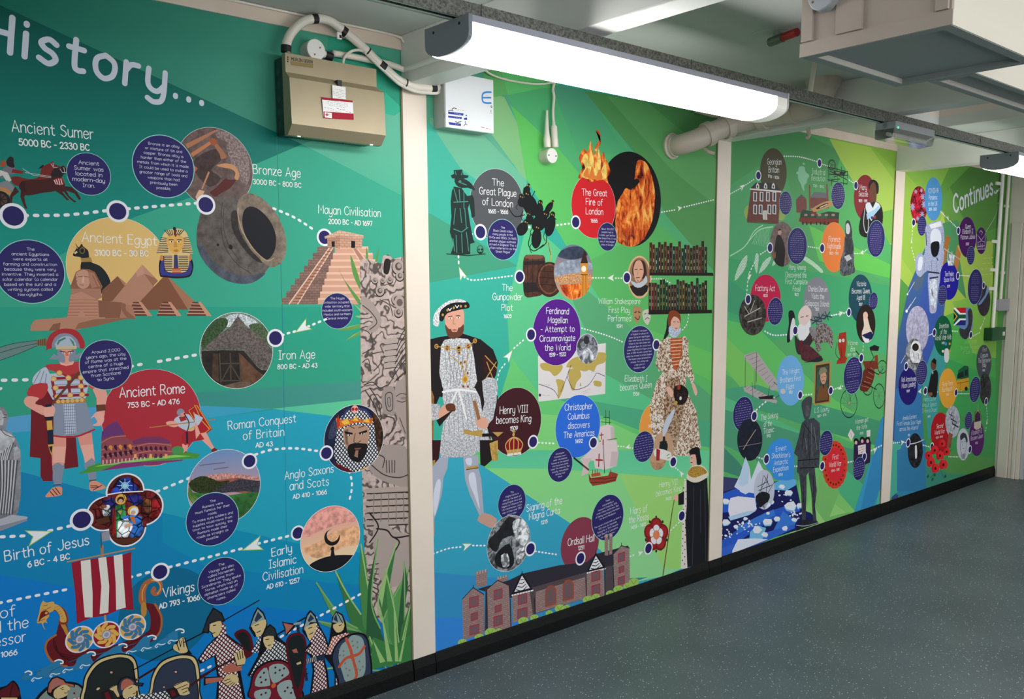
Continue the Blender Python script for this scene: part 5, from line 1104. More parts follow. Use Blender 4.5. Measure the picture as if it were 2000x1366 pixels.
org(360, 900, 2.931); info(212, 690, 133, ['The', 'Vikings are also', 'called Norsemen,', 'and come from', 'Scandinavia. They spoke', 'Norse, which had an', 'alphabet made up of', 'characters called', 'runes.'], 24, 13.5, 5)
org(0, 900, 2.931); marker(917, 638, 52)
# mail clad soldiers along the foot of the first panel
K = '14141c'; SK = 'd9c08c'
org(0, 1180, 4.762)
part('soldier_picture', 'tip of a dark red pointed helmet at the left edge')
P_(K, '-30,800 60,760 120,712 170,760 190,840 190,960 -30,960', sm=3); P_('5e1a26', '-20,820 60,775 120,728 160,780 175,860 -20,870', sm=3); multi(K, '125,720 90,870', 7); P_(SK, '10,872 160,872 160,960 10,960')
part('soldier_picture', 'crouching soldier in a salmon coloured helmet with a grey shield')
P_(K, '320,900 400,800 520,730 700,730 790,800 790,960 320,960', sm=3); P_('869694', '350,900 430,810 540,750 690,748 770,810 770,960 350,960', sm=3); E_('b86a54', 690, 832, 14, 12); E_(K, 690, 832, 8, 7)
P_(K, '436,830 445,740 480,690 530,672 600,700 620,730 700,745 692,780 640,765 620,890 520,890 450,850', sm=0); P_('b86a58', '446,820 458,745 490,700 530,686 590,712 608,738 684,752 686,772 600,752 500,770 470,830', sm=0); P_('b07068', '475,800 480,730 520,705 560,715 585,738 520,775', sm=3)
P_(SK, '498,850 510,800 590,752 640,770 650,800 628,810 625,850 560,880 520,880', sm=3); multi(K, '560,790 590,775;600,830 622,828;575,800 592,795', 6); P_('b86a58', '620,900 920,820 960,880 900,960 600,960', m=MAIL)
part('soldier_shield_picture', 'tall black shield with a cream rim')
P_(K, '780,960 768,760 800,640 900,520 1060,465 1180,465 1250,500 1285,600 1290,760 1275,960', sm=5); P_('d8c48c', '790,960 780,760 812,645 905,535 1060,478 1175,478 1240,510 1272,600 1278,760 1262,960', sm=5); P_(K, '812,960 802,760 832,660 920,555 1065,502 1165,500 1220,530 1248,610 1250,960', sm=5); P_('252b2c', '822,960 812,760 842,665 925,565 1065,512 1160,510 1210,538 1236,615 1238,960', sm=5)
E_(K, 1035, 637, 19, 15); E_('dba090', 1035, 637, 13, 10); E_('d8c48c', 912, 790, 18, 10, -30)
part('soldier_shield_picture', 'tall slate blue shield with a cream rim')
P_(K, '1400,960 1392,780 1420,640 1500,530 1640,475 1760,470 1830,510 1862,640 1862,800 1850,960', sm=5); P_('d8c48c', '1410,960 1402,780 1432,648 1508,543 1642,488 1755,484 1818,520 1850,640 1850,800 1838,960', sm=5); P_(K, '1430,960 1422,780 1452,660 1520,565 1645,512 1745,508 1795,540 1824,640 1824,960', sm=5); P_('343c50', '1438,960 1430,780 1460,665 1525,573 1645,520 1742,516 1786,546 1814,640 1814,960', sm=5)
E_(K, 1635, 633, 18, 15); E_('dba090', 1635, 633, 12, 10); E_(K, 1525, 775, 15, 10); E_('dba090', 1525, 775, 10, 7)
part('spear_picture'); L(K, '1245,612 1875,275', 11); L('3a1018', '1270,705 1440,600', 20); multi(K, '1760,770 2060,555', 22); multi('5a1c26', '1770,765 2060,560', 12); P_(SK, '1280,690 1285,700 1275,705')
part('soldier_picture', 'soldier in a dark blue helmet gripping a spear between two tall shields')
P_(K, '1085,860 1092,740 1120,690 1180,670 1240,690 1270,730 1340,735 1325,770 1265,760 1255,890 1140,900', sm=0); P_('2f3850', '1096,850 1104,745 1130,702 1180,682 1232,702 1262,738 1322,742 1312,760 1250,745 1130,850', sm=0); P_('b86a58', '1125,800 1130,730 1170,698 1215,708 1240,745 1160,790', sm=3)
P_(SK, '1140,850 1150,800 1230,752 1272,770 1285,800 1265,812 1262,850 1200,885 1160,880', sm=3); multi(K, '1195,790 1228,772;1238,835 1258,828', 6)
P_(SK, '1010,790 1080,755 1090,800 1110,860 1080,860 1050,810', sm=3); multi(K, '1010,790 1080,755;1050,810 1085,860', 6); P_('26201f', '940,820 1020,790 1060,880 1000,960 940,960'); P_('6a1c28', '970,830 1005,815 1040,900 1000,920'); P_('2a2a30', '1180,870 1540,810 1600,880 1560,960 1160,960', m=MAIL); P_('26201f', '1540,800 1620,775 1680,850 1600,890'); P_('6a1c28', '1580,810 1615,800 1640,850 1600,862')
P_(SK, '1615,760 1720,715 1755,725 1760,760 1750,800 1765,830 1720,850 1660,840 1640,790', sm=3); multi(K, '1615,765 1720,718 1752,730;1640,792 1740,750;1690,800 1745,780 1755,810;1700,830 1740,810;1640,792 1665,845', 7, 3)
part('raised_hand_picture'); P_(K, '1605,400 1640,350 1690,305 1725,320 1750,420 1790,470 1700,470 1640,450 1605,420', sm=0); P_(SK, '1612,420 1618,380 1650,370 1660,340 1690,312 1712,320 1730,390 1745,440 1700,460 1660,452', sm=3); multi(K, '1640,360 1665,430;1665,340 1680,400 1690,345;1700,318 1710,400', 8)
org(360, 900, 2.931)
part('soldier_picture', 'tall helmeted soldier in white and maroon mail holding a spear')
P_(K, '75,1140 130,1060 190,1000 230,985 290,1030 360,1080 390,1100 340,1150 320,1200 350,1366 180,1366 190,1250 170,1120 90,1165', sm=0); P_('5e1420', '85,1135 135,1065 195,1006 230,992 285,1038 350,1085 375,1100 325,1140 300,1200 335,1366 195,1366 200,1240 180,1110 100,1155', m=MAIL, sm=0)
P_('5e1420', '205,920 235,940 240,990 190,1010', m=MAIL); P_(K, '100,985 130,900 165,840 215,870 235,920 215,925 140,935 140,990', sm=0); P_('2a3036', '108,975 136,905 166,852 208,875 225,915 140,928 132,985'); P_(SK, '142,940 175,925 210,920 212,960 195,1000 165,1012 155,985 140,975', sm=2); multi(K, '165,945 180,942;160,990 175,985;142,940 140,975 155,985 165,1012', 5)
L(K, '0,1040 110,985', 7); L(K, '235,910 428,800', 6)
L(K, '95,1235 330,1110', 12); multi('5a1c26', '98,1232 325,1112', 5); P_(K, '215,1250 110,1290 112,1240 220,1235'); P_('b86a58', '120,1248 218,1240 212,1262 122,1280'); P_('b86a58', '225,1180 300,1160 330,1200 230,1215', sm=2); P_(SK, '285,1120 300,1095 335,1085 350,1130 340,1170 300,1175', sm=3); multi(K, '300,1100 310,1140;315,1092 322,1135;330,1090 335,1130;285,1125 300,1175 340,1170', 5)
P_(SK, '222,1260 250,1225 300,1230 308,1270 270,1290 240,1285', sm=3); multi(K, '225,1262 262,1250;232,1280 268,1262;250,1290 278,1270;270,1292 290,1272', 4)
part('soldier_picture', 'soldier with a grey pointed helmet beside a maroon shield')
P_('5a1422', '285,1000 310,970 350,968 385,1010 395,1100 350,1130 330,1060', sm=3); P_('1b2022', '300,1005 320,985 350,985 372,1020 378,1090 350,1080', sm=3)
P_(K, '370,960 395,880 418,838 455,870 475,930 470,1000 400,1010', sm=0); P_('8fa5a4', '378,950 402,885 420,850 448,878 462,915 385,955'); P_('2f3850', '400,915 420,865 445,895 410,925'); P_(SK, '385,945 465,910 462,960 440,1000 415,1012 405,985', sm=2); multi(K, '405,945 425,938;415,985 435,975', 5); P_('26304a', '430,1000 520,1000 520,1080 440,1100 380,1100', m=MAIL)
part('soldier_picture', 'soldier in dark mail behind a round maroon shield')
P_(K, '440,1010 460,960 490,935 520,960 535,1010 600,1060 640,1140 640,1230 400,1250 360,1230 420,1120', sm=0); P_('20242c', '505,1020 600,1070 632,1140 630,1220 440,1240 375,1235 430,1125 465,1090', m=MAIL); P_('2a3036', '450,1005 468,965 492,945 515,965 525,1005'); P_(SK, '452,1012 510,1005 508,1050 485,1082 460,1060', sm=2); multi(K, '465,1025 482,1022;478,1058 492,1055', 5); P_(SK, '612,1095 640,1070 650,1100 630,1120')
P_(K, '385,1366 375,1290 400,1200 470,1150 560,1140 630,1190 660,1280 668,1366', sm=4); P_('7a1f30', '393,1366 383,1290 408,1208 475,1160 558,1150 622,1198 650,1280 658,1366', sm=4); P_('9aaead', '405,1290 420,1225 470,1185 490,1270 480,1290', sm=3); P_('9aaead', '500,1265 485,1180 560,1165 600,1215 560,1250 530,1270', sm=3); P_('9aaead', '530,1290 600,1255 640,1300 640,1366 560,1366', sm=3); P_('9aaead', '405,1320 490,1310 480,1366 410,1366', sm=3)
C_('d0603c', 510, 1288, 14, n=14)
for x, y in ((435, 1240), (455, 1215), (465, 1255), (440, 1270), (520, 1185), (545, 1200), (570, 1190), (520, 1215), (560, 1230), (590, 1300), (610, 1330), (575, 1320), (620, 1300), (440, 1340), (465, 1330)): C_('5a1422', x, y, 6.5, n=10)
part('axe_picture'); L(K, '525,1000 690,900', 9); P_(K, '558,920 570,925 640,935 625,960 580,1005 572,960'); P_('b86a58', '566,930 625,942 580,995 578,960'); L('26304a', '645,935 700,1255', 15); L('8fa5a4', '630,935 662,930', 14); 
for k in range(11): L(K, '%d,%d %d,%d' % (640 + k * 5, 965 + k * 26, 658 + k * 5, 958 + k * 26), 4)
part('soldier_picture', 'soldier in maroon mail swinging an axe over a dark shield')
P_('5a1422', '578,1060 600,1000 650,985 690,1010 700,1100 680,1300 640,1366 600,1200', sm=3); P_('1d2426', '590,1060 610,1012 648,1000 680,1020 688,1100 665,1260 640,1300 610,1180', sm=3)
P_(K, '672,975 700,880 720,855 750,885 770,940 810,1010 830,1070 800,1130 820,1210 835,1366 715,1366 735,1200 720,1120 680,1090 720,1040', sm=0); P_('5e1420', '705,1010 755,930 800,1010 820,1070 790,1130 808,1210 825,1366 725,1366 745,1200 732,1110 690,1092 728,1050', m=MAIL)
P_('8fa5a4', '682,965 705,888 722,868 745,895 755,925 720,925 690,975'); P_('2f3850', '705,915 722,880 742,905 712,925'); P_(SK, '692,955 750,930 752,970 735,1010 712,1022 700,995', sm=2); multi(K, '710,960 728,955;715,995 735,985', 5); P_('26304a', '690,1140 800,1105 805,1140 695,1162'); 
for k in range(6): L('c9c3b0', '%d,%d %d,%d' % (700 + k * 10, 1138 - k * 3, 703 + k * 10, 1160 - k * 3), 4)
P_(SK, '640,1160 665,1150 668,1162 645,1170'); P_('b86a58', '615,1085 640,1075 650,1100 625,1100')
part('soldier_picture', 'rightmost soldier with a long slate and grey shield crossed in red')
P_(K, '835,985 845,900 868,860 905,880 925,930 930,985 1000,1000 860,1110 900,1366 860,1366 860,1200 800,1120 825,1050', sm=0); P_('b5583c', '845,1010 925,985 990,1005 870,1080 850,1110 808,1110 832,1050', m=MAIL); P_('b5583c', '866,1200 900,1300 900,1366 868,1366', m=MAIL)
P_('8fa5a4', '845,925 855,890 870,868 900,888 912,925 870,930'); P_('2f3850', '852,910 868,875 878,925'); P_(SK, '850,940 912,925 908,970 880,985 862,975', sm=2); multi(K, '885,945 900,940;872,870 905,930', 5)
P_(K, '840,1150 850,1080 900,1015 980,985 1040,1000 1062,1080 1065,1250 900,1300 870,1250', sm=4); P_('36405a', '850,1145 860,1082 905,1025 980,995 1032,1010 1052,1080 1055,1250 905,1290 880,1240', sm=4); P_('93a8a6', '882,1130 895,1060 930,1030 960,1000 1010,1010 1030,1060 1035,1200 1000,1250 930,1270 905,1220', sm=4)
multi('c8583c', '925,1020 950,1080 960,1120 985,1220 970,1260;885,1180 920,1135 960,1120 1000,1105 1030,1065', 17, 4); C_('c8583c', 958, 1120, 15, n=14)
for x, y in ((960, 1035), (990, 1040), (965, 1060), (990, 1070), (885, 1080), (910, 1090), (890, 1115), (910, 1115), (1000, 1150), (1020, 1180), (990, 1195), (1005, 1200), (925, 1190), (945, 1200), (935, 1230), (920, 1160)): C_('2a2028', x, y, 5, n=8); C_('d89080', x, y, 3, n=8)
# ------------------------------------------------------------------ second mural panel
end(); mural(1, 'second mural panel with the tall portly king, plague doctor and brick hall')
org(0, 0, 1)
part('background')
P_('17b29c', '800,60 1450,60 1450,1320 800,1320')
P_('3a9d7c>62b998', '800,60 1000,60 1000,330 1030,420 900,330 800,250'); P_('6cb894>5cc4a0', '840,230 930,250 1028,350 1035,430 840,360'); P_('2fb59c>17b29c', '800,240 840,240 900,330 1000,400 1010,520 800,520')
P_('84bf80>7ac080', '955,180 985,190 1010,240 1028,350 1020,345 960,262'); P_('2f9d7a', '800,410 842,418 930,470 1010,520 800,560')
P_('57b05f', '940,130 1090,160 1080,170 985,186 965,190 955,180'); P_('55c26a', '978,133 1090,160 1090,170 992,186')
P_('3fae6c>4fba78', '990,186 1060,172 1110,170 1145,176 1230,290 1300,420 1420,560 1420,620 1200,400 1060,330')
P_('59c457>55cc70', '997,205 1090,290 1200,420 1330,540 1420,640 1420,760 1130,520 1028,350 1010,240')
P_('3f9e7e>3fae6c', '1075,165 1145,176 1210,280 1240,300 1130,300')
P_('45964c>4c9c4c', '1140,176 1420,230 1420,560 1300,420 1240,300'); P_('56a65a', '1185,188 1260,196 1420,330 1420,420 1310,330'); P_('48964e', '1290,200 1420,230 1420,330')
P_('4fb85c>5fcc68', '1130,520 1290,440 1420,560 1420,1000 1300,840'); P_('56c98a>4cc888', '1030,430 1130,520 1310,800 1310,980 1010,980 990,600')
P_('4fae74', '1115,580 1150,570 1420,800 1420,860 1180,730'); P_('62cc5e', '1255,640 1420,700 1420,760 1300,700'); P_('3fb080', '1050,765 1420,830 1420,900 1050,800')
P_('63cf72', '1000,700 1050,765 1300,860 1420,880 1420,960 900,920 970,800', m=0); P_('7edb7a', '960,800 1180,820 1420,930 1420,1010 960,930')
P_('4fc99a>6fe0a0', '940,880 1390,880 1390,935 1080,918 960,915'); P_('86df84>96e29a', '950,915 1080,916 1210,925 1260,1010 1300,1100 1410,1100 1410,1300 1000,1300 1110,1025'); P_('a0df74', '1210,925 1420,945 1420,1120 1295,1110')
P_('17b0cc>0d9cc8', '800,840 900,880 945,912 1113,1022 1200,1100 1200,1320 800,1320'); P_('0a90cc', '800,1115 850,1119 980,1130 1200,1145 1200,1340 800,1340'); P_('0a86e2', '800,1206 1100,1210 1100,1340 800,1340'); P_('17b0cc', '1230,1140 1300,1125 1400,1080 1400,1110 1200,1160'); P_('2a8a9a', '1230,1130 1265,1128 1230,1140')
def trail(*a):
    part('dotted_trail'); dash(*a)

org(840, 100, 3.252)
trail('262,1163 285,1160', 14); trail('180,1305 182,1366', 13); trail('785,1108 890,1095', 12); trail('605,1120 640,1118', 12); trail('1440,1028 1560,1008', 9); trail('1615,990 1800,945', 9)
org(840, 480, 3.252)
trail('180,70 182,130', 13); trail('218,200 260,218 330,215 535,190', 10); trail('1035,205 1120,205', 9); trail('1180,207 1225,207', 9); trail('1408,212 1480,214 1530,240', 8); trail('428,850 440,800 480,745', 10); trail('535,650 605,590', 10); trail('965,525 1120,570 1230,615', 9); trail('1642,440 1630,500 1595,545', 8); trail('690,1252 800,1258', 11); trail('1195,1275 1230,1277', 9); trail('1270,1285 1290,1287', 9)
org(840, 860, 3.105)
trail('20,690 110,658 190,648', 10); trail('262,640 340,640', 10); trail('640,675 770,695', 10); trail('1215,705 1250,692', 9); trail('1445,560 1510,500', 9); trail('1490,170 1515,190', 8); trail('1545,240 1560,262', 8)
org(840, 860, 3.105)
for a in ((222, 642, 34, 8), (1275, 685, 26, 8), (1525, 205, 26, 130), (1200, 42, 25, 185)): part('trail_arrow'); arrow(*a)
org(840, 480, 3.252)
for a in ((200, 178, 42, 115), (500, 700, 42, 48), (1150, 205, 32, 181)): part('trail_arrow'); arrow(*a)
org(840, 100, 3.252); part('trail_arrow'); arrow(1585, 998, 25, 12)
# plague of London
part('grey_disc', 'dark grey disc naming the Great Plague'); C_('55575c', 428, 978, 228, ring=.006)
part('plague_doctor_picture', 'beaked plague doctor in hat and long coat')
G = '20302e'; G2 = '4a8f80'
P_(G, '150,755 205,752 212,785 245,790 240,805 190,815 140,808 130,790 152,780', sm=0); P_(G, '155,812 200,805 250,830 275,860 285,885 240,868 200,870 165,850', sm=2)
P_(G, '150,860 200,870 235,920 270,915 280,940 250,970 240,1000 255,1100 275,1200 285,1215 255,1225 255,1290 200,1295 130,1290 150,1230 125,1150 135,1050 130,960 138,890', sm=0); P_(G, '255,915 280,940 285,1050 265,1060 250,980', sm=0)
multi(G2, '160,765 165,785;205,765 200,785;150,870 175,960;185,880 190,960;215,890 215,1000;150,960 240,955;160,1000 150,1100;190,1000 200,1090;220,1000 230,1120;150,1130 200,1150 240,1120;165,1170 170,1280;200,1160 205,1280;230,1150 245,1270;145,1190 155,1270;180,830 230,850', 6); E_(G2, 190, 828, 8, 8)
L(G, '105,1288 240,1300 350,1288', 6); C_(G, 318, 1262, 28, n=20); C_('4a9a80', 318, 1258, 21, n=18); E_(G, 310, 1260, 6, 7); E_(G, 328, 1260, 6, 7); E_(G, 318, 1278, 9, 4)
part('rats_picture', 'swarm of black rats'); R_ = '181a1c'
for x, y, w2, h2, r_ in ((613, 885, 22, 30, 20), (585, 960, 30, 32, -10), (635, 980, 45, 70, -15), (690, 1015, 28, 50, 10), (755, 995, 20, 40, 30), (632, 1070, 24, 34, -10), (695, 1090, 45, 62, 35), (762, 1110, 32, 68, 12), (675, 1190, 32, 65, 5), (585, 1130, 34, 46, 30)):
    E_(R_, x, y, w2, h2, r_, n=18); a = math.radians(r_ - 90); hx, hy = x + h2 * 1.05 * math.cos(a), y + h2 * 1.05 * math.sin(a); E_(R_, hx, hy, w2 * .55, w2 * .7, r_, n=12); E_('c0904a', hx - 5, hy - 3, 4, 5); E_('c0904a', hx + 7, hy + 2, 3, 4)
    L(R_, [(x - w2, y + h2 * .5), (x - w2 * 1.3, y + h2), (x - w2, y + h2 * 1.4)], 5, 3)
multi(R_, '600,1040 540,1050 500,1000;640,1160 625,1230 660,1270 720,1230;740,1170 735,1220 700,1250;780,1050 800,1070;650,920 665,890;600,900 595,870', 7, 4)
part('title_lettering'); text('The', 395, 852, 468, 858, 42, .5); text('Great Plague', 313, 908, 547, 925, 44, .5); text('of London', 333, 975, 525, 992, 44, .5); part('date_lettering'); text('1665 - 1666', 370, 1028, 493, 1034, 24, 1.1)
marker(320, 1150, 52); info(462, 1198, 128, ['The', 'Black Death killed', 'many people in the', '1340s and 1350s. In 1665,', 'another plague outbreak', 'arrived in England. This is', 'often referred to as the', "'Great Plague'"], 22, 13, -1)
# great fire
part('fire_picture', 'round picture of the city in flames'); C_('141316', 1275, 943, 302, n=60)
P_('d0601a', '1190,1240 1180,1000 1225,900 1245,870 1280,880 1300,800 1310,720 1330,690 1380,720 1420,840 1428,940 1410,1080 1350,1200 1280,1244', m=FIRE, sm=3); P_('141316', '1270,840 1310,810 1330,830 1290,870', sm=3)
P_('7a3010', '1180,1150 1240,1160 1300,1130 1400,1100 1360,1195 1280,1243 1200,1225', m=FIRE); 
for k in range(8): L('1a0c08', '%d,1230 %d,%d' % (1195 + k * 24, 1195 + k * 24, 1110 + 30 * (k % 3)), 5)
part('red_disc', 'red disc naming the Great Fire'); C_('d7222c', 1040, 984, 205, ring=.007)
part('flames_picture', 'orange flames rising from the red disc')
P_('e0622a', '940,800 965,740 945,680 975,620 1000,640 1020,570 1035,640 1050,660 1045,620 1070,570 1080,520 1050,500 1080,545 1082,590 1060,630 1075,680 1100,640 1112,680 1125,700 1145,770 1125,800 1130,838 1100,820 1060,822 1010,830 975,790 960,810', m=FIRE, sm=4)
P_('f6d070', '960,790 985,740 965,690 990,650 1010,700 1020,620 1040,700 1035,760 1060,700 1070,620 1085,700 1080,780 1110,700 1120,800 1085,815 1040,790 1000,812', m=MOT, sm=4); P_('e8803a', '975,790 1000,740 1010,790 1030,730 1050,800 1075,750 1095,810 1040,815', sm=4)
part('title_lettering'); text('The Great', 965, 915, 1124, 922, 40, .5); text('Fire of', 990, 975, 1096, 982, 40, .5); text('London', 990, 1035, 1098, 1040, 40, .5); part('date_lettering'); text('1666', 1022, 1088, 1062, 1088, 22, 1.1)
marker(925, 1087, 44); info(1126, 1180, 88, ['About 350,000', 'people lived in', 'London just before', 'the Great Fire, it was', 'one of the largest', 'cities in Europe.'], 20, 11, 0)
# gunpowder plot
org(840, 480, 3.252)
part('barrels_picture', 'two wooden barrels'); P_('54342a', '595,75 640,58 700,60 728,75 735,180 720,300 660,325 600,318 590,200', m=MOT, sm=3); P_('2a2426', '595,100 725,95 728,118 595,125'); P_('2a2426', '590,235 700,232 700,290 596,300'); E_('7a5040', 660, 72, 62, 15)
multi('2c1a16', '620,80 618,310;650,80 650,320;690,85 690,300', 4); E_('3c2620', 758, 215, 84, 112, 0, m=MOT, n=36); E_('7a4c38', 756, 212, 70, 97, 0, m=MOT, n=36); E_('4c2e24', 757, 212, 62, 88, 0, m=MOT, n=30); multi('2a1812', '690,160 820,170;690,200 825,210;695,245 820,255', 4)
L('c8a24a', '760,100 768,60 755,10 745,-20', 8, 4); L('2a2426', '750,-20 765,60', 4)
part('clock_tower_picture', 'round picture of a lit clock tower at dusk'); C_('6a7894>c8a080', 912, 170, 176, n=48); P_('9aa2b4', '800,130 900,90 1020,110 1028,150 900,190 800,200', m=MOT, sm=3); P_('3a4258', '800,60 880,10 960,10 1000,60 900,90', m=MOT, sm=3); P_('d8a070', '800,200 960,170 1028,190 1020,230 820,240', m=FINE, sm=2)
P_('a85a1c', '822,250 1020,235 1000,290 960,325 900,345 850,310', m=FIRE, sm=0); P_('e0902e', '957,330 962,200 955,120 960,100 995,100 1002,120 1000,300'); P_('3a2420', '955,112 978,30 985,30 1002,112'); E_('fff4d8', 976, 148, 15, 20); L('5a3010', '960,185 1000,185', 5); L('8a4a14', '972,190 970,320', 4); L('8a4a14', '988,190 990,310', 4)
part('title_lettering'); text('The', 457, 285, 522, 288, 40, .5); text('Gunpowder', 397, 345, 585, 345, 42, .5); text('Plot', 455, 413, 525, 413, 40, .5); part('date_lettering'); text('1605', 469, 460, 516, 458, 22, 1.1)
marker(569, 198, 44)
# playwright
part('playwright_portrait', 'oval portrait of a balding man with a white collar'); E_('e8b98a', 1330, 200, 76, 136, 0, n=40); E_('9a7458', 1330, 200, 67, 124, 0, n=40)
P_('241c1e', '1268,260 1290,250 1340,240 1385,255 1380,290 1350,318 1310,318 1285,295', sm=0); P_('3f241c', '1285,140 1300,100 1330,90 1365,110 1375,190 1350,210 1290,190', sm=4); P_('e4ab90', '1292,140 1310,98 1340,98 1356,150 1352,190 1330,228 1308,228 1294,185', sm=4); P_('c9ccd4', '1270,220 1310,238 1350,225 1370,190 1380,230 1340,265 1300,262', sm=2); multi('3a1f18', '1300,152 1316,150;1332,150 1348,152;1308,205 1330,203;1318,222 1322,228', 5); L('b07a60', '1322,160 1318,185', 3)
marker(1250, 203, 40)
part('title_lettering'); text('William Shakespeare', 1070, 370, 1334, 370, 34, .42); text('First Play', 1135, 425, 1268, 428, 36, .42); text('Performed', 1130, 480, 1275, 480, 36, .42); part('date_lettering'); text('1591', 1184, 522, 1220, 522, 20, 1.0)
part('masks_picture', 'comedy and tragedy masks'); P_('b98a66', '1288,395 1315,385 1342,400 1338,450 1322,485 1305,488 1292,450', sm=3); P_('d5cdbe', '1350,420 1375,405 1398,410 1400,460 1385,500 1370,498 1352,460', sm=3); multi('3a2218', '1298,425 1312,420;1322,420 1335,425;1302,455 1320,470 1332,450', 6, 3); multi('3f8a60', '1360,435 1372,432;1382,430 1392,432;1365,470 1380,458 1392,465', 6, 3)
def books(x0, x1, y0, y1, n, seed):
    rr = random.Random(seed); st = (x1 - x0) / n; x = x0
    for k in range(n):
        h = rr.uniform(0, 1); yt = y0 + (y1 - y0) * .24 * h; P_(rr.choice(('3a1418', '4a1c1e', '28161a', '16302a', '5a1e1c', '3c1a1a')), '%.0f,%.0f %.0f,%.0f %.0f,%.0f %.0f,%.0f' % (x, yt, x + st * .92, yt, x + st * .92, y1, x, y1))
        for m_ in (.22, .55, .8): L(rr.choice(('c8a070', '9a7a60', 'e0d0b0')), '%.0f,%.0f %.0f,%.0f' % (x + st * .46, yt + (y1 - yt) * m_ - 9, x + st * .46, yt + (y1 - yt) * m_ + 9), 5)
        x += st
part('bookshelf_picture', 'two shelves of dark red books'); books(1393, 1760, -32, 178, 20, 3); books(1388, 1760, 205, 408, 21, 5)
P_('241614', '1393,172 1795,172 1800,192 1393,190'); P_('241614', '1388,408 1790,408 1790,430 1388,438')
# magellan
part('map_picture', 'cream world map of a sailing route'); P_('e6dfe0', '685,700 930,640 1116,620 1112,942 688,992')
for a in ('700,750 780,745 840,760 830,800 790,830 760,800 715,790', '800,850 850,860 850,900 825,960 812,970 810,900', '880,790 940,780 960,830 930,870 915,920 895,910 880,840', '865,770 900,720 1000,690 1110,680 1110,740 1060,760 1040,800 1010,790 980,800 900,775', '1040,860 1085,865 1085,895 1045,890', '955,870 960,890 950,892'): P_('c4ac5a', a, sm=3)
multi('2a2463', '690,880 780,915 815,965;830,930 870,830 895,760;870,830 890,880 920,915 1000,890 1045,830 1060,810 1110,830', 4, 4); words([12], 745, 885, 9, 5, -10, '4a4480', 1); words([16], 730, 950, 9, 5, -6, '4a4480', 2); words([16, 10], 990, 928, 12, 5, 10, '4a4480', 3); words([12], 1045, 800, 9, 5, 4, '4a4480', 4); E_('2a2463', 697, 950, 7, 10)
part('purple_disc', 'purple disc naming a voyage round the world'); C_('5a1a8e', 807, 551, 210, ring=.007, n=56)
part('title_lettering')
for s_, a, c, y1, y2 in (('Ferdinand', 738, 880, 432, 436), ('Magellan', 748, 872, 490, 492), ('- Attempt to', 702, 916, 550, 546), ('Circumnavigate', 696, 920, 610, 604), ('the World', 728, 890, 668, 664)): text(s_, a, y1, c, y2, 38, .52)
part('date_lettering'); text('1519 - 1522', 757, 706, 861, 700, 22, 1.1)
marker(641, 566, 44)
part('explorer_portrait', 'grey engraving of an explorer'); E_('d4d6dc', 998, 655, 70, 96, 0, n=40); E_('8f929c', 998, 655, 66, 92, 0, m=PHOTO, n=40); E_('2e3036', 992, 600, 18, 26); P_('c8cad2', '955,750 970,680 1000,650 1035,690 1040,745 1000,752', m=PHOTO, sm=3)
info(1330, 658, 147, ['Elizabeth I was queen', 'of England for almost 45', 'years. During her reign English', 'ships sailed across the Atlantic', 'Ocean to the West Indies and', 'challenged Spain for control over', 'trade. King Philip II of Spain struck', 'back in 1588. He sent a great fleet', 'called the Armada to attack England.', "The Queen's ships defeated the", 'Armada. This victory was', 'a high point of', "Elizabeth's reign."], 19.5, 9.5, 1)
marker(1437, 630, 38)
part('title_lettering'); text('Elizabeth I', 1237, 862, 1378, 864, 38, .42); text('becomes Queen', 1207, 922, 1407, 900, 38, .42); part('date_lettering'); text('1558', 1288, 952, 1326, 952, 20, 1.0)
# crimson: king
part('maroon_disc', 'dark maroon disc beside the portly king'); C_('431a22', 545, 1120, 216, ring=.006, n=56)
part('king_picture', 'tall portly bearded king in white and black robes and feathered cap')
BK = '221a1e'; GO = 'c09a50'
P_(BK, '-20,600 60,580 210,560 320,595 400,660 430,740 420,820 400,860 430,960 420,1060 380,1130 385,1260 420,1290 430,1366 320,1366 330,1200 300,1000 60,960 0,1100 -20,1366', sm=0); P_('3a161c', '330,700 400,720 425,800 380,850 340,800', m=MOT); multi(GO, '350,700 425,780;360,740 400,850;420,740 345,860', 7); P_('9a6a3a', '-20,1000 10,920 25,960 20,1366 -20,1366', m=MOT)
P_('d9d9de', '90,600 210,590 260,620 290,800 280,900 80,905 65,700', m=FINE, sm=2); P_('c9c9d0', '330,860 400,840 430,900 400,1100 350,1130 320,1100 345,1000', m=FINE, sm=2); P_('c9c9d0', '-20,1000 60,1010 60,1100 -20,1120', m=FINE)
P_('d4d4da', '85,905 285,905 330,1050 385,1280 280,1310 180,1330 70,1345 65,1250 95,1050', m=FINE, sm=2); 
for k in range(9): L('8f9098', '%d,930 %d,1320' % (105 + k * 22, 80 + k * 36), 4)
for k in range(6): L('77727c', '%d,620 %d,890' % (100 + k * 34, 160 + k * 18), 3); L('77727c', '%d,620 %d,890' % (260 - k * 34, 200 - k * 18), 3)
multi(BK, '75,1290 180,1300 370,1255;80,1320 180,1330 380,1280', 7, 3); multi('f2f0f2', '80,930 180,915 290,930;180,915 230,1100;175,915 130,1010', 14, 3)
P_('e4a790', '95,430 120,405 205,400 215,480 205,560 150,590 110,570 95,500', sm=3); P_('6a4030', '95,500 120,530 150,520 190,520 213,500 208,560 155,592 112,575', sm=3); P_('e4a790', '130,525 150,518 180,520 170,548 140,548'); E_('b0564a', 155, 536, 16, 5); multi('3a2018', '115,452 140,448;165,445 190,446', 5); E_('ffffff', 128, 462, 10, 5); E_('ffffff', 178, 458, 10, 5); E_('2a4a6a', 128, 462, 4, 5); E_('2a4a6a', 178, 458, 4, 5); L('c07a64', '152,460 146,495 160,498', 5, 3)
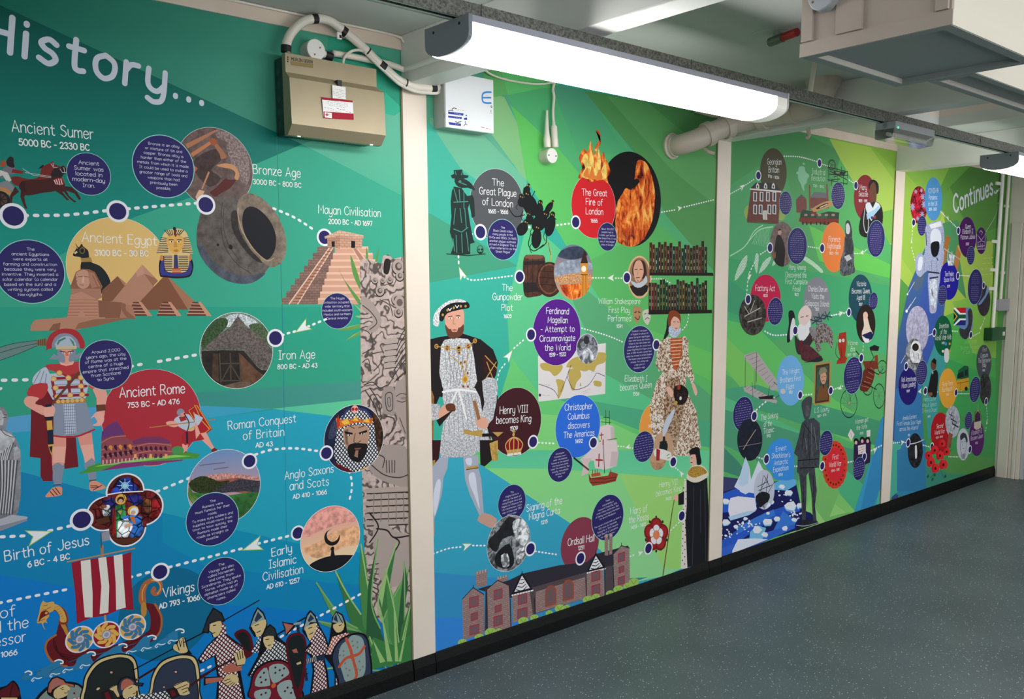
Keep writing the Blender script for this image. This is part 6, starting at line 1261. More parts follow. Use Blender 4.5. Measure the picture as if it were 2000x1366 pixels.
P_('1c1a1e', '50,430 90,370 180,345 240,360 248,395 200,405 110,430 80,480 55,470', sm=3); P_('e8e8ec', '20,500 25,440 60,390 120,350 190,340 230,360 150,362 90,390 60,430 55,510', m=FINE, sm=3)
for x, y in ((80, 440), (110, 410), (150, 395), (195, 385), (225, 385)): C_(GO, x, y, 9, n=10)
multi('f0f0f2', '115,400 125,412 135,398;160,380 170,395 182,380', 6)
for x, y, r in ((108, 650, 20), (243, 640, 20), (182, 655, 22), (185, 680, 12), (40, 640, 16), (195, 745, 10), (220, 740, 10), (205, 770, 10), (238, 810, 10), (210, 895, 10), (240, 895, 10), (285, 605, 16)): C_(GO, x, y, r, n=16); C_('7a1c20' if r != 22 else '1c1c24', x, y, r * .6, n=12)
C_('e0b052', 222, 850, 26, n=20); C_('b98438', 222, 850, 15, n=16); multi(GO, '40,640 108,650 182,660 243,640 290,600;120,690 200,760 222,830;240,690 230,760 222,830', 6)
P_('e4a790', '50,1060 90,1010 120,1050 115,1090 60,1100', sm=3); P_('6a3a24', '100,1010 150,1005 160,1050 110,1050', sm=3); P_(BK, '40,1110 150,1040 60,1150'); P_('e4a790', '290,1110 340,1090 372,1130 350,1165 300,1150', sm=3); P_('a06a40', '270,985 290,985 320,1100 300,1110'); P_(BK, '210,1165 330,1195 460,1190 450,1210 330,1215 215,1190'); P_(GO, '210,1165 260,1180 330,1170 330,1215 260,1205 215,1195'); P_(GO, '395,1185 465,1185 430,1215'); P_(GO, '330,1290 380,1230 430,1290 430,1366 380,1366', m=MOT)
org(840, 860, 3.105)
P_('c9c9d0', '70,0 360,0 300,60 250,100 190,105 70,105', m=FINE); P_(BK, '300,0 410,0 410,90 330,160 305,150'); P_(GO, '360,20 410,0 412,90 375,125', m=MOT); P_('3a161c', '-20,0 65,0 60,60 40,200 10,240 -20,240'); P_(GO, '0,130 30,120 35,220 10,240', m=MOT)
P_('aeb2c4', '60,105 110,105 105,170 80,230 70,330 45,420 25,480 22,600 -20,600 -20,200', sm=0); P_('d8dcec', '45,240 65,260 50,380 25,460 20,330', sm=3)
P_('aeb2c4', '200,100 290,90 295,180 310,240 320,380 325,440 395,475 385,530 350,520 290,490 300,460 240,330 212,240', sm=0); P_('d8dcec', '235,210 270,200 285,300 300,420 270,340 240,270', sm=3); P_('d8dcec', '215,115 250,110 250,150 225,150', sm=3); P_('c9a090', '285,485 325,440 405,478 382,535 330,515', sm=2); P_(GO, '218,165 292,152 293,172 220,182'); L(BK, '218,180 292,168', 4)
P_('c9a090', '-20,500 25,500 25,580 -20,620')
org(840, 480, 3.252)
part('title_lettering'); text('Henry VIII', 443, 1070, 620, 1058, 46, .5); text('becomes King', 420, 1132, 640, 1118, 44, .5); part('date_lettering'); text('1509', 508, 1175, 555, 1170, 24, 1.1)
part('crown_picture', 'gold and red crown'); P_('8a1420', '480,1260 500,1225 530,1215 565,1225 585,1260 575,1320 490,1330', sm=3); P_('c9a05a', '488,1300 575,1290 578,1325 490,1338'); P_('e9e4e0', '490,1322 578,1312 578,1326 490,1338'); multi('d8b068', '490,1310 478,1270 500,1235 530,1215;575,1300 588,1262 565,1230 530,1215;530,1330 532,1215;508,1320 505,1250 530,1215;555,1315 560,1245 530,1215', 7, 4); C_('d8b068', 530, 1200, 10, n=12); L('d8b068', '530,1170 530,1200', 6); L('d8b068', '520,1182 540,1182', 6)
marker(654, 1247, 44)
# columbus
part('blue_disc', 'bright blue disc naming a voyage to the Americas'); C_('2f6fe0', 941, 1148, 198, ring=.006, n=56)
part('title_lettering')
for s_, a, c, y1, y2 in (('Christopher', 855, 1030, 1048, 1036), ('Columbus', 875, 1010, 1106, 1096), ('discovers', 876, 1012, 1164, 1154), ('The Americas', 848, 1042, 1224, 1206)): text(s_, a, y1, c, y2, 38, .52)
part('date_lettering'); text('1492', 922, 1256, 968, 1252, 23, 1.1)
part('galleon_picture', 'small three masted galleon with cross marked sails'); L('3a2a2a', '1115,1045 1120,1366', 5); L('3a2a2a', '1138,1050 1140,1160', 5)
P_('e6d2d4', '1080,1150 1130,1135 1165,1150 1165,1220 1110,1250 1070,1230', sm=0); P_('e6d2d4', '1060,1240 1180,1250 1190,1366 950,1366 1040,1280', sm=0); P_('d4bcc0', '1145,1155 1168,1150 1172,1220 1150,1230'); multi('3a2a2a', '1085,1120 1150,1125;1100,1090 1135,1092;1075,1245 1185,1225', 4); multi('a01c30', '1088,1190 1088,1230;1078,1205 1100,1202;1075,1330 1075,1366;1055,1350 1100,1345', 7)
org(840, 860, 3.105)
P_('e6d2d4', '915,110 1000,60 1040,0 1130,0 1140,80 1120,160 1060,180 1000,170 990,100', sm=0); P_('dcc4c6', '915,110 985,110 960,140 960,200 915,220 930,160', sm=0); P_('d4bcc0', '1100,70 1145,70 1130,160 1090,160'); multi('a01c30', '1025,85 1022,160;1005,120 1045,122;1050,0 1048,25', 9); L('2c2428', '872,108 960,180', 11); L('7a3a2c', '930,155 960,182', 7); L('3a2a2a', '1050,20 1058,200', 5)
P_('9a4030', '960,200 975,230 1080,215 1090,190 1140,205 1125,250 1050,268 985,278 965,250'); P_('c05a44', '975,205 1030,195 1035,215 980,225'); multi('5a1f18', '965,235 1060,235 1130,225;970,258 1060,255 1125,240', 4); multi('b8402e', '985,180 985,215;1000,180 1000,213;1015,178 1015,210;1095,180 1100,215', 6)
marker(990, 16, 38); info(789, 150, 102, ['Christopher', 'Columbus was a', 'sailor who became', 'famous as the explorer', 'who found new lands', 'called The Americas. But', 'actually, many people', 'already lived', 'there.'], 17.5, 9, 2)
# tudors, queen
org(840, 480, 3.252)
part('orange_disc', 'orange disc naming the Tudors'); C_('f0a048', 1427, 1142, 144, n=48, ring=.006)
part('queen_picture', 'queen in a brown patterned gown with ruff')
P_('1f1c24', '1505,470 1520,430 1530,500 1510,570 1480,600 1500,530', sm=2); P_('8a4020', '1510,470 1520,420 1555,412 1588,440 1590,490 1570,520 1520,520', sm=3); P_('eab6a4', '1530,480 1550,450 1582,470 1585,510 1570,545 1545,545 1530,515', sm=3); P_('c8d4ea', '1515,520 1535,510 1560,540 1590,520 1592,550 1560,585 1520,570', m=FINE, sm=2)
P_('d8cabc', '1460,610 1510,580 1560,590 1620,575 1640,600 1640,700 1680,850 1660,880 1630,820 1620,900 1690,1050 1720,1280 1700,1340 1560,1335 1540,1366 1420,1366 1395,1010 1440,860 1480,800 1430,760 1440,680', m=WEAVE, sm=0)
P_('d0c0b0', '1470,620 1510,600 1510,780 1450,800 1440,700', m=WEAVE); P_('b09880', '1500,850 1580,830 1620,1000 1560,1300 1480,1100', m=WEAVE)
P_('c05a34', '1525,590 1600,585 1600,680 1570,790 1545,785 1525,680', m=MOT)
for k in range(8): L('e8c8a0', '%d,%d %d,%d' % (1525 + k * 2, 605 + k * 22, 1600 - k * 3, 600 + k * 22), 5)
multi('3a1a14', '1545,485 1558,484;1568,484 1580,486;1556,525 1570,525', 4); P_('eab6a4', '1500,905 1520,895 1545,930 1535,965 1510,940', sm=2); P_('eab6a4', '1660,870 1680,880 1697,930 1685,955 1668,910', sm=2); P_('2a1c1c', '1550,900 1600,885 1640,930 1620,1000 1570,1010 1550,960', m=VIVID, sm=3)
C_('b03024', 1580, 900, 16, n=12); C_('c8a040', 1562, 1000, 14, n=12); C_('e8e0d8', 1590, 970, 12, n=10)
part('title_lettering'); text('Tudors', 1390, 1112, 1472, 1104, 34, .45); part('date_lettering'); text('1485 - 1603', 1385, 1158, 1472, 1146, 20, .9)
part('quill_picture', 'round picture of a quill, ink bottle and scroll'); C_('c9a080', 1480, 1274, 92, n=40); org(840, 860, 3.105); C_('b98c6a', 1385, 105, 76, m=MOT, n=36); P_('c9a080', '1340,20 1470,0 1475,100 1400,140 1330,130'); org(840, 480, 3.252)
P_('c8d0e0', '1475,1200 1490,1120 1545,1040 1552,1060 1520,1140 1490,1205', sm=3); P_('1c2428', '1455,1290 1462,1250 1478,1238 1478,1215 1492,1215 1494,1240 1508,1260 1505,1300 1480,1318', sm=2); P_('eae6e2', '1430,1290 1530,1320 1520,1366 1430,1340'); P_('a82838', '1440,1290 1455,1300 1450,1366 1435,1366')
org(840, 860, 3.105); P_('eae6e2', '1370,50 1460,75 1450,125 1360,95', sm=2); P_('a82838', '1372,50 1395,60 1390,125 1370,120'); P_('1c2428', '1390,10 1435,5 1430,40 1400,45'); multi('6a8a4a', '1435,95 1450,85;1440,110 1452,105', 5)
info(1295, 40, 92, [14, 18, 22, 20, 24, 24, 22, 20, 18, 14], 15, 8, 1, seed=11)
marker(1474, 132, 35)
# Henry VII
part('standing_king_picture', 'man in a long black cloak with fur collar and tall staff')
P_('e8dcd8', '1540,250 1590,240 1560,780 1520,780 1528,500', sm=0)
for k in range(22): E_('1c1c20', 1538 + (k % 2) * 14 - k * .4, 290 + k * 22, 3, 5, n=6)
P_('1b1d24', '1555,240 1600,250 1680,230 1688,400 1686,745 1560,772 1548,500 1556,400', sm=0); multi('3a3e4c', '1600,280 1590,760;1640,300 1640,560;1665,260 1672,740', 6); P_('1b1d24', '1505,330 1540,310 1540,390 1505,395'); P_('eab6a4', '1475,340 1490,325 1505,345 1500,370 1478,368', sm=2)
P_('e8dcc8', '1555,230 1575,170 1610,150 1660,160 1688,210 1650,245 1600,258', sm=3); P_('c09440', '1562,205 1585,165 1640,160 1680,195 1640,215 1600,228', m=FINE, sm=3); P_('16161a', '1578,90 1590,50 1630,45 1638,90 1645,140 1620,150 1610,100', sm=3); P_('eab6a4', '1578,95 1605,80 1615,130 1600,158 1582,152 1575,130', sm=2); P_('16161a', '1570,70 1590,48 1632,48 1625,80 1580,88', sm=2); multi('2a1a14', '1582,108 1590,107;1580,135 1590,136', 4)
L('3a2a20', '1480,365 1465,450 1412,820', 8); L('a07c48', '1480,365 1467,450 1415,815', 4)
part('title_lettering'); text('Henry VII', 1390, 288, 1500, 268, 34, .38); text('becomes King', 1370, 342, 1522, 306, 34, .38); part('date_lettering'); text('1485', 1428, 366, 1462, 360, 18, .8)
marker(1526, 460, 36)
part('title_lettering'); text('Wars of', 1212, 452, 1316, 432, 40, .45); text('the Roses', 1205, 505, 1325, 480, 38, .45); part('date_lettering'); text('1455 - 1485', 1218, 542, 1308, 518, 20, .9)
part('rose_picture', 'red and white rose emblem')
for k in range(5):
    a = math.radians(-90 + k * 72); E_('8a1c22', 1371 + 38 * math.cos(a), 575 + 56 * math.sin(a), 38, 50, 0, n=20); E_('1c3a28', 1371 + 66 * math.cos(a + .63), 575 + 98 * math.sin(a + .63), 6, 10); E_('1c3a28', 1371 + 50 * math.cos(a), 575 + 108 * math.sin(a), 5, 9)
for k in range(5):
    a = math.radians(-90 + k * 72); E_('a82a2c', 1371 + 42 * math.cos(a), 575 + 62 * math.sin(a), 24, 32, 0, n=18); E_('eceaf0', 1371 + 22 * math.cos(a), 575 + 32 * math.sin(a), 20, 30, 0, n=18)
for k in range(5): a = math.radians(-54 + k * 72); L('5a5a6a', [(1371 + 16 * math.cos(a), 575 + 24 * math.sin(a)), (1371 + 34 * math.cos(a), 575 + 50 * math.sin(a))], 4)
E_('e88858', 1371, 575, 20, 28)
marker(1323, 657, 38)
info(497, 380, 108, ['The', 'Magna Carta is', 'seen as the basis of', 'many English laws and', 'helped to influence the', 'US constitution, which', 'was written over 550', 'years later.'], 18.5, 10, 4)
part('title_lettering'); text('Signing of the', 585, 435, 800, 385, 42, .5); text('Magna Carta', 600, 485, 785, 445, 40, .5); part('date_lettering'); text('1215', 674, 512, 712, 502, 21, 1.1)
part('charter_picture', 'round monochrome engraving of a signing scene'); C_('8f9298', 478, 627, 168, m=PHOTO, n=56, ring=.01); P_('25262a', '350,620 420,540 470,470 520,480 540,560 440,600 400,680', m=MOT, sm=3); P_('d4d6da', '500,500 560,480 600,560 570,640 520,600', m=PHOTO, sm=3); P_('202226', '400,690 480,630 510,740 470,780 400,760', m=MOT, sm=3); P_('e4e6ea', '430,700 470,690 480,760 440,770', m=PHOTO, sm=2); P_('e4e6ea', '520,680 570,650 560,740 530,750', m=PHOTO, sm=2)
info(497, 380, 108) if False else None
marker(608, 660, 44)
part('maroon_disc', 'dusty maroon disc naming Ordsall Hall'); C_('8a3c50', 910, 630, 160, n=48)
info(1078, 470, 136, ['There', 'was probably a', 'house at Ordsall by 1251,', 'when William de Ferrers, Earl', 'of Derby, exchanged the manor', 'for land in Pendleton.', ' ', 'The current Great Hall was built in', '1512 when Sir Alexander', 'Radclyffe, in 1547, became', 'High Sheriff of Lancashire', 'for the first time.'], 19, 9.5, 7)
part('title_lettering'); text('Ordsall Hall', 835, 642, 995, 612, 42, .5); part('date_lettering'); text('1251', 898, 668, 933, 660, 22, 1.1)
# brick hall
part('brick_hall_picture', 'long brick manor hall with gables and bushes'); BR = 'a88c88'; RF = '332f3c'
P_(RF, '285,905 350,885 480,850 560,810 780,760 950,740 1010,690 1200,640 1210,660 1100,770 900,850 620,920 480,960'); P_('4a4048', '335,900 350,895 350,1150 330,1160'); P_('574b50', '600,900 950,800 950,960 620,1060')
P_(BR, '195,965 260,895 325,935 330,1170 200,1215', m=BRICK); P_(BR, '345,905 410,850 475,880 495,1135 355,1175', m=BRICK); P_(BR, '497,935 600,900 625,1070 500,1110', m=BRICK); P_(BR, '275,800 345,785 345,880 278,895', m=BRICK); P_(BR, '405,835 470,818 470,850 405,870', m=BRICK)
P_(BR, '640,920 940,830 945,960 640,1050', m=BRICK); P_(BR, '950,800 1050,780 1058,950 950,990', m=BRICK); P_(BR, '1112,690 1160,640 1208,655 1212,870 1118,920', m=BRICK); P_('544a50', '1058,770 1112,760 1118,920 1060,940')
for k in range(4): L('c8b0a8', '%d,%d %d,%d' % (285 + k * 17, 798 - k * 4, 285 + k * 17, 812 - k * 4), 7); L('c8b0a8', '%d,%d %d,%d' % (412 + k * 16, 832 - k * 4, 412 + k * 16, 842 - k * 4), 7)
P_(BR, '1058,590 1080,585 1080,700 1058,700', m=BRICK); P_(BR, '1086,582 1106,578 1104,692 1086,696', m=BRICK); E_('c0a49c', 1069, 580, 9, 10); E_('c0a49c', 1096, 576, 9, 10)
for x, y, k in ((557, 810, 1.0), (1005, 690, .88)):
    P_('1c1a22', '%f,%f %f,%f %f,%f' % (x, y - 10, x + 68 * k, y + 100 * k, x - 66 * k, y + 130 * k)); P_('ecebf0', '%f,%f %f,%f %f,%f' % (x, y + 12, x + 48 * k, y + 88 * k, x - 46 * k, y + 112 * k))
    for j in range(4): L('1c1a22', '%f,%f %f,%f %f,%f' % (x - 34 * k + j * 9 * k, y + (78 - j * 20) * k + 20, x + 0, y + (108 - j * 24) * k, x + 30 * k - j * 7 * k, y + (64 - j * 14) * k + 14), 5)
    L('ecebf0', '%f,%f %f,%f' % (x - 60 * k, y + 132 * k, x + 66 * k, y + 102 * k), 9)
    for j in range(7): L('1c1a22', '%f,%f %f,%f' % (x - 50 * k + j * 17 * k, y + (124 - j * 4) * k, x - 50 * k + j * 17 * k, y + (134 - j * 4) * k), 3)
for x, y, w2, h2 in ((265, 982, 58, 66), (268, 1070, 44, 48), (268, 1150, 60, 60), (412, 935, 55, 62), (412, 1022, 42, 45), (412, 1095, 56, 62), (560, 965, 58, 62), (560, 1050, 62, 62), (1005, 825, 54, 62), (1005, 905, 54, 60), (1160, 710, 44, 56), (1160, 785, 34, 40), (1160, 852, 44, 50)):
    P_('a83a48', [(x - w2 / 2, y - h2 / 2 + 7), (x + w2 / 2, y - h2 / 2 - 7), (x + w2 / 2, y + h2 / 2 - 7), (x - w2 / 2, y + h2 / 2 + 7)]); P_('756068', [(x - w2 / 2 + 6, y - h2 / 2 + 14), (x + w2 / 2 - 6, y - h2 / 2 + 1), (x + w2 / 2 - 6, y + h2 / 2 - 13), (x - w2 / 2 + 6, y + h2 / 2 - 1)])
    for j in (-.2, .2): L('a83a48', [(x + j * w2, y - h2 / 2 + 8), (x + j * w2, y + h2 / 2 - 4)], 3)
for x, y in ((732, 945), (838, 910)):
    P_('a05040', [(x - 34, y + 70), (x - 34, y - 30), (x - 18, y - 58), (x, y - 66), (x + 20, y - 60), (x + 34, y - 36), (x + 34, y + 50)]); P_('6a6068', [(x - 24, y + 55), (x - 24, y - 26), (x - 12, y - 46), (x, y - 52), (x + 12, y - 48), (x + 24, y - 30), (x + 24, y + 40)])
    for j in (-12, 0, 12): L('a05040', [(x + j, y - 44), (x + j, y + 48)], 3)
multi('2a2630', '340,905 345,1165;485,965 490,1135;632,960 636,1060;945,850 948,990;1058,780 1060,940;1110,770 1116,920', 7); multi('2a2630', '195,965 260,895 325,935;345,905 410,850 475,880;1112,690 1160,640 1208,655;262,880 262,897;557,795 557,815;1005,670 1005,690;1160,625 1160,642', 5)
for x, y, r in ((195, 1228, 28), (298, 1198, 30), (365, 1165, 34), (415, 1158, 20), (565, 1098, 32), (632, 1078, 26), (722, 1050, 22), (785, 1020, 30), (830, 1012, 18), (955, 968, 30), (1005, 950, 24), (1090, 930, 24), (1140, 905, 30), (1195, 885, 24), (1235, 862, 32)): E_('a4cc62', x, y, r, r * .75, -15, n=18); multi('5f8a34', '%d,%d %d,%d;%d,%d %d,%d' % (x - r * .5, y - r * .3, x, y + r * .4, x + r * .5, y - r * .4, x, y + r * .4), 3)
marker(912, 718, 42)
# ------------------------------------------------------------------ third mural panel
end(); mural(2, 'third mural panel with railway, soldier statue and icebergs')
org(0, 0, 1); part('background')
P_('48a25a>54be6c', '1380,200 1780,200 1780,1120 1380,1120')
P_('3c8f4c>48a65a', '1380,230 1560,255 1650,300 1600,420 1400,360'); P_('49a860>3fb074', '1400,380 1520,300 1560,420 1480,560 1390,600')
P_('8cc03a>a4cc48', '1621,270 1760,298 1760,480 1700,400 1650,330'); P_('a8cc4c>b0d450', '1620,272 1700,288 1780,400 1780,500 1736,476 1668,360'); P_('88b832', '1735,290 1760,298 1760,340 1700,285'); P_('7cbc44', '1780,400 1780,470 1736,476 1700,420')
P_('50b858>48b466', '1640,310 1740,480 1745,560 1600,480'); P_('62cc50', '1580,440 1745,520 1745,545 1600,510')
P_('2fa868>3cb878', '1390,500 1530,520 1745,560 1745,700 1600,640 1390,700'); P_('2fa070', '1415,540 1470,580 1450,620 1400,600'); P_('58c860>6cd060', '1400,620 1480,640 1600,760 1745,860 1745,900 1560,820 1400,720')
P_('78cc5c', '1400,640 1440,680 1560,790 1480,800 1400,700'); P_('3aa87c>2f9468', '1415,760 1480,752 1560,780 1745,830 1745,880 1600,840 1415,780'); P_('4fc084', '1415,775 1580,850 1415,840'); P_('3f9c74', '1415,800 1600,860 1745,900 1745,960 1600,960 1415,870')
P_('66c870>8ad870', '1560,900 1600,880 1745,1040 1745,1100 1560,1060'); P_('88dc74>a0e080', '1595,960 1720,1050 1600,1100 1540,1040'); P_('44bc84', '1610,880 1700,960 1680,1010 1600,920'); P_('78c468', '1600,920 1640,960 1620,1010 1660,1000 1690,1040 1640,1060 1590,990')
P_('2aa4d0>18a0d0', '1745,800 1700,900 1665,1010 1745,1010'); P_('0f8cc8', '1720,820 1745,790 1745,900 1700,1000 1680,1000'); P_('4ab89c', '1716,960 1745,940 1745,1000 1706,1010')
P_('2f8a70', '1409,870 1440,900 1470,940 1409,920'); P_('1d2868', '1400,930 1440,935 1480,960 1400,980')
for o_, tr in (((1390, 240, 3.595), ('130,500 210,455 300,395;9', '510,235 620,240 740,272;10', '775,290 830,308;9', '955,395 1000,425;9', '680,870 760,882;9', '1090,890 1050,915 1000,918;8', '390,893 340,925;10', '310,960 262,1060;10', '255,1090 245,1210;10', '845,1355 880,1345;9', '930,1335 950,1325;9')),
               ((1390, 600, 2.732), ('285,130 330,150 400,148;9', '640,45 720,30;9', '810,170 806,245;7', '490,470 545,465;9', '650,440 705,420;8', '240,548 290,505 350,480;10', '240,800 275,812;9', '440,850 460,850;9', '570,850 580,852;9', '730,828 760,822;9', '840,772 915,735;9'))):
    org(*o_)
    for s_ in tr: a, c = s_.split(';'); part('dotted_trail'); dash(a, int(c))
org(1390, 240, 3.595)
for a in ((215, 450, 30, 35), (265, 1080, 30, -108), (1055, 912, 26, 193), (905, 1335, 26, 15)): part('trail_arrow'); arrow(*a)
org(1390, 600, 2.732)
for a in ((690, 33, 22, 12), (685, 432, 21, 198), (872, 762, 24, 22)): part('trail_arrow'); arrow(*a)
org(1390, 240, 3.595)
part('olive_disc', 'dark olive disc naming Georgian Britain'); C_('514a38', 434, 350, 171, n=48)
part('title_lettering'); text('Georgian', 390, 292, 490, 294, 40, .42); text('Britain', 400, 348, 472, 350, 40, .42); part('date_lettering'); text('1714 - 1834', 395, 385, 472, 396, 20, .9)
part('town_house_picture', 'red brick Georgian town house with bushes')
E_('9ab45a', 258, 630, 30, 50); E_('9ab45a', 490, 645, 28, 42); P_('7a443c', '248,675 275,470 485,480 470,680 470,712 248,700', m=BRICK); P_('34343c', '270,462 310,420 445,425 488,478'); P_('e8e4dc', '268,460 490,478 488,490 268,470')
for k in range(4):
    for yy in (520, 610):
        x = 305 + k * 45
        if yy == 610 and k in (1, 2): x += (-6 if k == 1 else 10)
        P_('dcdcdc', [(x - 13, yy - 36), (x + 13, yy - 34), (x + 12, yy + 34), (x - 14, yy + 30)]); P_('3c4450', [(x - 6, yy - 30), (x + 7, yy - 28), (x + 6, yy + 28), (x - 7, yy + 24)])
for x in (322, 378, 433): P_('e8e4dc', [(x - 12, 460), (x - 10, 435), (x, 420), (x + 11, 437), (x + 12, 463)]); P_('3c4450', [(x - 5, 455), (x - 5, 438), (x + 5, 440), (x + 5, 458)])
P_('d8d4cc', '358,640 362,615 388,616 390,682 360,680'); L('7a443c', '375,625 375,680', 4); P_('3f6a44', '320,695 420,700 420,712 320,706')
marker(328, 370, 36); info(519, 564, 82, [12, 16, 18, 20, 22, 22, 20, 20, 18, 14], 13, 8, 0, seed=21)
part('title_lettering'); text('Industrial', 706, 360, 798, 368, 40, .36, 'c8e8cc'); text('Revolution', 700, 405, 798, 412, 40, .36, 'c8e8cc'); part('date_lettering'); text('1760 - 1840', 712, 450, 785, 458, 18, .7, 'd8eedc')
part('mill_picture', 'brick mill with chimneys and pale smoke'); P_('8a4a44', '592,540 630,502 665,535 668,600 650,635 595,630', m=BRICK); P_('8a4a44', '690,520 820,530 825,600 690,600', m=BRICK); P_('6a7078', '690,525 720,485 800,490 822,530'); P_('8a4a44', '682,435 692,435 696,615 684,615'); P_('8a4a44', '804,430 814,430 820,540 806,540'); P_('5a5058', '592,540 630,502 665,535 630,525')
P_('8cc8a0', '640,470 625,430 610,400 605,360 615,310 650,310 660,345 685,370 670,400 668,420 650,440 650,478', sm=4); E_('8cc8a0', 646, 288, 7, 8); E_('8cc8a0', 602, 352, 8, 10)
part('loom_picture', 'dark line drawing of a spinning wheel and loom'); 
for r in (38, 30): 
    L('26302c', [(843 + .72 * r * math.cos(t * .5), 296 + r * math.sin(t * .5)) for t in range(14)], 5)
for k in range(5): L('26302c', [(843, 296), (843 + 26 * math.cos(k * 1.26), 296 + 36 * math.sin(k * 1.26))], 3)
multi('26302c', '815,310 955,345;820,360 955,370;815,400 950,430;820,310 822,410;955,340 952,430;880,320 885,410;840,440 845,400;925,440 925,370;830,340 950,400;860,380 940,350;910,310 912,360;840,400 900,395', 7); P_('26302c', '855,335 940,345 930,375 860,365'); P_('6a9a74', '870,343 900,347 897,358 872,355')
part('steam_train_picture', 'dark green and red steam locomotive'); P_('1f4030', '622,640 640,610 700,620 718,650 820,622 895,630 892,700 735,700 620,695'); P_('7a2a24', '618,665 892,675 892,705 800,720 735,700 720,710 640,705 612,690'); P_('2f5a40', '735,640 810,640 808,672 738,672'); P_('7a2a24', '700,615 735,620 735,650 705,650')
for k in range(9): C_('1c1c20', 640 + k * 28 + (12 if k > 2 else 0), 706, 12, n=12)
for k in range(5): P_('b08a7a', [(650 + k * 48, 640), (672 + k * 48, 640), (672 + k * 48, 655), (650 + k * 48, 655)])
part('shuttle_picture', 'wooden loom shuttle'); P_('c8935a', '708,600 780,560 830,548 858,560 850,580 800,600 730,625 712,622', sm=2); P_('2a1c14', '735,598 800,565 820,568 800,585 745,607', sm=2); L('e8e0d0', '760,595 812,572', 6)
marker(757, 283, 34); info(888, 512, 94, [10, 16, 20, 22, 22, 22, 20, 20, 22, 20, 12, 6], 13, 8, 0, seed=22)
part('maroon_disc', 'dark red disc naming a nurse'); C_('8a2430', 1077, 525, 160, n=44)
part('title_lettering'); text('Mary', 1040, 470, 1088, 472, 36, .45); text('Seacole', 1032, 515, 1096, 518, 36, .45); part('date_lettering'); text('1805 - 1881', 1032, 556, 1090, 558, 18, 1)
part('nurse_portrait', 'woman in a black dress with white scarf and pearls'); P_('1c1a20', '1100,440 1115,405 1145,402 1170,430 1172,480 1160,500 1110,470', sm=3); P_('6e4434', '1112,450 1135,415 1152,440 1158,510 1150,560 1125,580 1112,520', sm=3)
P_('1b191e', '1085,570 1120,560 1160,555 1195,600 1200,690 1170,780 1090,805 1040,780 1040,690', sm=3); P_('dfe6ee', '1080,570 1110,560 1130,600 1150,555 1185,590 1140,640 1120,690 1085,620', sm=2); P_('a8d0ec', '1085,640 1140,610 1170,580 1180,600 1130,660 1090,680'); L('dcdcd0', '1075,600 1065,700 1078,765 1095,760 1100,680', 8, 4); P_('2a3a8a', '1115,660 1130,655 1132,675 1118,678'); P_('a02a3a', '1135,655 1150,650 1152,672 1137,676')
marker(1013, 440, 33); info(1153, 815, 127, [8, 14, 18, 20, 20, 22, 22, 22, 20, 22, 20, 20, 18, 16, 10], 14.5, 8, 0, seed=23)
part('fossil_picture', 'pale skeleton of a long necked sea reptile')
multi('b4e4bc', '430,730 340,750 270,820 220,880 130,935;360,720 300,760 250,850', 8, 4); 
for k in range(11): L('a0d8ac', [(300 + k * 11, 755 - k * 2), (305 + k * 9, 800), (285 + k * 13, 850 + 3 * k)], 4, 3)
for a in ('160,1110 175,1040 215,960 250,930 240,1010 195,1080', '315,1060 300,1000 310,920 330,930 325,1010', '330,1060 360,980 410,940 415,960 380,1020', '425,1000 440,960 455,980 430,1005'): P_('8fcf9e', a, m=MAIL, sm=2)
part('fossil_neck_picture'); P_('8fcf9e', '650,935 720,980 780,1035 770,1055 700,1000 640,960', m=MAIL, sm=2); L('b4e4bc', '660,950 770,1045', 8)
part('fossil_hunter_portrait', 'round portrait of a woman in a dark cloak'); E_('7a6464', 495, 853, 86, 158, 0, m=MOT, n=40); P_('201c1e', '445,990 440,900 455,800 480,790 505,840 515,900 505,1010 470,1008', sm=3); E_('c8a08c', 477, 768, 13, 20); P_('201c1e', '460,760 478,740 495,765 488,755 470,758'); P_('8a5a3a', '430,920 450,905 450,950 430,950')
info(600, 865, 127, [8, 14, 18, 22, 22, 22, 22, 22, 22, 22, 20, 20, 18, 12], 15, 8, 0, seed=24); marker(410, 878, 38)
part('title_lettering')
for s_, a, c, y in (('Mary Anning', 542, 658, 1032), ('Discovered the', 520, 665, 1085), ('First Complete', 518, 672, 1132), ('Fossil', 570, 622, 1182)): text(s_, a, y, c, y + 2, 36, .38)
part('date_lettering'); text('1823', 582, 1215, 608, 1216, 18, .9)
part('orange_disc', 'orange disc naming a nurse with a lamp'); E_('f08440', 858, 873, 88, 176, 0, n=44)
part('title_lettering'); text('Florence', 822, 835, 902, 836, 38, .4); text('Nightingale', 812, 882, 906, 884, 38, .4); part('date_lettering'); text('1820 - 1910', 826, 925, 888, 926, 18, .9)
part('standing_nurse_picture', 'grey engraving of a standing woman with folded hands'); P_('5c6066', '935,800 985,805 998,900 1000,1000 1005,1050 940,1075 905,1065 900,980 925,900', m=PHOTO, sm=2); P_('3a3c42', '940,700 962,685 978,720 985,800 940,800', sm=2); P_('d0d2d6', '942,720 958,705 972,740 965,780 945,775', sm=2); P_('3a3c42', '935,810 985,810 990,920 940,930', m=MOT); P_('c4c6cc', '930,940 965,925 985,955 950,975'); multi('26282c', '915,1060 930,960;960,1070 955,970;985,1050 975,960', 4)
marker(776, 880, 36)
part('crimson_disc', 'crimson disc naming the Factory Act'); E_('cc1c50', 378, 1232, 106, 166, 0, n=44); part('title_lettering'); text('Factory Act', 308, 1180, 442, 1182, 40, .45); part('date_lettering'); text('1833', 362, 1222, 392, 1222, 18, 1)
org(1390, 600, 2.732)
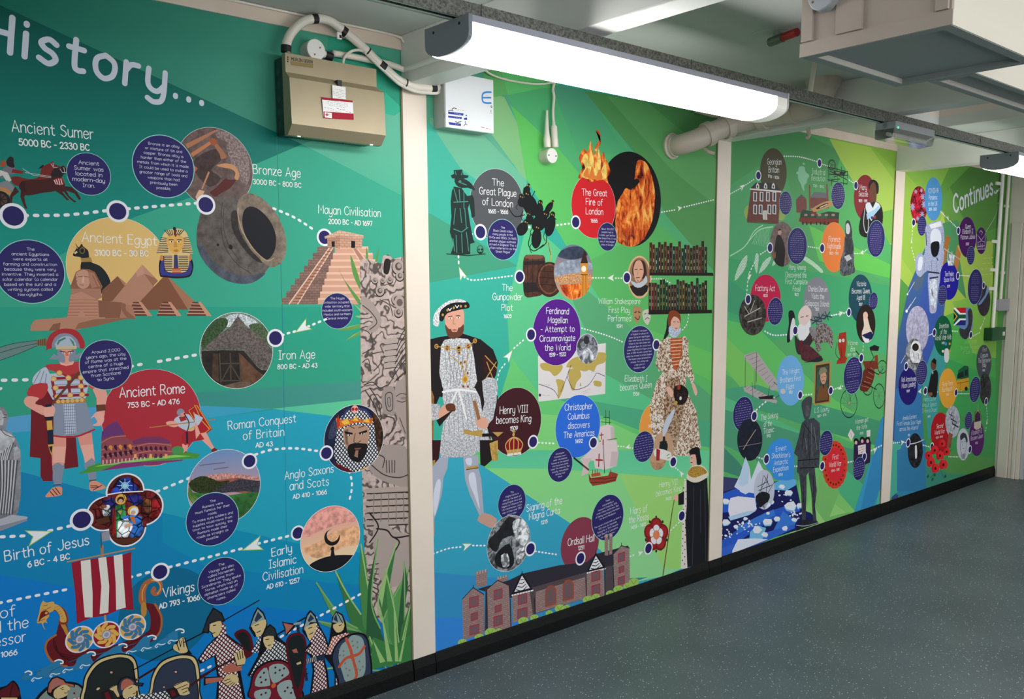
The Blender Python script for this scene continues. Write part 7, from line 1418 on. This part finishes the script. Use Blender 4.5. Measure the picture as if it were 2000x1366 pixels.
part('factory_picture', 'round dark photo of a factory machine'); org(1390, 240, 3.595); E_('4a4440', 287, 1350, 95, 143, 0, m=PHOTO, n=44); multi('c8c4bc', '230,1290 260,1340;300,1250 270,1330;230,1360 340,1300;250,1400 350,1370', 6); info(447, 1325, 95, [8, 16, 20, 22, 22, 22, 22, 20, 18, 10], 15, 8, 0, seed=25)
marker(255, 1240, 38)
part('grey_disc', 'grey disc naming a naturalist'); E_('8a8a94', 737, 1250, 93, 166, 0, n=44)
part('title_lettering'); text('Charles Darwin', 676, 1182, 810, 1188, 36, .42); text('Visits the', 700, 1235, 788, 1238, 36, .42); text('Galapagos Islands', 655, 1285, 825, 1290, 36, .4); part('date_lettering'); text('1835', 728, 1318, 752, 1318, 18, .9)
part('teal_disc', 'dark teal disc naming the young queen'); E_('1e4c5c', 1045, 1235, 83, 170, 0, n=44); part('title_lettering'); text('Victoria', 1018, 1148, 1082, 1146, 34, .45); text('Becomes Queen,', 984, 1198, 1112, 1196, 34, .42); text('Aged 18', 1018, 1245, 1076, 1243, 34, .42); part('date_lettering'); text('1837', 1034, 1284, 1056, 1284, 18, 1)
info(1136, 1252, 60, [6, 12, 16, 16, 16, 12], 14, 8, 0, seed=26)
org(1390, 600, 2.732)
part('penguin_picture', 'penguin'); P_('1c2026', '410,28 430,18 442,40 445,90 432,160 405,192 402,150 412,90', sm=3); P_('e4e4e8', '432,60 445,75 440,140 420,180 418,120', sm=3)
part('naturalist_picture', 'bald old man with a long white beard'); P_('3a2c30', '445,150 470,180 500,140 540,130 550,160 500,240 460,252 445,200', sm=3); P_('ead0cc', '462,40 480,5 505,-8 530,20 530,60 515,110 480,110 465,80', sm=3); P_('e8e8ec', '468,90 500,100 525,70 525,130 490,180 465,170 458,130', sm=3); P_('6a1c28', '470,180 485,175 475,230 462,225'); multi('5a3a38', '475,55 490,52;502,50 515,46', 4)
part('tortoise_picture', 'grey giant tortoise with iguana and palm trees'); P_('8a8688', '540,150 560,100 600,85 640,120 648,180 640,220 620,190 580,195 585,230 560,235 550,190 535,170', m=WEAVE, sm=3); P_('8a8688', '520,110 545,105 560,150 540,160 525,140', m=MOT, sm=2); P_('5a2a34', '480,210 520,205 590,270 585,290 540,295 480,280', m=MOT, sm=3); P_('1c2a2a', '490,298 520,290 585,260 590,285 560,292')
for x, y in ((580, 60), (615, 50), (555, 75)): 
    for a in range(6): L('1f4a4a', [(x, y), (x + 28 * math.cos(a + .3), y + 24 * math.sin(a + .3) - 4)], 7)
marker(446, 125, 27); marker(732, 28, 25)
part('young_queen_portrait', 'oval portrait of a young queen in white'); E_('2a201c', 822, 90, 51, 103, 0, n=40); P_('e8d4c4', '808,50 822,30 832,60 845,110 860,150 840,190 810,180 800,140 812,100', sm=3); E_('eac0a8', 820, 45, 13, 20); P_('1c2450', '800,150 850,130 868,160 840,180'); P_('e8e8f0', '808,165 840,170 835,192 815,190')
part('telephone_picture', 'red antique wall telephone'); P_('a83424', '672,200 680,140 718,132 720,200 712,260 724,275 712,300 665,305 670,285 685,270'); E_('d8d4d0', 685, 180, 7, 10); E_('d8d4d0', 702, 178, 7, 10); L('2a1c1c', '668,190 662,250 690,285', 4, 3); L('7a1c18', '690,220 695,270', 7)
part('title_lettering'); text('Victorian', 727, 200, 778, 202, 22, .4); text('Era', 742, 235, 762, 236, 26, .45); part('date_lettering'); text('1837 - 1901', 724, 262, 770, 258, 12, .9)
part('tricycle_picture', 'early three wheeled motor carriage'); K2 = '201c20'
def wheel(x, y, rx, ry, sp=8):
    L(K2, [(x + rx * math.cos(t * math.pi / 12), y + ry * math.sin(t * math.pi / 12)) for t in range(25)], 5)
    for t in range(sp): a = t * 2 * math.pi / sp; L('6a6460', [(x, y), (x + rx * math.cos(a), y + ry * math.sin(a))], 1.6)
wheel(732, 515, 44, 75, 12); wheel(893, 475, 30, 65, 10); wheel(910, 320, 24, 34, 8); wheel(832, 440, 24, 30, 6)
P_('6a2a20', '790,430 810,340 850,300 870,340 860,400 830,450 800,448', sm=2); P_('7a3426', '805,290 885,285 890,330 820,335'); P_(K2, '842,215 868,202 895,212 888,235 845,232'); P_('8a3c2a', '868,260 885,255 888,290 870,290'); multi(K2, '850,235 865,270 845,300;720,340 800,400 880,440;830,330 890,360 915,330;740,500 735,440 800,380;770,235 790,260', 5); 
for k in range(5): L('b87a5a', '%d,%d %d,%d' % (800 + k * 12, 420 - k * 24, 840 + k * 8, 430 - k * 22), 3)
C_('c87a4a', 895, 365, 9, n=10); C_('c8a060', 733, 512, 8, n=10)
info(754, 365, 97, [8, 16, 18, 20, 20, 20, 20, 18, 1, 16, 20, 20, 18, 10], 12.5, 7, 1, seed=27); marker(797, 272, 26)
part('title_lettering'); org(1390, 600, 2.732)
# aeroplane
part('biplane_picture', 'early canvas biplane'); P_('b8aeb0', '172,255 240,237 355,400 352,440 320,445 200,300 175,280', sm=0); P_('b8aeb0', '168,430 200,420 350,500 345,515 250,490 175,450'); 
for k in range(9): L('7a6e70', '%d,%d %d,%d' % (182 + k * 17, 262 + k * 21, 235 + k * 13, 243 + k * 20), 2.5)
for k in range(8): L('7a6e70', '%d,%d %d,%d' % (185 + k * 20, 440 + k * 8, 205 + k * 20, 425 + k * 9), 2.5)
multi('4a4448', '180,270 178,430;232,330 230,440;310,420 300,480;240,240 238,400;250,485 330,490 390,455;330,400 380,440;215,400 220,480', 4); E_('8a7a70', 380, 450, 17, 17); P_('2a2428', '250,480 330,470 325,492 255,492')
part('light_blue_disc', 'pale blue disc naming the first flight'); E_('74b4ea', 420, 392, 72, 134, 0, n=44); part('title_lettering')
for s_, a, c, y1, y2 in (('The Wright', 375, 468, 362, 350), ('Brothers First', 364, 474, 404, 392), ('Flight', 398, 440, 442, 434)): text(s_, a, y1, c, y2, 26, .42)
part('date_lettering'); text('1903', 412, 464, 430, 462, 14, 1); E_('c8ccd0', 380, 450, 14, 14); marker(472, 470, 25)
part('framed_portrait_picture', 'gilt framed painting of a man in a flat cap'); P_('b08e54', '548,302 637,288 633,512 543,525'); P_('4a3420', '556,312 629,300 625,504 551,515'); P_('3c5c50', '562,325 622,313 619,495 557,505', m=MOT); P_('7a5030', '562,500 570,430 600,410 622,440 619,495'); P_('cf9a80', '580,360 608,350 612,385 600,412 584,402', sm=2); P_('8a8468', '572,355 580,328 605,322 616,345 600,350 578,362', sm=2); P_('3a2c24', '590,415 600,410 598,440'); multi('2a1a14', '585,375 592,373;600,372 607,370;588,395 602,392', 3)
marker(635, 446, 25); part('title_lettering'); text('L.S. Lowry', 550, 565, 625, 555, 26, .42); part('date_lettering'); text('1887 - 1976', 564, 590, 610, 580, 12, .9)
info(168, 570, 90, [8, 14, 18, 20, 20, 20, 20, 20, 20, 18, 16, 10], 12.5, 7, 1, seed=28)
part('sinking_ship_picture', 'round night photo of a sinking liner'); E_('1e2434', 203, 708, 67, 113, 0, m=MOT, n=40); L('c0a890', '168,760 205,700 235,655', 5, 3); L('8a8090', '145,745 210,735 265,725', 3, 3)
marker(227, 582, 29); part('title_lettering'); text('The Sinking', 262, 605, 352, 588, 28, .42); text('of the', 278, 640, 320, 632, 28, .42); text('Titanic', 276, 678, 332, 665, 28, .42); part('date_lettering'); text('1912', 293, 696, 314, 693, 14, 1)
marker(292, 812, 29)
part('iceberg_picture', 'blue and white icebergs and pack ice'); P_('1c2060', '50,990 150,960 350,930 450,940 480,1080 530,1100 572,1155 300,1240 50,1335', sm=0)
for c_, a in (('2f5fd0', '50,1000 200,940 330,960 330,1000 200,1080 50,1100'), ('2f5fd0', '50,1250 180,1160 280,1100 400,1060 480,1060 470,1090 330,1130 160,1240 50,1300'), ('3f80e0', '130,1180 240,1120 330,1080 340,1110 200,1180 140,1210'), ('3f80e0', '380,1090 450,1140 440,1180 350,1210 250,1250 330,1190'), ('6ab8ee', '330,940 380,920 450,920 450,950 400,980 330,975'), ('3a6ad8', '50,1290 200,1230 300,1200 440,1160 445,1180 200,1290 50,1335'), ('7cc4f0', '205,1200 245,1165 290,1180 270,1240 200,1250')):
    P_(c_, a, sm=0)
for c_, a in (('dfe6fa', '120,960 150,900 180,800 200,850 210,920 250,820 270,860 300,900 320,960 250,1000 150,980'), ('c4dcf6', '180,800 200,850 195,940 160,960 140,940'), ('f0ecfa', '90,1050 100,1020 140,1010 230,1020 240,1080 180,1110 100,1130 88,1090'), ('e8eefc', '110,1300 140,1240 230,1235 300,1240 200,1280 110,1316'), ('dfe6fa', '150,960 200,945 215,980 180,1000 150,985'), ('b8d8f8', '88,1120 190,1090 240,1085 200,1110 100,1140')):
    P_(c_, a)
rr = random.Random(5)
for x, y, r in ((75, 1035, 22), (410, 990, 26), (375, 960, 18), (420, 1060, 40), (300, 1145, 34), (240, 1190, 30), (75, 1150, 24), (130, 1170, 16), (180, 1130, 14), (285, 1215, 22), (320, 1040, 18), (390, 1180, 18), (300, 1100, 12), (165, 1155, 10), (75, 1220, 8), (350, 1130, 20), (440, 1135, 18), (470, 1060, 24)):
    p_ = [(x + r * rr.uniform(.7, 1.1) * math.cos(t * math.pi / 3), y + r * .75 * rr.uniform(.6, 1.1) * math.sin(t * math.pi / 3)) for t in range(6)]; P_('7cbcf0', [(a, c + r * .22) for a, c in p_]); P_('eef2fc', p_)
for k in range(70):
    x, y = rr.choice(((95, 1210, 40, 50), (445, 1110, 60, 34), (385, 1010, 50, 30), (200, 1165, 70, 30)))[:2]; x += rr.gauss(0, 26); y += rr.gauss(0, 18); E_('eef2fc', x, y, rr.uniform(3, 7), rr.uniform(2.5, 6), rr.uniform(0, 90), n=6)
part('antarctic_ship_picture', 'pale round picture of a ship stuck in ice'); E_('c8cce0', 280, 975, 55, 106, 0, n=40); P_('1c1e26', '235,1010 270,985 310,1000 300,1040 260,1070 240,1050', m=MOT, sm=2); multi('2a2c34', '260,1000 275,900;290,990 300,890;245,960 300,930;250,980 320,950;300,900 250,1000;330,940 290,1010;280,900 310,960', 4); P_('c8cce0', '270,1060 300,1040 320,1060 280,1078', m=PHOTO)
part('azure_disc', 'azure disc naming an Antarctic expedition'); P_('3d94ea', '292,860 290,800 310,740 345,708 385,702 420,722 438,780 440,860 430,920 340,920 320,880', sm=4); part('title_lettering')
for s_, a, c, y1, y2 in (('Ernest', 342, 398, 772, 762), ("Shackleton's", 320, 418, 808, 800), ('Antarctic', 332, 406, 846, 834), ('Expedition', 328, 408, 882, 868)): text(s_, a, y1, c, y2, 26, .42)
part('date_lettering'); text('1914', 356, 904, 378, 900, 14, 1); marker(292, 812, 29)
part('soldier_statue_picture', 'dark bronze soldier statue in puttees and round hat')
P_('43464e', '480,620 500,600 545,592 575,620 580,700 575,800 572,860 548,850 560,980 550,1060 560,1150 540,1145 532,1000 515,880 505,900 505,1000 500,1140 480,1140 478,1000 465,890 455,880 460,800 440,780 465,690', m=MOT, sm=0); P_('43464e', '485,560 480,510 510,478 535,485 530,540 520,590 498,600', sm=3); P_('5a5c64', '500,530 518,528 520,575 500,580', m=MOT, sm=2)
multi('14151a', '490,620 560,720;460,820 570,810;515,640 520,820;470,860 560,855;540,900 548,1100;485,900 492,1100;495,640 480,760', 5); multi('868994', '530,620 535,800;500,700 505,760;545,640 560,760', 4); P_('26282e', '450,1195 480,1135 540,1140 570,1155', m=MOT); L('a8b0d0', '450,1165 500,1168 570,1150', 4, 3)
part('poppy_disc', 'red ring of poppies around a disc naming the First World War')
for k in range(22): a = k * 2 * math.pi / 22; E_('e0402c', 656 + 52 * math.cos(a), 842 + 105 * math.sin(a), 17, 24, 0, n=12)
for k in range(22): a = k * 2 * math.pi / 22; E_('7a1c18', 656 + 52 * math.cos(a), 842 + 105 * math.sin(a), 5, 7, 0, n=8)
E_('e02c38', 660, 842, 48, 92, 0, n=36); part('title_lettering'); text('First', 645, 815, 675, 810, 26, .42); text('World War', 625, 856, 690, 846, 26, .42); part('date_lettering'); text('1914 - 1918', 638, 882, 680, 872, 12, .9)
marker(590, 848, 26); info(609, 725, 65, [8, 14, 16, 18, 18, 18, 14, 8], 12, 7, 1, seed=29)
part('title_lettering'); text('Women get', 765, 625, 835, 610, 24, .36); text('the Vote', 772, 658, 828, 645, 24, .36); part('date_lettering'); text('1928', 790, 682, 808, 678, 12, .8)
part('suffrage_picture', 'three women in purple with placards'); P_('33204a', '755,860 758,740 770,700 790,715 800,700 830,700 850,720 845,830 800,850'); 
for x, y in ((770, 720), (803, 712), (832, 712)): E_('1c141c', x, y - 4, 13, 16); E_('e8b8a8', x, y + 4, 7, 10)
P_('e8dcdc', '742,650 762,680 745,715 726,685'); P_('e8dcdc', '826,660 846,655 846,690 828,694'); P_('e8dcdc', '780,740 822,732 822,780 782,788'); words([8, 8, 7], 800, 762, 14, 8, 4, 'a04050', 3); L('c04050', '742,670 745,695', 3)
marker(814, 800, 25); info(786, 863, 60, [8, 12, 16, 16, 16, 14, 10], 12, 7, 1, seed=30)
# ------------------------------------------------------------------ fourth mural panel
end(); mural(3, 'fourth mural panel with spacewalking astronaut, red poppies and the word Continues')
org(0, 0, 1); part('background')
P_('5a9c2c>2f9a48', '1735,300 1975,300 1975,1000 1735,1000')
P_('7eb034>8cc440', '1735,300 1860,315 1830,380 1800,400 1766,340'); P_('b4cc4c>a4cc44', '1755,400 1790,370 1860,430 1940,520 1940,620 1830,620 1755,540'); P_('98c43c', '1766,335 1840,420 1800,560 1757,500'); P_('3c7c1c>4c8c28', '1850,370 1900,320 1960,335 1965,440 1900,460'); P_('5f9c34', '1840,390 1855,365 1890,450 1850,470')
P_('3f9054', '1825,440 1870,430 1900,520 1900,600 1850,540'); P_('a8c848', '1870,480 1940,470 1935,560 1890,600'); P_('4cb838>3fb44c', '1840,620 1940,580 1945,740 1850,700'); P_('84c440', '1860,590 1950,570 1945,700 1900,690')
P_('2c60a0>1c3c88', '1775,560 1808,480 1850,560 1840,640 1800,760 1752,980 1742,980 1745,700'); P_('4a5f80', '1780,555 1810,520 1800,560 1790,570'); P_('2450b0', '1795,590 1812,540 1838,600 1825,700 1780,780 1755,760'); P_('1870b8>1488b4', '1750,760 1800,740 1808,1000 1742,960'); P_('2a9c9c', '1800,740 1830,660 1850,700 1815,900 1808,800'); P_('3fb49c', '1737,975 1742,860 1760,870 1755,960')
P_('0f7cb0', '1752,880 1808,860 1808,960 1752,960'); P_('34a85c>2c9c44', '1808,860 1950,790 1950,930 1808,960'); P_('2ca850', '1850,700 1945,740 1945,840 1850,800'); P_('4f9c44', '1850,880 1940,895 1940,925 1845,940'); P_('2c9470', '1808,900 1850,925 1930,930 1808,970'); P_('26907c', '1809,915 1850,925 1845,935 1809,960')
for o_, tr in (((1720, 280, 4.018), ('268,915 245,830 242,800;10', '246,745 252,660;10', '470,535 515,580;10', '545,610 600,665;10', '620,1037 700,1042;9', '830,690 900,570 925,480;5', '905,390 935,350;12')), ((1720, 600, 3.414), ('318,190 345,178;9', '478,160 520,163;9', '620,192 660,170;8', '680,115 695,70;8', '360,566 385,566;8', '505,578 600,578;7', '285,922 335,935;9', '455,998 515,1000;8', '700,825 705,790;7', '712,750 705,655;7', '0,915 20,912;9', '75,908 130,903;9', '145,903 172,905;8'))):
    org(*o_)
    for s_ in tr: a, c = s_.split(';'); part('dotted_trail'); dash(a, int(c))
org(1720, 280, 4.018)
for a in ((243, 770, 24, 95), (528, 588, 24, -50), (922, 470, 12, 60)): part('trail_arrow'); arrow(*a)
org(1720, 600, 3.414)
for a in ((668, 138, 20, 60), (262, 562, 26, 182), (145, 903, 27, 5), (708, 770, 18, 100)): part('trail_arrow'); arrow(*a)
org(1720, 280, 4.018)
part('virus_picture', 'round red picture of virus particles'); E_('b01c34', 300, 485, 67, 148, 0, m=VIVID, n=40)
for x, y, r in ((250, 500, 24), (330, 420, 22), (340, 480, 26), (325, 560, 22), (275, 380, 14), (290, 590, 14), (320, 370, 12)):
    for k in range(8): a = k * math.pi / 4; L('d8d0e8', [(x, y), (x + r * .8 * math.cos(a), y + r * 1.3 * math.sin(a))], 4)
    E_('9aa0c8', x, y, r * .5, r * .9, n=12)
part('blue_disc', 'sky blue disc naming a pandemic'); E_('4f94d0', 414, 437, 69, 170, 0, n=44); part('title_lettering'); text('COVID-19', 375, 392, 452, 390, 38, .38); text('Pandemic', 378, 442, 445, 440, 36, .38); text('in the UK', 375, 492, 444, 490, 36, .4); part('date_lettering'); text('2019 - 2022', 378, 528, 438, 526, 20, 1.0)
marker(259, 622, 33); info(324, 648, 78, [6, 12, 14, 16, 16, 16, 14, 10], 17, 8, 0, seed=31)
for ch in ('heading',): heading('Continues...', 575, 545, 930, 372, 130, .95, 'd4d8e4', 1.5)
part('space_station_picture', 'space station with orange solar panels'); P_('b06c34', '512,725 548,735 500,960 475,940'); P_('c07a40', '600,800 630,870 600,1015 570,1005'); L('a8b0b8', '495,825 620,910', 9); multi('c8ccd4', '530,830 525,900;560,850 552,930;570,880 540,1000', 8); P_('d8dce4', '535,870 580,880 575,940 540,925', m=MOT)
part('violet_blue_disc', 'deep blue disc naming a space walk'); E_('231c98', 534, 1080, 76, 150, 0, n=44); P_('c8ccd4', '520,900 575,905 570,960 530,960', m=PHOTO); part('title_lettering'); text('Tim Peake', 503, 1045, 572, 1040, 36, .42); text('Space Walk', 496, 1088, 578, 1082, 34, .42); part('date_lettering'); text('2015', 522, 1132, 543, 1130, 18, 1)
part('astronaut_picture', 'astronaut in a white space suit')
P_('b0b8d8', '350,670 380,630 470,608 490,650 500,760 490,820 500,860 490,940 470,1010 465,1080 450,1160 438,1310 410,1335 385,1300 375,1180 370,1080 375,1000 340,1020 310,1050 280,1020 270,930 285,880 315,860 340,880 350,800', m=FINE, sm=3)
P_('e0e4f2', '390,720 420,670 465,690 475,770 440,850 400,830', sm=4); P_('14161c', '392,800 410,775 450,770 462,800 450,870 425,895 400,870', sm=3); P_('e8ecf6', '380,640 470,612 480,650 395,672'); P_('e0e4f2', '300,900 330,900 320,990 290,990', sm=3); P_('d8deee', '385,1090 440,1080 430,1290 400,1310 385,1220', m=MOT, sm=3)
multi('2a3048', '375,1010 460,1020;385,1060 450,1050;400,1150 410,1200;355,700 360,800;440,900 450,920', 12, 3); multi('7078a0', '400,920 400,1000;440,930 440,1010;480,700 490,780;350,900 340,990', 7, 3)
marker(606, 1040, 32); info(484, 1195, 76, [8, 12, 14, 16, 16, 14, 14, 12, 8], 15, 8, 0, seed=32)
part('purple_disc', 'dark purple disc naming a jubilee'); E_('4a1460', 679, 738, 69, 159, 0, n=44); part('title_lettering'); text('Queen', 664, 670, 706, 668, 34, .4); text('Elizabeth II', 642, 710, 724, 706, 34, .4); text('Platinum Jubilee', 627, 755, 740, 748, 34, .36); part('date_lettering'); text('2022', 668, 800, 692, 798, 18, 1)
part('crown_emblem_disc', 'purple disc with a white crown outline'); E_('4a1460', 789, 765, 42, 105, 0, n=36); multi('d8d0e4', '757,830 752,710 775,740 790,760 808,735 822,705 818,830 757,832;765,780 790,765 815,775;762,810 815,805;775,700 785,685 800,700 790,720;770,790 772,825;785,785 788,828;800,785 802,825', 4)
info(708, 882, 72, [8, 12, 14, 14, 14, 14, 12, 8], 15, 8, 0, seed=33); marker(610, 687, 34)
part('faint_wording')
for s_, a, c, y in (('Largest', 815, 872, 900), ('University', 798, 880, 942), ('Students', 785, 880, 985), ('Research', 798, 868, 1028)): words([9], (a + c) / 2, y, 10, 22, 3, 'b4d47c', seed=y)
info(742, 1128, 138, [10, 14, 16, 18, 18, 18, 1, 18, 18, 18, 18, 18, 18, 16, 12], 15, 8, 0, seed=34)
part('train_track_picture', 'oval dark picture with blue light trails'); E_('38303c', 808, 1232, 52, 126, 0, m=MOT, n=36); P_('7898c8', '835,1120 852,1160 790,1260 765,1262 820,1190', sm=2); info(742, 1128, 138, [10, 14, 16, 18, 18, 18, 1, 18, 18, 18, 18, 18, 18, 16, 12], 15, 8, 0, seed=34); marker(808, 1115, 30)
part('star_field_picture', 'streaking white comets'); multi('e8ecf8', '265,1090 212,1180;275,1210 205,1320;1,1 1,2', 5); E_('fff', 210, 1185, 6, 8); E_('fff', 203, 1318, 9, 12)
org(1720, 600, 3.414)
multi('e8ecf8', '200,-20 170,30;170,310 135,375', 4)
part('moon_picture', 'large grey moon'); E_('b8b4d0', 245, 148, 76, 155, 0, m=MOT, n=44); E_('b8b4d0', 342, 15, 18, 28, m=MOT)
part('moon_walk_picture', 'grey photo of an astronaut on the moon'); E_('9a9aa0', 222, 332, 58, 123, 0, m=PHOTO, n=40); P_('e4e4ea', '205,250 230,225 262,240 270,300 260,370 215,370 195,320', m=MOT, sm=3); E_('2a2218', 232, 268, 22, 26); multi('3a3a42', '200,375 270,375;215,300 225,350;250,310 255,350', 5)
part('navy_disc', 'navy disc naming a moon landing'); E_('231a70', 183, 530, 64, 124, 0, n=44); part('title_lettering'); text('Neil Armstrong', 137, 500, 233, 492, 32, .42); text('Moon Landing', 140, 542, 230, 528, 32, .42); part('date_lettering'); text('1969', 172, 570, 192, 566, 16, 1)
info(273, 438, 80, [6, 12, 14, 16, 16, 16, 16, 14, 12, 8], 14, 8, 0, seed=35); marker(170, 396, 29)
part('green_disc', 'dark green disc naming the web'); E_('0c5c3c', 416, 192, 61, 135, 0, n=44); part('title_lettering'); text('Invention', 390, 142, 452, 138, 32, .38); text('of the', 398, 182, 440, 178, 32, .38); text('World Wide Web', 362, 222, 470, 214, 32, .38); part('date_lettering'); text('1989', 406, 248, 424, 246, 14, .9)
part('computer_mouse_picture', 'white computer mouse with small icons'); P_('dcdcdc', '425,290 440,275 455,290 455,350 440,372 425,355', sm=3); E_('3c94d8', 434, 245, 8, 12); E_('e89030', 460, 245, 6, 9); E_('e8e4d8', 415, 295, 7, 9); E_('e89030', 462, 292, 6, 8); E_('3fa850', 475, 260, 4, 6); marker(358, 170, 29)
part('flag_picture', 'South African flag'); P_('c41e2a', '487,5 568,4 568,40 530,42'); P_('242880', '530,88 568,86 566,122 490,122'); P_('f4f4f4', '487,5 500,4 532,40 568,40 568,88 532,88 495,123 487,123'); P_('0c5c44', '487,12 524,50 568,50 568,76 524,76 487,118'); P_('e8b050', '487,28 512,62 487,98'); P_('141414', '487,38 505,62 487,88')
part('president_picture', 'round photo of a man before a blue sky'); P_('6c8cc8', '568,2 600,5 616,60 612,140 590,200 560,218 530,190 520,125 568,122', sm=0); P_('3a3a40', '580,30 600,10 612,40 612,90 600,150 585,200 560,215 530,190 525,140 560,150 585,110', m=MOT, sm=2); marker(601, 186, 27)
part('title_lettering')
for s_, a, c, y in (('Nelson Mandela', 560, 640, 245), ('Becomes President', 532, 650, 285), ('of South Africa', 548, 636, 315)): text(s_, a, y, c, y - 8, 24, .3, 'a8dc8c')
part('slate_disc', 'slate disc naming the first computer'); E_('4a4e58', 688, 370, 50, 118, 0, n=40); part('title_lettering')
for s_, a, c, y in (('First', 680, 708, 300), ('Computer', 666, 716, 338), ('The Manchester', 650, 732, 372), ("'Baby'", 674, 705, 402)): text(s_, a, y, c, y - 6, 28, .34)
part('date_lettering'); text('1948', 678, 430, 694, 428, 13, .9)
part('computer_picture', 'dark round photo of an early computer'); E_('38383c', 697, 545, 40, 105, 0, m=PHOTO, n=36); info(629, 550, 84, [6, 10, 12, 14, 14, 14, 14, 14, 12, 10, 6], 14, 8, 0, seed=36); marker(703, 630, 27)
part('preacher_picture', 'man in a black suit'); P_('1e1c20', '340,440 372,420 384,460 378,540 370,600 335,598 312,570 325,500', sm=3); E_('6a4434', 352, 385, 19, 36); P_('1c1618', '340,365 355,340 372,355 370,385'); P_('e8e8ec', '345,425 352,440 345,450'); P_('8a5a44', '312,572 345,570 345,590 320,595')
part('title_lettering')
for s_, a, c, y in (('Martin Luther', 285, 370, 630), ('King Jr Speech', 278, 372, 668), ("'I Have a Dream'", 274, 376, 706)): text(s_, a, y, c, y - 10, 26, .32, 'c4ecd4')
part('date_lettering'); text('1963', 314, 738, 330, 735, 13, .8); marker(298, 560, 29)
part('yellow_disc', 'amber disc naming a bus boycott'); E_('eaa83c', 448, 542, 60, 133, 0, n=44); part('title_lettering'); text('Rosa Parks', 412, 530, 482, 518, 28, .34); text('Bus Boycott', 410, 566, 484, 552, 28, .34); part('date_lettering'); text('1955', 436, 592, 452, 590, 13, .9)
part('bus_picture', 'green and yellow vintage bus'); P_('1c5c3c', '508,470 520,420 560,390 585,395 588,470 560,490', sm=0); P_('d8a02c', '505,490 588,470 588,540 540,562 508,560'); P_('1c2a2a', '512,480 512,450 550,425 555,465'); P_('1c2a2a', '560,425 580,415 582,455 562,462'); multi('8a5c1c', '510,510 586,495;530,500 530,555', 4); E_('1a1a1c', 570, 545, 10, 14); marker(503, 570, 27)
part('title_lettering')
for s_, a, c, y in (('Amelia Earhart', 146, 238, 755), ('First Female Solo Flight', 108, 268, 792), ('across the Atlantic', 126, 250, 828)): text(s_, a, y, c, y - 14, 26, .34)
part('date_lettering'); text('1932', 180, 862, 194, 860, 13, .8)
part('aviator_picture', 'dark round photo of an aviator with a plane'); E_('26282e', 230, 958, 50, 116, 0, m=PHOTO, n=40); L('d4d8e0', '190,915 240,905 285,885', 7, 3); P_('e0e2e8', '228,930 240,925 242,1000 230,1010', sm=2); marker(183, 906, 31)
part('red_disc', 'red disc naming the Second World War'); E_('b41c24', 400, 838, 66, 134, 0, n=44); part('bomber_picture', 'pale disc with three bombers'); E_('b8bcc8', 480, 765, 49, 106, 0, m=MOT, n=36)
for x, y, r in ((470, 722, 1), (484, 755, 1.2), (498, 790, 1.4)): L('1c1e24', [(x - 14 * r, y - 8 * r), (x + 14 * r, y + 8 * r)], 6 * r); L('1c1e24', [(x - 6 * r, y + 16 * r), (x + 6 * r, y - 18 * r)], 6 * r)
P_('9a5440', '455,835 480,850 465,945 440,930', m=MOT); part('title_lettering'); text('Second', 372, 810, 415, 804, 28, .42); text('World War', 360, 852, 426, 840, 28, .42); part('date_lettering'); text('1939 - 1945', 368, 880, 412, 870, 13, .9); marker(342, 932, 28)
part('poppies_picture', 'cluster of red poppies with green stems')
for a in ('350,1100 345,1150', '400,1090 420,1140', '440,1000 470,950', '370,1100 330,1140'): L('3a6a44', a, 5)
for x, y, r in ((320, 990, 24), (360, 955, 26), (395, 990, 26), (335, 1035, 28), (418, 1050, 28), (365, 1075, 26), (440, 965, 22), (410, 910, 22)): E_('d8202c', x - r * .3, y, r * .75, r * 1.2, 10, n=14); E_('e83038', x + r * .3, y - 2, r * .7, r * 1.15, -10, n=14); E_('5a0c14', x, y + 2, r * .28, r * .42, n=10)
for x, y in ((315, 1130), (345, 1150), (430, 1130), (360, 1120)): E_('2f5a38', x, y, 7, 12, 20, n=8)
part('monarch_portrait', 'pale oval drawing of a young queen'); E_('ccd0dc', 550, 916, 43, 107, 0, n=36); P_('3a3c46', '530,860 548,838 570,850 580,890 572,905 560,870 535,890', sm=3); L('5a5c68', '535,880 530,940 545,985 565,960 572,900', 4, 4); multi('3a3c46', '538,900 548,898;556,898 566,897;546,945 558,943;548,905 545,928', 3); P_('9a9caa', '535,985 570,975 560,1015 540,1010', m=MOT)
part('purple_disc', 'plum disc naming a coronation'); E_('5a1c6c', 640, 870, 50, 124, 0, n=40); part('title_lettering'); text('Elizabeth II', 606, 855, 675, 836, 28, .34); text('Becomes Queen', 600, 892, 680, 870, 28, .32); part('date_lettering'); text('1953', 630, 915, 646, 912, 13, .9)
part('orb_crown_picture', 'jewelled royal crown'); P_('3a2a4a', '625,710 640,695 665,698 670,760 640,775 622,765', sm=2); P_('d8d0bc', '622,770 670,758 668,805 640,820 622,808', m=FINE); multi('c8a860', '625,765 628,715 648,690;668,758 665,710 648,690;648,690 650,650', 5); info(585, 757, 57, [6, 10, 12, 12, 12, 12, 10, 6], 13, 8, 0, seed=37); marker(595, 950, 28)
end()
